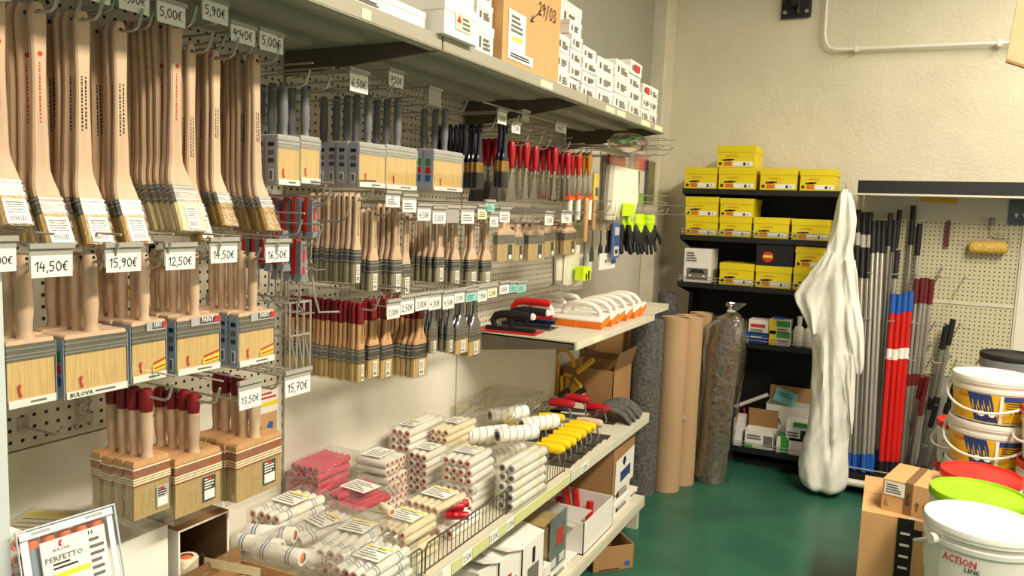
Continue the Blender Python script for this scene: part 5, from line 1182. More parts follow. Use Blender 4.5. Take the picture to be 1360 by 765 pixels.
# blister pack with white label in the foreground
q0, q1 = P(28, 712, x=.47), P(156, 702, x=.47); W = q1.y - q0.y; Hh = .165
def text_at(t, h, w, x, z, m='ink', y=-.0135): return ('lettering', typed(t, h, w, m, (x, y, z)))
sp = [('shell', MB().cbox(-W / 2, W / 2, -.012, .02, 0, Hh, .008).mesh('shell', 'clear_box', 30)), ('tray_edge', MB().tube([(-W / 2, -.012, 0), (W / 2, -.012, 0), (W / 2, -.012, Hh), (-W / 2, -.012, Hh)], .0022, 6, closed=True).mesh('tray_edge', 'blister_white')),
      ('top_flange', MB().box(-W / 2 + .004, W / 2 - .004, -.0124, -.0118, Hh * .91, Hh - .003).mesh('flange', 'blister_white', 0), [('slot', MB().box(s_ * W * .27 - .014, s_ * W * .27 + .014, -.0128, -.0124, Hh * .94, Hh * .965).mesh('slot', 'paper_grey', 0)) for s_ in (-1, 1)]),
      ('side_flange', MB().box(-W / 2 + .004, -W * .40, -.0124, -.0118, 0, Hh * .90).mesh('flange', 'blister_white', 0)), ('side_flange', MB().box(W * .40, W / 2 - .006, -.0124, -.0118, 0, Hh * .90).mesh('flange', 'blister_white', 0)),
      ('card', plate(-W * .30, W * .36, -.02, Hh * .84, -.0130, 'paper_white', 'card'), [
          text_at('BULOVA', .0048, W * .16, -W * .10, Hh * .735, 'ink_soft'), text_at('PERFETTO', .0085, W * .38, -W * .08, Hh * .655, 'ink_soft'), ('logo', MB().prism([(-W * .115, Hh * .76), (-W * .09, Hh * .76), (-W * .10, Hh * .785), (-W * .08, Hh * .82), (-W * .11, Hh * .82), (-W * .125, Hh * .785)], -.0136, -.0131).mesh('logo', 'ink_red', 0)),
          ('print', lines(-W * .20, W * .06, Hh * .54, Hh * .62, 2, -.0136, 'ink')), ('print', lines(W * .18, W * .34, Hh * .20, Hh * .76, 8, -.0136, 'ink_soft')), ('yellow_band', plate(-W * .28, W * .16, Hh * .46, Hh * .51, -.0136, 'paper_yellow', 'band')), text_at('10', .007, None, W * .21, Hh * .80, 'ink')])]
for i in range(5):
    x = -W * .33 + i * W * .165; sp.append(('roller', MB().tube([(x, .006, .004), (x, .006, Hh * .80)], .010, 12).mesh('roller', ('sleeve_blue', 'roller_white')[i % 2])))
    sp.append(('end_cap', MB().tube([(x, .006, Hh * .80), (x, .006, Hh * .88)], .0102, 12).mesh('end_cap', 'core_orange')))
thing('blister_pack', sp, 'clear blister pack with white roller label in front of the white carton', 'blister pack', (.44, (q0.y + q1.y) / 2 + .026, P(92, 700, x=.44).z - Hh * .97), (-.25, 0, PI / 2 - .12))
rm, sub = roller_meshes(.020, .16, 'roller_white', 'core_orange')
for i in range(3):
    q = P(24, 722 + i * 22, x=.33); thing('paint_roller', [('sleeve', rm, sub)], 'white roller with orange core in the column behind the blister pack', 'paint roller', (q.x, q.y, q.z), (0, 0, PI / 2), 'white rollers behind the blister pack')
q = P(20, 700, z=.855)
thing('label_pack', [('card', MB().box(0, .13, 0, .10, 0, .001).mesh('card', 'paper_cream', 0)), ('print', MB().box(.01, .12, .01, .014, .001, .0014).box(.01, .11, .03, .034, .001, .0014).box(.01, .10, .05, .054, .001, .0014).mesh('print', 'ink_soft', 0)), ('yellow_band', MB().box(.005, .125, .065, .085, .001, .0014).mesh('band', 'paper_yellow', 0)),
                      ('wrap', wrap_mb(-.005, .125, -.005, .10, -.333, .004, 9, .002).mesh('wrap', 'clear_wrap', 0))], 'wrapped roller pack with cream label beside the end panel', 'roller pack', (.06, .83, .94), (0, .0, .45))

# ================================================================== trowels on the base shelf
def ytrowel(hm):
    return [('blade', MB().box(-.032, .032, -.10, .10, 0, .002).mesh('blade', 'steel_dark', 0)), ('tang', MB().tube([(0, .05, .002), (0, .055, .04), (0, .03, .055)], .005, 8).tube([(0, -.05, .002), (0, -.045, .03), (0, -.03, .05)], .005, 8).mesh('tang', 'steel')),
            ('grip', MB().tube([(0, .055, .058), (0, .05, .058), (0, .01, .06), (0, -.05, .058), (0, -.062, .057), (0, -.068, .056)], [.009, .017, .020, .020, .017, .008], 12).mesh('grip', hm))]
YT = ytrowel('yellow_plastic')
for i in range(7):
    thing('hand_trowel', YT, ('yellow handled trowel at the end touching the fence', 'yellow handled trowel inside the front row', 'yellow handled trowel next to the wooden grip')[0 if i == 0 else 2 if i == 6 else 1], 'trowel', (.405 - .002 * i, 2.70 + i * .062, .606 + .0035 * (i % 2)), (0, 0, PI / 2 + .12), 'yellow trowels inside the front row' if 0 < i < 6 else None)
for i in range(4):
    thing('hand_trowel', YT, 'yellow handled trowel in the back row by the clear tray', 'trowel', (.20 + .01 * i, 2.93 + i * .058, .606 + .0035 * (i % 2)), (0, 0, PI / 2 + .25), 'yellow trowels in the back row')
thing('hand_trowel', ytrowel('wood_pale'), 'wooden handled trowel beyond the yellow front row', 'trowel', (.40, 3.14, .606), (0, 0, PI / 2 + .12))
RT = ytrowel('crimson')
for x, y, z, yaw, lb in ((.22, 3.24, .645, .2, 'red handled trowel nearest the yellow back row'), (.26, 3.33, .655, .15, 'red handled trowel overlapping its red neighbour'), (.35, 3.38, .612, .1, 'red handled trowel by the curved rubber floats')):
    thing('hand_trowel', RT, lb, 'trowel', (x, y, z), (0, 0, PI / 2 + yaw))
for i, (x, y) in enumerate(((.10, 3.40), (.16, 3.46))):
    thing('hand_trowel', [('blade', MB().box(-.045, .045, -.10, .08, 0, .002).mesh('blade', 'steel', 0)), ('shank', MB().tube([(0, .05, .002), (0, .0, .05), (0, -.04, .085)], [.008, .009, .011], 10).mesh('shank', 'steel')), ('grip', MB().tube([(0, -.035, .082), (0, -.09, .12)], [.013, .016], 12).mesh('grip', 'black_rubber'))],
          ('black gripped trowel beside the gondola panel', 'black gripped trowel in front of its black gripped neighbour')[i], 'trowel', (x, y, .606), (0, 0, PI / 2 + .3))
def curved(R, a0, a1, w):
    b = MB(); n = 10; vs = []
    for i in range(n + 1):
        a = a0 + (a1 - a0) * i / n
        for r in (R, R + .006):
            for e in (-w / 2, w / 2): vs.append((r * math.cos(a), e, r * math.sin(a)))
    fs = []
    for i in range(n):
        k = i * 4; fs += [(k, k + 1, k + 5, k + 4), (k + 2, k + 6, k + 7, k + 3), (k, k + 4, k + 6, k + 2), (k + 1, k + 3, k + 7, k + 5)]
    fs += [(0, 2, 3, 1), (n * 4, n * 4 + 1, n * 4 + 3, n * 4 + 2)]
    return b.add(vs, fs)
CF = curved(.12, .5, 2.3, .13).mesh('sheet', 'felt')
for i in range(3):
    thing('rubber_float', [('sheet', CF), ('edge', MB().box(-.078, -.068, -.064, .064, .087, .093).mesh('edge', 'black_rubber', 0))], ('curved grey rubber float next to the red trowel', 'curved grey rubber float between two others', 'curved grey rubber float at the shelf end')[i], 'float', (.40, 3.43 + .07 * i, .549), (0, 0, .18), None)
thing('white_board', MB().box(-.16, .16, -.09, .09, 0, .004).mesh('white_board', 'white_plastic', 0), 'thin white board lying beside the red trowels', 'board', (.28, 3.30, .607), (0, 0, PI / 2 + .3))
# ================================================================== cartons on the bottom shelf
ZL = .171
def mk_arrow(L, d, H): return [fmark('barcode', L, d, H, .25, .75, .30, .62, 'ink_soft'), bars(L, d, H, .2, .8, .08, .26, 3, 'ink_soft'), fmark('arrow', L, d, H, .45, .56, .66, .9, 'ink')]
def mk_logo(L, d, H): return [fmark('logo', L, d, H, .30, .52, .52, .72, 'ink_red'), fmark('blue_mark', L, d, H, .6, .75, .5, .62, 'ink_blue')]
def mk_small(L, d, H): return [bars(L, d, H, .3, .85, .2, .65, 3, 'ink_soft'), fmark('logo', L, d, H, .15, .28, .25, .6, 'ink')]
lowbox(636, 662, 752, .47, .28, ZL, 'white carton with printed side below the price strip', marks=mk_small)
lowbox(663, 693, 735, .48, .36, ZL, 'white carton with red logo and half open flaps', marks=mk_logo, flaps=[('l', 1.2, .12), ('b', 1.3, .10), ('f', -1.35, .14)])
lowbox(694, 722, 718, .49, .36, ZL, 'white carton with arrow print and half open flaps', marks=mk_arrow, flaps=[('l', 1.25, .13), ('f', -1.4, .13)])
lowbox(723, 731, 752, .50, .30, ZL, 'low white carton in front of the clear brush box', marks=mk_small)
o_, L, H = lowbox(731, 752, 752, .49, .30, ZL, 'flat white carton under the clear brush box', marks=mk_small)
z0 = ZL + H + .001
y0, y1 = P(732, 715, x=.49).y, P(753, 715, x=.49).y; L = y1 - y0; H = P(742, 683, x=.49).z - z0; d = .30
thing('brush_box', [('shell', MB().box(-L / 2, L / 2, -d / 2, d / 2, 0, H).mesh('shell', 'clear_box', 0)), ('bristles', MB().box(-L * .46, L * .46, -d * .44, d * .46, .004, H * .82).mesh('bristles', 'bristle_natural', 0)),
                    ('front_card', MB().box(-L * .48, L * .48, -d * .485, -d * .475, .002, H * .98).mesh('front_card', 'card_grey', 0), [('red_print', MB().box(-L * .1, L * .3, -d * .49, -d * .486, H * .4, H * .7).mesh('print', 'ink_red', 0)), ('barcode', MB().box(L * .1, L * .4, -d * .49, -d * .486, H * .05, H * .2).mesh('barcode', 'paper_white', 0)), ('barcode', MB().box(-L * .38, -L * .1, -d * .49, -d * .486, H * .05, H * .2).mesh('barcode', 'paper_white', 0))])],
      'clear box of natural bristles with dark front card', 'box', (.49 - d / 2, (y0 + y1) / 2, z0), (0, 0, PI / 2))
lowbox(754, 772, 738, .48, .24, ZL, 'small white carton under the torn carton', marks=mk_small)
o_, L, H = lowbox(761, 785, 690, .47, .24, ZL + .125, 'torn white carton wrapped in clear film', m='carton_inner', marks=mk_small)
lowbox(776, 813, 678, .505, .32, ZL, 'open white carton with red tubes standing inside', flaps=[], inner='carton_inner')
for i, (px, py, x, h, tl) in enumerate(((750, 645, .30, .30, -.35), (764, 651, .34, .28, -.2), (784, 666, .41, .22, .05), (742, 662, .25, .24, -.2))):
    p = P(px, py, x=x); b = Vector((x, max(p.y - tl * .2, 2.92), ZL + .006))
    thing('red_tube', [('tube', MB().tube([b, p], .017, 14, caps=True).mesh('tube', 'red_plastic')), ('mouth', MB().tube([p, p + (p - b).normalized() * .001], .013, 12).mesh('mouth', 'ink_red'))], ('tilted red tube leaning out of the open carton', 'open red tube beside the tilted one', 'capped short red tube near the carton wall', 'red tube lying low at the carton back')[i], 'tube')
SB = [(790, 834, 672, .42, .16, ZL, 'small white carton at the bottom behind the open carton'), (814, 834, 664, .48, .16, ZL, 'small white carton in front at the shelf end'), (835, 846, 652, .46, .16, ZL, 'small white carton last on the bottom shelf')]
h1 = P(824, 664, x=.48).z - ZL
lowbox(814, 834, 664, .48, .18, ZL, 'small white carton supporting another at the shelf end', marks=mk_small, lid=True)
lowbox(835, 845, 653, .47, .18, ZL, 'narrow white carton last on the bottom shelf', marks=mk_small, lid=True)
lowbox(815, 835, 640, .475, .22, ZL + h1 + .002, 'small white carton stacked beneath the brown open carton', marks=mk_small, lid=True)
zb = P(826, 650, x=.47).z
y0, y1 = P(811, 620, x=.47).y, P(843, 620, x=.47).y; L = y1 - y0; H = .545 - zb - .0; dep = .30
mk = [fmark('label', L, dep, H, .12, .98, .04, .62, 'paper_white', sub=[('blue_logo', MB().box(-L * .16, L * .30, -dep / 2 - .0036, -dep / 2 - .0028, H * .12, H * .36).mesh('blue_logo', 'label_blue', 0)), ('tree_mark', MB().prism([(0, H * .42), (L * .08, H * .5), (L * .04, H * .58), (-L * .04, H * .58), (-L * .08, H * .5)], -dep / 2 - .0036, -dep / 2 - .0028).mesh('mark', 'ink', 0))])]
thing('carton', carton(L, dep, H, 'cardboard_dull', flaps=[('l', -.15, .03)], inner='cardboard', marks=mk), 'brown open carton with blue and white label on the bottom shelf', 'box', (.47 - dep / 2, (y0 + y1) / 2, zb), (0, 0, PI / 2 + .05))
a, b = P(787, 761.6, z=0), P(841, 754, z=0)
L = (b - a).length; ang = math.atan2(b.y - a.y, b.x - a.x); H = .113; w = .22
mk = [fmark('blue_mark', L, w, H, .78, .90, .16, .34, 'ink_blue'), bars(L, w, H, .15, .68, .06, .11, 1, 'ink')]
mid = (a + b) / 2 + Vector((-math.sin(ang), math.cos(ang), 0)) * w / 2
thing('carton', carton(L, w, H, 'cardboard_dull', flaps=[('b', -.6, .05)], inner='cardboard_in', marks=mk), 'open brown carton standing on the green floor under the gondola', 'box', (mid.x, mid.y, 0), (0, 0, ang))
thing('yellow_strip', MB().box(.30, .34, 3.645, 3.675, .172, .30).mesh('strip', 'yellow_plastic', 0), 'yellow strip standing behind the narrow white carton', 'strip')
# ================================================================== rolls and cartons past the gondola end
def roll(px, yb, r, pyt, lb, m, lean=(0, 0), hollow=True, name='material_roll', cat='roll', extra=None, Y=None):
    base = P(px, yb, z=0); y = base.y if Y is None else Y; x = P(px, yb, y=y).x; h = P(px, pyt, y=y).z
    rr = random.Random(int(px)); b = MB(); n = 28; zs = 10; vs = []
    for k in range(zs + 1):
        for j in range(n):
            a = 2 * PI * j / n; q = r * (1 + .012 * math.sin(3 * a + k) + .006 * math.sin(7 * a + 2 * k))
            vs.append((q * math.cos(a) + lean[0] * k / zs, q * math.sin(a) + lean[1] * k / zs, h * k / zs))
    fs = [(k * n + j, k * n + (j + 1) % n, (k + 1) * n + (j + 1) % n, (k + 1) * n + j) for k in range(zs) for j in range(n)] + [tuple(range(n - 1, -1, -1))]
    b.add(vs, fs)
    sp_pts = [((r * (1 - .8 * i / 70)) * math.cos(i * .36) + lean[0], (r * (1 - .8 * i / 70)) * math.sin(i * .36) + lean[1], h - .003) for i in range(71)]
    spi = MB().tube(sp_pts, .0035, 4); cap = MB().lathe([(r * .99, h - .012), (r * .2, h - .014)], n, c=(lean[0], lean[1], 0), caps=True)
    sp = [('outer_layer', b.mesh('outer', m)), ('wound_edge', spi.mesh('edge', m)), ('core', cap.mesh('core', 'hole_black' if hollow else m))]
    if extra: sp += extra(r, h)
    return thing(name, sp, lb, cat, (x, y, 0)), x, y, h
roll(848, 652, .093, 420, 'dark grey felt roll standing at the gondola end', 'felt')
roll(884, 646, .078, 420, 'brown cardboard roll beside the dark felt roll', 'cardboard_roll', Y=4.30)
roll(903, 640, .080, 418, 'brown cardboard roll with a tape patch', 'cardboard_roll', Y=4.46, extra=lambda r, h: [('tape_patch', MB().box(-.03, .03, -r - .004, -r * .94, h * .40, h * .425).mesh('tape', 'carton_inner', 0))])
roll(918, 632, .070, 414, 'brown cardboard roll next to the bagged roll', 'cardboard_roll', Y=4.80)
o, x, y, h = roll(944, 630, .088, 420, 'brown felt roll tied in a clear plastic bag', 'felt_brown', lean=(.035, .02), Y=4.60)
b = MB(); n = 22; rr = random.Random(8); vs = []
prof = [(.098, .002), (.118, .05), (.116, .2), (.124, .4), (.122, .6), (.128, .8), (.118, .94), (.09, 1.0), (.03, 1.035), (.018, 1.045), (.05, 1.075), (.06, 1.09)]
for k, (r_, f) in enumerate(prof):
    for j in range(n):
        a = 2 * PI * j / n; q = r_ * (1 + .07 * math.sin(3 * a + k * 1.7) + rr.uniform(-.05, .05)); sft = .045 * max(0, (f - .9) / .2)
        vs.append((q * math.cos(a) + .035 * f + sft, q * math.sin(a) + .02 * f - sft * .5, h * f))
b.add(vs, [(k * n + j, k * n + (j + 1) % n, (k + 1) * n + (j + 1) % n, (k + 1) * n + j) for k in range(len(prof) - 1) for j in range(n)])
link('plastic_bag', b.mesh('bag', 'clear_bag'), o)
link('bag_tie', MB().tube([(.035 + .02 + .02 * math.cos(i * PI / 5), .01 + .02 * math.sin(i * PI / 5), h * 1.04) for i in range(10)], .006, 6, closed=True).mesh('tie', 'white_plastic'), o)
roll(873, 640, .065, 388, 'dark felt roll far back against the pilaster', 'felt', Y=4.98)
# cartons behind the gondola end
def stand(l, r, pt, y, dep, lb, m='cardboard_dull', flaps=None, txt=None, inner='cardboard_in'):
    x0, x1 = P(l, 520, y=y).x, P(r, 520, y=y).x; h = P((l + r) / 2, pt, y=y).z; L = x1 - x0; mk = []
    if txt:
        t = hand(txt, .07, mat='ink', y=-dep / 2 - .003)
        for v in t.vertices: v.co.z += h - .10; v.co.x += -L * .1
        mk = [('handwriting', t)]
    return thing('carton', carton(L, dep, h, m, lid=False, marks=mk, flaps=flaps, inner=inner), lb, 'box', ((x0 + x1) / 2, y + dep / 2, 0))
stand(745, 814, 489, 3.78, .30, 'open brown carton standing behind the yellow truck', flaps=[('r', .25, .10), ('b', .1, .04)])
stand(762, 788, 440, 4.10, .22, 'tall brown carton with handwritten number behind the open one', txt='66')
stand(790, 822, 436, 4.12, .20, 'tall plain brown carton next to the numbered one', m='cardboard')
# yellow hand truck frame
def pts(lst, y): return [P(a, b, y=y) for a, b in lst]
tr = [('upper_loop', MB().tube(pts([(738, 486), (739, 470), (746, 464), (755, 467), (761, 476), (762, 488)], 3.71), .010, 10).mesh('upper_loop', 'yellow_paint')),
      ('lower_loop', MB().tube(pts([(746, 540), (746, 500), (752, 497), (762, 502), (770, 511), (774, 522), (775, 556)], 3.70), .010, 10).mesh('lower_loop', 'yellow_paint')),
      ('back_plate', MB().prism([(P(748, 540, y=3.72).x, P(748, 540, y=3.72).z), (P(772, 540, y=3.72).x, P(772, 540, y=3.72).z), (P(770, 515, y=3.72).x, P(770, 515, y=3.72).z), (P(752, 500, y=3.72).x, P(752, 500, y=3.72).z)], 3.715, 3.72).mesh('back_plate', 'yellow_paint', 0)),
      ('mast', MB().tube([P(741, 480, y=3.72), Vector((P(741, 480, y=3.72).x, 3.72, .02))], .012, 10).mesh('mast', 'yellow_paint')),
      ('lever', MB().tube(pts([(752, 530), (759, 505), (768, 492)], 3.68), .006, 8).mesh('lever', 'steel_dark')), ('grip', MB().tube(pts([(767, 494), (788, 478)], 3.67), .0145, 12).mesh('grip', 'yellow_paint'))]
thing('hand_truck', tr, 'yellow tubular hand truck parked behind the gondola end', 'hand truck')

# ================================================================== black shelving unit at the back wall
UY, UB = 4.95, 5.34; UX0, UX1 = .292, 1.252
ZS = [.132, .815, 1.172, 1.480, 1.780]
un = [('back_panel', MB().box(UX0, UX1, UB - .006, UB, .03, 1.78).mesh('back', 'black_matte', 0))]
for x in (UX0, UX1 - .03): un.append(('upright', MB().box(x, x + .03, UB - .05, UB + .02, 0, 1.80).mesh('upright', 'black_metal', 0)))
un.append(('base', MB().box(UX0, UX1, UB - .30, UB - .006, 0, .04).mesh('base', 'black_matte', 0)))
for i, z in enumerate(ZS):
    un.append(('shelf_board', MB().box(UX0, UX1, UY, UB - .006, z - .034, z).mesh('board', 'black_metal', 0)))
    for x in (UX0, UX1 - .004): un.append(('bracket', MB().add([(x + dx, yy, zz) for dx in (0, .004) for yy, zz in ((UY + .02, z - .034), (UB - .01, z - .034), (UB - .01, z - .11))], [(0, 1, 2), (3, 5, 4), (0, 3, 4, 1), (1, 4, 5, 2), (2, 5, 3, 0)]).mesh('bracket', 'black_metal', 0)))
    if i < 4:
        g = MB()
        for dz in (.018, .038): g.tube([(UX0 + .005, UY + .03, z + dz), (UX0 + .005, UY - .006, z + dz), (UX1 - .005, UY - .006, z + dz), (UX1 - .005, UY + .03, z + dz)], .0028, 5)
        for k in range(5): g.tube([(UX0 + .02 + k * (UX1 - UX0 - .04) / 4, UY - .006, z - .003), (UX0 + .02 + k * (UX1 - UX0 - .04) / 4, UY - .006, z + .04)], .0016, 5)
        un.append(('guard_rail', g.mesh('guard', 'wire')))
thing('shelving_unit', un, 'black metal shelving unit of yellow shoe boxes against the back wall', 'shelving')
def shoebox(l, r, pt, pb, z, lb, y=UY + .012, tilt=0, m='box_yellow', dep=.30, style='shoe', group=None):
    x0, x1 = P(l, (pt + pb) / 2, y=y).x, P(r, (pt + pb) / 2, y=y).x; h = P((l + r) / 2, pt, y=y).z - (P((l + r) / 2, pb, y=y).z); L = x1 - x0 - .003
    sp = [('body', MB().box(-L / 2 + .003, L / 2 - .003, -dep / 2 + .003, dep / 2 - .003, 0, h * .8).mesh('body', m, 0))]
    if style == 'shoe':
        sp[0] = sp[0] + ([fmark('size_label', L, dep, h, .42, .94, .06, .27, 'paper_white', d=-.001, sub=[('print', MB().box(L * .20, L * .26, -dep / 2 + .0000, -dep / 2 + .0004, h * .09, h * .22).box(L * .32, L * .34, -dep / 2, -dep / 2 + .0004, h * .1, h * .2).mesh('print', 'ink', 0))]),
                          ('dot', MB().tube([(-L * .40, -dep / 2 + .0012, h * .17), (-L * .40, -dep / 2 + .003, h * .17)], h * .075, 10).mesh('dot', 'hole_dark')), ('orange_patch', MB().box(-L * .30, -L * .10, -dep / 2 + .0015, -dep / 2 + .003, h * .08, h * .26).mesh('patch', 'ink_orange', 0)),
                          ('brand_print', MB().box(-L * .34, -L * .12, -dep / 2 + .0010, -dep / 2 + .003, h * .30, h * .37).box(-L * .24, -L * .04, -dep / 2 + .0010, -dep / 2 + .003, h * .33, h * .39).mesh('brand', 'ink', 0)),
                          ('fine_print', MB().box(-L * .28, L * .06, -dep / 2 + .0015, -dep / 2 + .003, h * .50, h * .515).box(-L * .24, L * .02, -dep / 2 + .0015, -dep / 2 + .003, h * .56, h * .57).mesh('fine', 'ink_red', 0))],)
    sp.append(('lid', MB().box(-L / 2, L / 2, -dep / 2, dep / 2, h * .70, h).mesh('lid', m, 0)))
    if style == 'dark': sp.append(('emblem', MB().tube([(-L * .18, -dep / 2 - .001, h * .42), (-L * .18, -dep / 2 + .004, h * .42)], h * .26, 16).mesh('emblem', 'ink_red'), [('yellow_ring', MB().box(-L * .30, -L * .06, -dep / 2 - .002, -dep / 2 - .001, h * .38, h * .5).mesh('ring', 'paper_yellow', 0))]))
    return thing('shoe_box', sp, lb, 'shoe box', ((x0 + x1) / 2, y + dep / 2, z), (0, tilt, 0), group), h
a, b, c, d = ZS[4], ZS[3], ZS[2], ZS[1]
shoebox(909, 953, 218, 246, a, 'yellow shoe box at the wall end of the top board')
_, h = shoebox(954, 1005, 218, 247, a, 'yellow shoe box carrying another on the top board')
shoebox(952, 1004, 190, 219, a + h + .001, 'highest yellow shoe box, stacked above the top board')
shoebox(1009, 1060, 221, 250, a, 'yellow shoe box touching the end box of the top board')
shoebox(1062, 1112, 222, 251, a, 'yellow shoe box at the coverall end of the top board')
_, h = shoebox(910, 954, 283, 308, b, 'yellow shoe box under the one with the crooked lid')
shoebox(910, 955, 256, 282, b + h + .001, 'yellow shoe box with a crooked lid')
_, h = shoebox(955, 999, 283, 309, b, 'yellow shoe box at the bottom of the second pair, second board')
shoebox(956, 1002, 257, 282, b + h + .001, 'yellow shoe box atop the second pair, second board')
shoebox(1000, 1049, 283, 311, b, 'yellow shoe box beside the pairs, second board')
shoebox(1051, 1103, 285, 313, b, 'yellow shoe box next to the coverall, second board')
shoebox(955, 1002, 345, 374, c, 'yellow shoe box next to the white printed carton')
_, h = shoebox(1003, 1052, 348, 377, c, 'yellow shoe box under the black box')
shoebox(1004, 1055, 320, 348, c + h + .001, 'black box with red and yellow emblem on a yellow box', m='black_matte', style='dark')
_, h = shoebox(1053, 1103, 350, 380, c, 'yellow shoe box behind the coverall sleeve, third board')
shoebox(1056, 1106, 322, 350, c + h + .001, 'yellow shoe box atop the one behind the coverall sleeve')
y = UY + .015; dep = .28
def backbox(l, r, pt, z0, y, dep, lb, m='carton_white', marks=None, flaps=None, inner=None, yaw=0, pm=None, cat='box', name='carton'):
    pm = pm or pt + 12; x0, x1 = P(l, pm, y=y).x, P(r, pm, y=y).x; h = P((l + r) / 2, pt, y=y).z - z0; L = x1 - x0
    return thing(name, carton(L, dep, h, m, False, marks(L, dep, h) if marks else [], flaps=flaps, inner=inner), lb, cat, ((x0 + x1) / 2, y + dep / 2, z0), (0, 0, yaw))
backbox(909, 945, 330, c, y, .20, 'white printed carton showing a car photo', marks=lambda L, d, h: [bars(L, d, h, .08, .5, .60, .90, 4, 'ink_soft'), fmark('car_picture', L, d, h, .12, .9, .08, .42, 'ink_soft', sub=[('car_glass', MB().prism([(-L * .3, h * .28), (L * .3, h * .28), (L * .2, h * .38), (-L * .2, h * .38)], -d / 2 - .0036, -d / 2 - .0028).mesh('glass', 'ink', 0)), ('car_lights', MB().box(-L * .30, -L * .2, -d / 2 - .0036, -d / 2 - .0028, h * .15, h * .22).box(L * .2, L * .3, -d / 2 - .0036, -d / 2 - .0028, h * .15, h * .22).mesh('lights', 'paper_white', 0))])])
red = lambda L, d, h: [fmark('red_print', L, d, h, .1, .85, .45, .70, 'ink_red'), bars(L, d, h, .1, .8, .1, .35, 2)]
grn = lambda L, d, h: [fmark('yellow_panel', L, d, h, 0, .36, .0, 1, 'paper_yellow'), fmark('green_panel', L, d, h, .36, 1, .55, .95, 'green_print'), bars(L, d, h, .42, .95, .1, .45, 2)]
blu = lambda L, d, h: [bars(L, d, h, .3, .8, .4, .7, 1, 'ink_white')]
backbox(987, 1019, 441, d, y, .12, 'flat blue carton under the red lettered one', 'blue_plastic', blu)
backbox(994, 1020, 425, d + .062, y, .12, 'white carton with red lettering on a blue one', marks=red)
backbox(1021, 1049, 440, d, y, .12, 'lower white carton with yellow and green panels', marks=grn)
backbox(1021, 1049, 425, d + .068, y, .12, 'upper white carton with yellow and green panels', marks=grn)
backbox(1028, 1040, 421, d + .137, y + .03, .06, 'small blue carton on the green panelled ones', 'blue_plastic')
bt = P(1061, 440, y=UY + .06)
for dx, lb, k in ((0, 'white plastic bottle beside the coverall', 1.0), (.06, 'second white plastic bottle half behind the coverall', .95)):
    thing('bottle', [('body', MB().lathe([(.030, 0), (.033, .006), (.033, .10 * k), (.026, .12 * k), (.012, .13 * k), (.012, .14 * k)], 16).mesh('body', 'white_plastic')), ('cap', MB().lathe([(.015, .138 * k), (.015, .185 * k), (.013, .188 * k)], 14).mesh('cap', 'white_plastic'))], lb, 'bottle', (bt.x + dx, UY + .07, d))
e = ZS[0]
backbox(974, 986, 556, e, y, .16, 'white carton standing beside the bagged roll')
backbox(988, 1028, 573, e, y - .005, .13, 'open white and green carton with raised flap', marks=lambda L, d, h: [bars(L, d, h, .1, .6, .5, .8, 2), fmark('green_corner', L, d, h, .02, .3, .0, .2, 'green_print'), fmark('tool_picture', L, d, h, .65, .95, .2, .8, 'ink_soft')], flaps=[('b', -.1, .12)], inner='cardboard_dull')
backbox(1016, 1078, 540, e, y + .16, .16, 'bigger white carton with black lettering behind the green ones', marks=lambda L, d, h: [('lettering', typed('TKA', h * .16, L * .28, 'ink', (-L * .28, -d / 2 - .003, h * .62)))], flaps=[('b', -.05, .10)], inner='cardboard')
p0 = P(1040, 535, y=y + .25)
thing('booklet', [('cover', MB().box(-.07, .07, -.004, .004, 0, .09).mesh('cover', 'paper_teal', 0)), ('print', lines(-.05, .05, .04, .07, 2, -.005, 'ink_blue'))], 'light blue booklet sticking out of the white carton', 'booklet', (p0.x, y + .25, e + .26), (-.35, .25, 0))
backbox(1044, 1074, 561, e + .09, y, .12, 'white and green carton stacked before the lettered one', marks=lambda L, d, h: [fmark('green_top', L, d, h, .3, 1, .75, .98, 'green_print'), bars(L, d, h, .05, .6, .2, .5, 2), fmark('tool_picture', L, d, h, .65, .95, .1, .6, 'ink')])
backbox(1031, 1046, 580, e, y, .10, 'green and white carton low on the bottom board', 'green_print', marks=lambda L, d, h: [fmark('white_part', L, d, h, .0, .35, 0, 1, 'paper_white')])
backbox(1047, 1074, 583, e, y, .12, 'white carton supporting the green topped one')
gA, gB = P(976, 540, y=UY + .2), P(1020, 524, y=UY + .2)
thing('caulking_gun', [('cradle', MB().tube([gA, gB], .013, 10).mesh('cradle', 'white_plastic')), ('rod', MB().tube([gA + Vector((-.05, 0, -.015)), gB], .004, 6).mesh('rod', 'steel')), ('trigger', MB().tube([gA + Vector((.03, 0, 0)), gA + Vector((.02, -.02, -.06)), gA + Vector((.05, -.02, -.09))], .005, 6).mesh('trigger', 'steel')), ('handle', MB().tube([gA + Vector((.06, 0, 0)), gA + Vector((.075, -.01, -.07)), gA + Vector((.06, -.02, -.17))], .007, 8).mesh('handle', 'red_plastic'))], 'white caulking gun lying behind the green cartons', 'caulking gun')

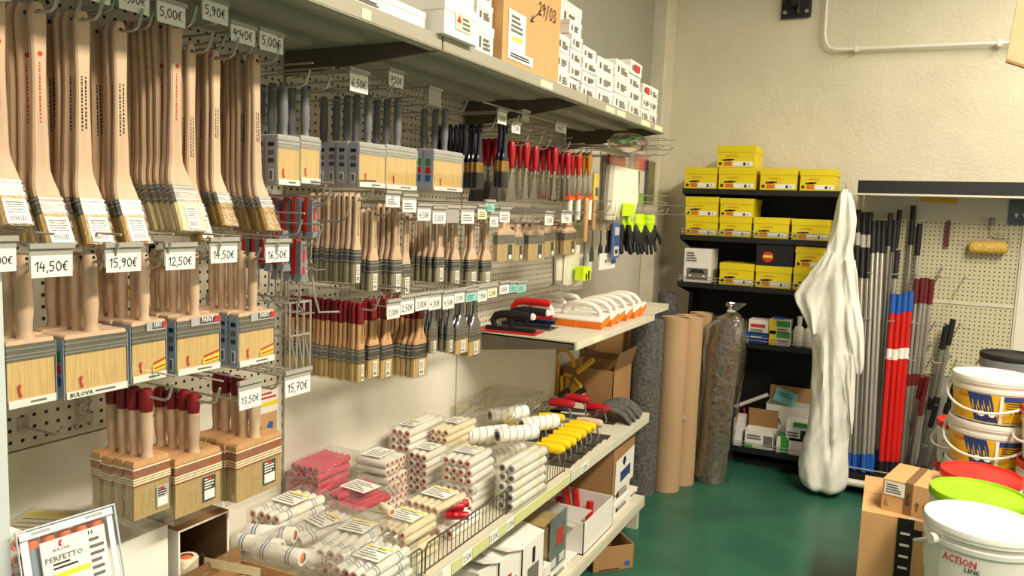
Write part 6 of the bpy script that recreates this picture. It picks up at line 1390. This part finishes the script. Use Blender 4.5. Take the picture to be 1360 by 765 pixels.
# ================================================================== hanging coverall
CYY = 4.70
def cloth(outl, y0, thick, n=56, rows=60, amp=.010, seed=0, groove=None):
    """closed sheath of cloth: outl = (py, left px, right px) rows; folds are real relief"""
    rr = random.Random(seed); ph = [rr.uniform(0, 6) for _ in range(8)]; m = MB(); vs = []
    ys = [outl[0][0] + (outl[-1][0] - outl[0][0]) * k / rows for k in range(rows + 1)]
    def interp(v):
        for (a, l, r), (b, l2, r2) in zip(outl, outl[1:]):
            if v <= b: t = (v - a) / (b - a); t2 = t * t * (3 - 2 * t) * .5 + t * .5; return l + (l2 - l) * t2, r + (r2 - r) * t2
        return outl[-1][1:]
    for v in ys:
        l, r = interp(v); c = P((l + r) / 2, v, y=y0); hw = (P(r, v, y=y0).x - P(l, v, y=y0).x) / 2; tk = min(thick, hw * .8)
        for j in range(n):
            a = 2 * PI * j / n; X = math.cos(a); Yv = math.sin(a)
            f = amp * (math.sin(4.2 * X + v * .022 + ph[0]) + .7 * math.sin(7 * X - v * .035 + ph[1]) + .5 * math.sin(2.5 * X + v * .09 + ph[2]) + .35 * math.sin(9 * X + v * .11 + ph[3]) + .16 * math.sin(13 * X + v * .21 + ph[4]) * math.sin(v * .08 - 5 * X + ph[5]) + .08 * math.sin(21 * X - v * .17 + ph[6]))
            if groove and Yv < 0:
                gx = ((l + r) / 2 + (r - l) / 2 * X - groove[0]) / groove[3]; f += groove[4] * math.exp(-gx * gx) * smooth(groove[1], groove[1] + 40, v) * (1 - smooth(groove[2] - 25, groove[2], v))
            vs.append((c.x + hw * X + f * .12, y0 + tk * Yv * (.75 + .25 * abs(Yv)) + (f if Yv < .3 else 0), c.z + .25 * f))
    fs = [(k * n + j, k * n + (j + 1) % n, (k + 1) * n + (j + 1) % n, (k + 1) * n + j) for k in range(rows) for j in range(n)] + [tuple(range(n)), tuple(range((rows + 1) * n - 1, rows * n - 1, -1))]
    return m.add(vs, fs)
cv = [('hood_and_body', cloth([(252, 1118, 1128), (258, 1114, 1132), (272, 1110, 1136), (292, 1107, 1138), (312, 1103, 1136), (330, 1098, 1133), (350, 1091, 1135), (380, 1080, 1138), (410, 1078, 1138), (440, 1076, 1137), (470, 1077, 1136), (500, 1077, 1134), (540, 1075, 1131), (570, 1072, 1129), (595, 1064, 1127), (620, 1059, 1127), (636, 1060, 1126), (646, 1065, 1122), (651, 1075, 1112)], CYY, .085, n=72, rows=90, amp=.010, seed=1, groove=(1102, 430, 612, 3.2, .05)).mesh('body', 'coverall', 60)),
      ('sleeve', cloth([(335, 1096, 1112), (350, 1086, 1108), (365, 1074, 1104), (380, 1062, 1100), (392, 1055, 1096), (400, 1057, 1094), (415, 1064, 1092), (430, 1070, 1090), (442, 1076, 1088)], CYY - .04, .04, rows=24, amp=.008, seed=4).mesh('sleeve', 'coverall', 60)),
      ('sleeve', cloth([(345, 1116, 1136), (370, 1116, 1140), (400, 1118, 1142), (430, 1121, 1147), (460, 1126, 1148), (480, 1130, 1148), (492, 1134, 1146), (496, 1138, 1144)], CYY - .045, .05, rows=28, amp=.008, seed=5).mesh('sleeve', 'coverall', 60)),
      ('loose_flap', cloth([(470, 1118, 1137), (500, 1118, 1136), (530, 1122, 1135), (555, 1126, 1134), (576, 1130, 1132)], CYY - .055, .02, rows=18, amp=.005, seed=6).mesh('flap', 'coverall', 60)),
      ('hanging_hook', MB().tube([P(1124, 250, y=UY - .002), P(1123, 243, y=CYY + .10), P(1123, 246, y=CYY), P(1123, 262, y=CYY)], .003, 6).mesh('hook', 'wire'))]
thing('coverall', cv, 'white hooded disposable coverall hanging from the black shelving', 'coverall')
# ================================================================== second gondola along the back wall
GY = 5.26
sp = [('pegboard', MB().box(1.36, 2.20, GY, GY + .02, 1.145, 1.62).mesh('peg', 'pegboard_back', 0)), ('pegboard', MB().box(1.36, 2.20, GY, GY + .02, .69, 1.135).mesh('peg', 'pegboard_back', 0)),
      ('upper_panel', MB().box(1.36, 2.20, GY, GY + .02, 1.625, 1.80).mesh('panel', 'wall_white', 0)), ('lower_panel', MB().box(1.36, 2.20, GY + .004, GY + .02, .10, .685).mesh('panel', 'wall_grey', 0)), ('joint_strip', MB().box(1.5, 2.20, GY - .006, GY, 1.133, 1.147).mesh('strip', 'shelf_paint', 0)),
      ('side_panel', MB().box(2.215, 2.9, GY - .01, GY + .02, .10, 1.45).mesh('side', 'panel_white', 0)), ('side_panel', MB().box(2.215, 2.9, GY, GY + .02, 1.455, 1.80).mesh('side', 'wall_white', 0))]
for x in (1.325, 2.203): sp.append(('upright', MB().box(x, x + .03, GY - .005, GY + .05, 0, 1.80).mesh('upright', 'shelf_paint', 0)))
sp += [('base_tray', MB().box(1.33, 2.9, 4.84, GY, .05, .115).mesh('tray', 'black_matte', 0)), ('base_rail', MB().tube([(1.28, 4.80, .075), (2.9, 4.80, .075)], .022, 12).mesh('rail', 'shelf_paint')), ('guard_rail', MB().tube([(1.30, 4.82, .16), (2.9, 4.82, .16)], .004, 6).tube([(1.30, 4.82, .16), (1.30, 5.2, .16)], .004, 6).mesh('guard', 'wire'))]
thing('back_gondola', sp, 'cream pegboard gondola holding extension poles along the back wall', 'shelving')
zt = 1.845; zl = 1.772
thing('black_shelf', [('fascia', MB().box(1.335, 2.9, 4.93, 4.95, zl, zt).mesh('fascia', 'black_metal', 0)), ('deck', MB().box(1.335, 2.9, 4.95, GY - .002, zt - .02, zt - .008).mesh('deck', 'black_metal', 0)), ('lip', MB().box(1.31, 2.9, 4.922, 4.962, zl - .012, zl - .001).mesh('lip', 'shelf_paint', 0)), ('end_bracket', MB().box(1.322, 1.334, 4.93, GY, zl - .01, zt - .012).mesh('bracket', 'shelf_paint', 0)),
                      ('top_edge', MB().box(1.335, 2.9, 4.928, 4.95, zt + .0005, zt + .004).mesh('edge', 'shelf_paint', 0))], 'black shelf beam above the extension poles', 'shelf')
a, b = P(1223, 262, y=GY), P(1271, 271, y=GY)
thing('yellow_tape', MB().prism([(a.x, a.z), (b.x, a.z - .003), (b.x + .005, b.z + .015), (b.x - .01, b.z), (a.x, b.z + .01)], GY - .003, GY - .001).mesh('tape', 'yellow_paint', 0), 'yellow tape strip under the black shelf beam', 'tape')
a, b = P(1341, 265, y=GY), P(1372, 300, y=GY)
thing('picture_card', [('card', MB().box(a.x, b.x, GY - .006, GY - .003, b.z, a.z).mesh('card', 'steel_dark', 0)), ('white_marks', MB().prism([(a.x + .03, a.z - .08), (a.x + .05, a.z - .08), (a.x + .04, a.z - .11)], GY - .008, GY - .006).prism([(a.x + .07, a.z - .08), (a.x + .09, a.z - .08), (a.x + .08, a.z - .11)], GY - .008, GY - .006).mesh('marks', 'paper_white', 0))], 'grey picture card pinned above the cream pegboard', 'card')
# lambswool roller on the pegboard
rr0, rr1 = P(1287, 328, y=GY - .05), P(1337, 329, y=GY - .05); r = .038; b = MB(); n = 16
vs = []
ks = 14; rg = random.Random(1)
for k in range(ks + 1):
    q = rr0.lerp(rr1, k / ks); rad = r * (.72 if k in (0, ks) else 1 + rg.uniform(-.04, .06))
    for j in range(n): vs.append((q.x, q.y + rad * math.cos(2 * PI * j / n), q.z + rad * math.sin(2 * PI * j / n)))
b.add(vs, [(k * n + j, k * n + (j + 1) % n, (k + 1) * n + (j + 1) % n, (k + 1) * n + j) for k in range(ks) for j in range(n)] + [tuple(range(n)), tuple(range((ks + 1) * n - 1, ks * n - 1, -1))])
ht = P(1318, 289, y=GY - .04); hb = P(1317, 300, y=GY - .04); br = P(1341, 314, y=GY - .04)
thing('paint_roller', [('sleeve', b.mesh('sleeve', 'lambswool')), ('frame', MB().tube([hb, P(1317, 308, y=GY - .04), P(1322, 312, y=GY - .04), br, P(1341, 330, y=GY - .05), rr1], .004, 8).mesh('frame', 'wire')), ('handle', MB().tube([ht, hb], [.014, .017], 12).mesh('handle', 'grey_handle')), ('peg', MB().tube([(ht.x, GY, ht.z - .02), (ht.x, GY - .055, ht.z - .02), (ht.x, GY - .06, ht.z - .01)], .003, 6).mesh('peg', 'wire'))], 'golden lambswool roller with wire frame hung on cream pegboard', 'paint roller')
a, b = P(1260, 293, y=GY - .02), P(1259, 328, y=GY - .02)
cm = MB().box(a.x - .010, a.x + .010, GY - .03, GY - .012, b.z, a.z)
for k in range(6): cm.box(a.x - .014, a.x + .014, GY - .032, GY - .010, b.z + (a.z - b.z) * (k + .3) / 6.3, b.z + (a.z - b.z) * (k + .6) / 6.3)
thing('hook_strip', cm.mesh('strip', 'maroon', 0), 'dark brown notched strip hung on the cream pegboard', 'strip')
for px, py, lb in ((1250, 358, 'upper small hook on the cream pegboard'), (1236, 457, 'small hook beside the tall poles low on the pegboard'), (1262, 472, 'small hook low on the cream pegboard by the short poles')):
    q = P(px, py, y=GY); thing('peg_hook', [('prong', MB().tube([(0, 0, 0), (0, -.10, 0), (0, -.11, .02)], .003, 6).mesh('prong', 'wire')), ('back_wire', MB().tube([(0, -.002, .02), (-.012, -.006, -.01), (-.02, -.006, -.06)], .003, 6).mesh('back', 'wire'))], lb, 'hook', (q.x, GY, q.z))
# ---- extension poles
def pole(t, b, r, segs, lb, yt=5.17, zb=.125, group=None):
    """segs: (fraction from top, fraction, material, radius factor)"""
    A, B = P(*t, y=yt), P(*b, z=zb); sp = []
    for i, (f0, f1, m, k) in enumerate(segs): sp.append((('tip_grip' if f0 == 0 else 'foot_cap' if f1 >= .999 and i else 'collar' if f1 - f0 < .09 else 'tube'), MB().tube([A.lerp(B, f0), A.lerp(B, f1)], r * k, 10).mesh('pole', m)))
    thing('extension_pole', sp, lb, 'pole', group=group)
GR = [(0, .13, 'black_rubber', 1.25), (.13, .93, 'aluminium', 1), (.93, 1, 'blue_plastic', 1.3)]
GR2 = [(0, .15, 'black_rubber', 1.25), (.15, .5, 'aluminium', .85), (.5, .55, 'black_rubber', 1.35), (.55, 1, 'aluminium', 1.1)]
GRW = [(0, .09, 'black_rubber', 1.25), (.09, .14, 'carton_inner', 1.2), (.14, .26, 'black_rubber', 1.3), (.26, .94, 'aluminium', 1), (.94, 1, 'blue_plastic', 1.3)]
w = ['first', 'second', 'third']
for i, (t, b, sg) in enumerate([((1140.5, 279), (1128, 622), GRW), ((1148, 282), (1134, 624), GRW), ((1156, 282), (1141, 624), GRW)]):
    pole(t, b, .0125, sg, 'grey pole with banded black grip beside the coverall', group='grey poles with banded grips')
for i, (t, b) in enumerate([((1161, 294), (1146, 627)), ((1167.5, 293), (1152, 626)), ((1174, 294), (1157, 627)), ((1183, 283), (1162, 615)), ((1189, 292), (1164, 620))]):
    pole(t, b, .0125, GR, 'grey pole with plain black grip among the tall ones', yt=5.15 + .012 * (i % 3), group='grey poles with plain black grips')
pole((1195, 279), (1160, 615), .0115, GR2, 'slender grey pole leaning behind the red ones', yt=5.2)
pole((1192, 332), (1166, 620), .0125, GR, 'shorter grey pole with black grip before the tall ones', yt=5.1)
pole((1213.5, 273), (1188, 615), .0125, GR2, 'tallest grey pole touching the upper panel', yt=5.22)
pole((1222, 297), (1192, 615), .0125, GR, 'grey pole with long black grip next to the tallest', yt=5.2)
RD = [(0, .11, 'blue_plastic', 1.12), (.11, .31, 'pole_red', 1), (.31, .37, 'paper_white', 1.02), (.37, .94, 'pole_red', 1), (.94, 1, 'black_rubber', 1.15)]
for t, b in [((1187, 390), (1169, 626)), ((1195, 391), (1177, 626)), ((1203, 388), (1184, 627)), ((1210, 387), (1190, 627))]:
    pole(t, b, .0160, RD, 'red pole with blue tip and white sticker', yt=5.08, group='red poles with blue tips')
MR = [(0, .13, 'maroon', 1.25), (.13, .50, 'aluminium', 1), (.50, .56, 'maroon', 1.4), (.56, 1, 'aluminium', 1.15)]
for i, (t, b) in enumerate([((1218, 370), (1196, 622)), ((1226, 369), (1200, 620)), ((1231, 369), (1206, 620)), ((1238, 371), (1211, 620))]):
    pole(t, b, .0125, MR, 'grey telescopic pole with maroon grip and collar', yt=5.14, group='telescopic poles with maroon grips')
MS = [(0, .24, 'maroon', 1.2), (.24, 1, 'aluminium', 1)]
for t, b in [((1225, 500), (1202, 615)), ((1232, 500), (1206, 622)), ((1226, 527), (1209, 628))]:
    pole(t, b, .0125, MS, 'short grey pole with maroon grip before the telescopic ones', yt=5.0, group='short poles with maroon grips')
TL_ = [(0, .17, 'black_rubber', 1.3), (.17, .52, 'aluminium', 1), (.52, .60, 'black_rubber', 1.6), (.60, 1, 'aluminium', 1.2)]
pole((1257, 431), (1222, 615), .0125, TL_, 'telescopic pole with black collars, leaning lower', yt=5.16)
pole((1266, 424), (1226, 618), .0125, TL_, 'telescopic pole with black collars, leaning higher', yt=5.18)
pole((1244, 538), (1218, 624), .0125, [(0, .32, 'black_rubber', 1.25), (.32, .6, 'aluminium', .9), (.6, 1, 'aluminium', 1.15)], 'shortest pole with black grip by the small carton', yt=4.97)
pole((1269, 505), (1234, 624), .0125, [(0, .26, 'black_rubber', 1.1), (.26, .36, 'black_rubber', 1.5), (.36, 1, 'aluminium', 1)], 'black gripped pole leaning against the lower panel', yt=5.1)
gr = MB()
for k in range(12): gr.tube([(1.86 + k * .022, 4.86, .12), (1.86 + k * .022, 4.86, .26)], .003, 5)
gr.tube([(1.85, 4.86, .26), (2.12, 4.86, .26)], .004, 5)
thing('pole_grid', gr.mesh('grid', 'black_metal'), 'low black wire grid at the foot of the poles', 'grid')
for z, lb in ((1.30, 'upper wire rack loops holding the poles'), (1.02, 'middle wire rack loops holding the poles'), (.80, 'lower wire rack loops holding the poles')):
    m = MB()
    for k in range(5): m.tube([(1.42 + .13 * k, GY, z), (1.42 + .13 * k, 5.02, z), (1.46 + .13 * k, 5.02, z + .005)], .0035, 5)
    thing('pole_rack', m.mesh('rack', 'wire'), lb, 'rack')

# ================================================================== brown cartons and buckets
zt = .46
A, B = P(1144.6, 678, z=zt), P(1149.5, 631, z=zt); ydir = (B - A); dep = ydir.length; ang = math.atan2(ydir.y, ydir.x) - PI / 2
R_ = Vector((math.cos(ang), math.sin(ang), 0)); L = .34; cen = A + ydir / 2 + R_ * L / 2
def tape_black(L, d, h):
    x0, x1 = -L * .118, L * .05
    return [('black_tape', MB().box(x0, x1, -d / 2 - .002, -d / 2 - .001, h * .30, h).box(x0, x1 + .03, -d / 2 - .0025, -d / 2 - .002, h * .84, h * .92).mesh('black_tape', 'black_matte', 0), [('tape_print', MB().add(*(lambda q: (q.v, q.f))(sum_boxes([(x0 + .012, x1 - .012, -d / 2 - .0032, -d / 2 - .0026, h * (.36 + .1 * i), h * (.38 + .1 * i)) for i in range(6)]))).mesh('tape_print', 'ink_white', 0))]),
            ('seam', MB().box(-L / 2, L / 2, -.001, .001, h, h + .001).mesh('seam', 'cardboard_in', 0)), ('scuff', MB().box(-L * .02, L * .06, -d / 2 + .002, -d / 2 + .02, h, h + .001).mesh('scuff', 'carton_inner', 0))]
def sum_boxes(bs):
    m = MB()
    for q in bs: m.box(*q)
    return m
thing('carton', carton(L, dep, zt, 'cardboard', lid=False, marks=tape_black(L, dep, zt)), 'big brown carton with black printed tape on the green floor', 'box', (cen.x, cen.y, 0), (0, 0, ang))
a = P(1169.6, 675, z=zt + .001); b = P(1235, 692, z=zt + .001); L2 = (b - a).length; ang2 = math.atan2(b.y - a.y, b.x - a.x); h2 = P(1171.5, 635, y=a.y).z - zt; d2 = .26
cen = (a + b) / 2 + Vector((-math.sin(ang2), math.cos(ang2), 0)) * d2 / 2
mk = [fmark('tape', L2, d2, h2, .45, .62, 0, 1, 'tape_brown'), fmark('top_tape', L2, d2, h2, .45, .62, 0, 1, 'tape_brown', face='t'), fmark('shipping_label', L2, d2, h2, .04, .46, .52, .95, 'paper_white', d=.003, sub=[bars(L2, d2, h2, .08, .42, .58, .9, 4, 'ink_soft', d=.0036)]), ('lettering', typed('VACHS', h2 * .12, L2 * .22, 'ink', (0, 0, 0))),
      ('arrow_mark', MB().prism([(L2 * .20, h2 * .2), (L2 * .24, h2 * .2), (L2 * .24, h2 * .38), (L2 * .27, h2 * .38), (L2 * .22, h2 * .5), (L2 * .17, h2 * .38), (L2 * .20, h2 * .38)], -d2 / 2 - .0022, -d2 / 2 - .001).prism([(L2 * .36, h2 * .2), (L2 * .40, h2 * .2), (L2 * .40, h2 * .38), (L2 * .43, h2 * .38), (L2 * .38, h2 * .5), (L2 * .33, h2 * .38), (L2 * .36, h2 * .38)], -d2 / 2 - .0022, -d2 / 2 - .001).mesh('arrow', 'cardboard_in', 0)),
      ('triangle_mark', MB().prism([(-L2 * .46, h2 * .14), (-L2 * .34, h2 * .14), (-L2 * .42, h2 * .40)], -d2 / 2 - .0016, -d2 / 2 - .001).mesh('tri', 'cardboard_dull', 0))]
tm = type_mb('VACHS', h2 * .13, h2 * .42); tm.xf(Matrix.Translation((L2 * .035, -d2 / 2 - .0032, h2 * .5)) @ Matrix.Rotation(PI / 2, 4, 'Y'))
mk[3] = ('lettering', tm.mesh('lettering', 'ink', 0))
thing('carton', carton(L2, d2, h2, 'cardboard', lid=False, marks=mk), 'small taped brown carton standing on the big carton', 'box', (cen.x, cen.y, zt + .001), (0, 0, ang2))

def bend_text(txt, h, w, R, z, a0, m, k=1.003):
    t = type_mb(txt, h, w); t.v = [(R * k * math.sin(x / R + a0), -R * k * math.cos(x / R + a0), zz + z) for x, y_, zz in t.v]; return ('lettering', t.mesh('lettering', m, 0))
def arc_patch(R, a0, a1, z0, z1, m, name, k=1.0, n=10, R1=None, skew=0):
    R1 = R1 or R; b = MB(); vs = []
    for i in range(n + 1):
        for z, r in ((z0, R), (z1, R1)):
            a = a0 + (a1 - a0) * i / n + (skew if z == z1 else 0); vs.append((r * k * math.sin(a), -r * k * math.cos(a), z))
    b.add(vs, [(2 * i, 2 * i + 2, 2 * i + 3, 2 * i + 1) for i in range(n)]); return (name, b.mesh(name, m))
def bucket(loc, R, h, lid, lb, label=None, face=0.0, handle=True, hang=-1.0, body='white_plastic', lidh=.03):
    r0 = R * .86; r1 = R * .95
    sp = [('body', MB().lathe([(r0 * .96, 0), (r0, .004), (r1, h - lidh - .032), (r1 * 1.03, h - lidh - .029), (r1 * 1.035, h - lidh - .016), (r1 * 1.005, h - lidh - .013), (r1 * 1.02, h - lidh + .002)], 36).mesh('body', body)),
          ('lid', MB().lathe([(R * .98, h - lidh), (R, h - lidh + .003), (R, h - .006), (R * .985, h), (R * .955, h), (R * .94, h - .008), (R * .90, h - .010), (R * .2, h - .009)], 40).mesh('lid', lid), [('lid_rib', MB().lathe([(R * 1.008, h - lidh * .62), (R * 1.012, h - lidh * .5), (R * 1.008, h - lidh * .38)], 40, caps=False).mesh('lid_rib', lid))])]
    if handle:
        pts_ = []; n = 16
        for i in range(n + 1):
            u = i / n; a = PI * u; rr_ = R * 1.05 + .012 * math.sin(a)
            pts_.append((rr_ * math.cos(a), -rr_ * math.sin(a) * math.cos(hang * 0) , h - lidh - .02 - R * .62 * math.sin(a) * (.9)))
        rm = Matrix.Rotation(face, 4, 'Z')
        sp.append(('handle', MB().tube([rm @ Vector(p) for p in pts_], .0055, 8).mesh('handle', 'white_plastic'), [('handle_lug', MB().tube([rm @ Vector((s * R * .96, 0, h - lidh - .02)), rm @ Vector((s * R * 1.09, 0, h - lidh - .02))], .016, 10).mesh('lug', 'white_plastic')) for s in (-1, 1)]))
    if label: sp += label(R, r0, r1, h)
    return thing('bucket', sp, lb, 'bucket', loc)
def Pc(px, py, zc):
    return CAM + _w(Vector(((px - CX) / FPX, (py - CY) / FPX, 1))) * zc
def lab_action(R, r0, r1, h):
    Rl = (r0 + r1) / 2 * 1.012; f = -.10
    out = [arc_patch(Rl, f - .72, f + .95, .012, h * .73, 'white_plastic', 'label_sheet', 1.004, R1=r1 * 1.0)]
    sub = [bend_text('ACTION', h * .085, R * .58, r1 * 1.016, h * .665, f - .34, 'ink_red'), bend_text('LINE', h * .05, R * .24, r1 * 1.016, h * .585, f - .10, 'ink')]
    def pl(a0, a1, z0, z1, n, m, seed):
        rr = random.Random(seed); b = MB()
        for i in range(n):
            zz = z1 - (z1 - z0) * (i + .5) / n; e = a0 + (a1 - a0) * rr.uniform(.7, 1); vs = []
            k = 6; q = (r0 + (r1 - r0) * zz / h) * 1.014
            for j in range(k + 1):
                a = a0 + (e - a0) * j / k
                for dz in (-.0016, .0016): vs.append((q * 1.004 * math.sin(a), -q * 1.004 * math.cos(a), zz + dz))
            b.add(vs, [(2 * j, 2 * j + 2, 2 * j + 3, 2 * j + 1) for j in range(k)])
        return ('print', b.mesh('print', m, 0))
    sub += [pl(f - .62, f - .18, h * .08, h * .46, 9, 'ink_soft', 1), pl(f - .08, f + .30, h * .02, h * .36, 10, 'ink_soft', 2), pl(f + .36, f + .85, h * .02, h * .36, 10, 'ink_soft', 3), pl(f - .70, f - .66, h * .06, h * .50, 4, 'ink', 4)]
    out[0] = out[0] + (sub,); return out
def lab_yb(R, r0, r1, h):
    k = 1.006; z0, z1 = .008, h - .066; q = lambda z: r0 + (r1 - r0) * min(1, z / (h - .062)) + .0005
    f = -.25
    o = [arc_patch(q(z0), f - 1.35, f + 1.5, z0, z1, 'label_yellow', 'label_sheet', k, 20, q(z1))]
    sub = [arc_patch(q(z0), f - .28, f + .32, z0 + .002, z1, 'label_blue', 'blue_panel', k + .004, 8, q(z1), skew=-.22), arc_patch(q(z0), f + .40, f + 1.45, z0 + .004, z0 + (z1 - z0) * .30, 'label_blue', 'blue_band', k + .004, 10, q(z0)), arc_patch(q(z1), f + .40, f + 1.45, z0 + (z1 - z0) * .82, z1, 'label_blue', 'blue_band', k + .004, 10, q(z1)),
           arc_patch(q(z1), f + .32, f + .40, z0, z1, 'white_plastic', 'white_strap', k + .012, 3, q(z1))]
    rr = random.Random(3); b = MB()
    for i in range(3):
        zz = z0 + (z1 - z0) * (.74 - .08 * i); vs = []
        for j in range(9):
            a = f + .48 + (.8 - .1 * i) * j / 8
            for dz in (-.0018, .0018): vs.append((q(zz) * (k + .006) * math.sin(a), -q(zz) * (k + .006) * math.cos(a), zz + dz))
        b.add(vs, [(2 * j, 2 * j + 2, 2 * j + 3, 2 * j + 1) for j in range(8)])
    for i in range(6):
        a = f + .50 + i * .13; zz = z0 + (z1 - z0) * .44; r_ = q(zz) * (k + .006)
        b.add([(r_ * math.sin(a + d), -r_ * math.cos(a + d), zz + e) for d, e in ((-.02, -.006), (.02, -.006), (.02, .006), (-.02, .006))], [(0, 1, 2, 3)])
    sub.append(('print', b.mesh('print', 'ink', 0)))
    for a in (f - .10, f + .16):
        zz = z0 + (z1 - z0) * .30; r_ = q(zz) * (k + .008); sub.append(('round_seal', MB().tube([(r_ * math.sin(a), -r_ * math.cos(a), zz), ((r_ - .003) * math.sin(a), -(r_ - .003) * math.cos(a), zz)], .013, 14).mesh('seal', 'ink_white')))
    sub.append(bend_text('SICAF', .014, .05, q(z1) * (k + .006), z1 - .016, f - .62, 'ink_red'))
    o[0] = o[0] + (sub,); return o
lab_yb_txt = None
def lab_red(R, r0, r1, h):
    k = 1.006; return [arc_patch(r0 * 1.03, -1.3, .6, .02, h * .7, 'paper_white', 'label_sheet', k, 12, r1) + ([arc_patch(r0 * 1.06, -.9, -.1, h * .42, h * .6, 'roller_pink', 'pink_panel', k + .004, 8, r1 * .985), bend_text('AS', .03, .05, r1 * 1.008, h * .5, -.4, 'ink_red'), arc_patch(r0 * 1.04, -.9, .0, h * .16, h * .30, 'ink_soft', 'grey_print', k + .004, 8, r0 * 1.06)],)]
def stack(c, R, h, n, spec, face=0.0):
    """buckets stacked down from a top lid centre c to the floor"""
    ztop = c.z; hb = ztop / n
    for i in range(n):
        lid, lb, label, hd = spec[i] if i < len(spec) else spec[-1]
        bucket((c.x, c.y, ztop - (i + 1) * hb), R, hb, lid, lb, label, face, hd)
stack(Pc(1306, 690, 2.2), .153, .25, 3, [('white_plastic', 'white bucket with red ACTION LINE lettering on top of its stack', lab_action, True), ('lid_green', 'green lidded bucket directly under the lettered white bucket', lab_red, True), ('white_plastic', 'white lidded bucket at the floor under the lettered bucket', lab_action, True)], -2.5)
stack(Pc(1300, 653, 2.62), .150, .24, 3, [('lid_green', 'bucket with bright green lid behind the lettered white bucket', None, False), ('white_plastic', 'white bucket right under the bright green lidded one', None, False), ('white_plastic', 'floor level white bucket under the bright green lidded one', None, False)])
stack(Pc(1303, 627, 2.95), .140, .24, 3, [('lid_red', 'bucket with bright red lid in front of the yellow and blue buckets', None, False), ('white_plastic', 'white bucket right under the bright red lidded one', None, False), ('white_plastic', 'floor level white bucket under the bright red lidded one', None, False)])
c = Pc(1322, 497, 3.30)
stack(c, .162, .19, 5, [('white_plastic', 'yellow and blue labelled bucket on top of its stack', lab_yb, True), ('white_plastic', 'yellow and blue labelled bucket second in its stack', lab_yb, True), ('white_plastic', 'yellow and blue labelled bucket third in its stack', lab_yb, False), ('white_plastic', 'yellow and blue labelled bucket fourth in its stack', lab_yb, False), ('white_plastic', 'yellow and blue labelled bucket on the floor', lab_yb, False)], -.35)
c = Pc(1283, 560, 3.72)
stack(c, .125, .24, 3, [('lid_red', 'white bucket with red lid and pink label beside the poles', lab_red, True), ('lid_red', 'red lidded bucket under the pink labelled one', lab_red, False), ('lid_red', 'red lidded bucket on the floor by the small carton', lab_red, False)], -.9)
c = Pc(1346, 470, 3.95)
stack(c, .150, .24, 4, [('black_rubber', 'grey bucket with black lid near the cream pegboard', lambda R, r0, r1, h: [arc_patch(r0 * 1.05, -.9, .9, h * .1, h * .7, 'carton_inner', 'label_sheet', 1.006, 12, r1), arc_patch(r1, -1.5, 1.5, h * .70, h * .86, 'grey_plastic', 'grey_band', 1.05, 16)], True), ('white_plastic', 'white bucket touching the black lidded one from below', None, False), ('white_plastic', 'white bucket third down from the black lid', None, False), ('white_plastic', 'white bucket on the floor below the black lid', None, False)], -.6)
c = Pc(1416, 545, 3.05)
stack(c, .150, .22, 4, [('lid_red', 'red lidded bucket topping the stack beyond the yellow ones', lab_red, True), ('lid_red', 'red lidded bucket second in the stack beyond the yellow ones', lab_red, True), ('lid_red', 'red lidded bucket third in the stack beyond the yellow ones', lab_red, False), ('lid_red', 'red lidded bucket at the foot of the stack beyond the yellow ones', lab_red, False)], -1.2)
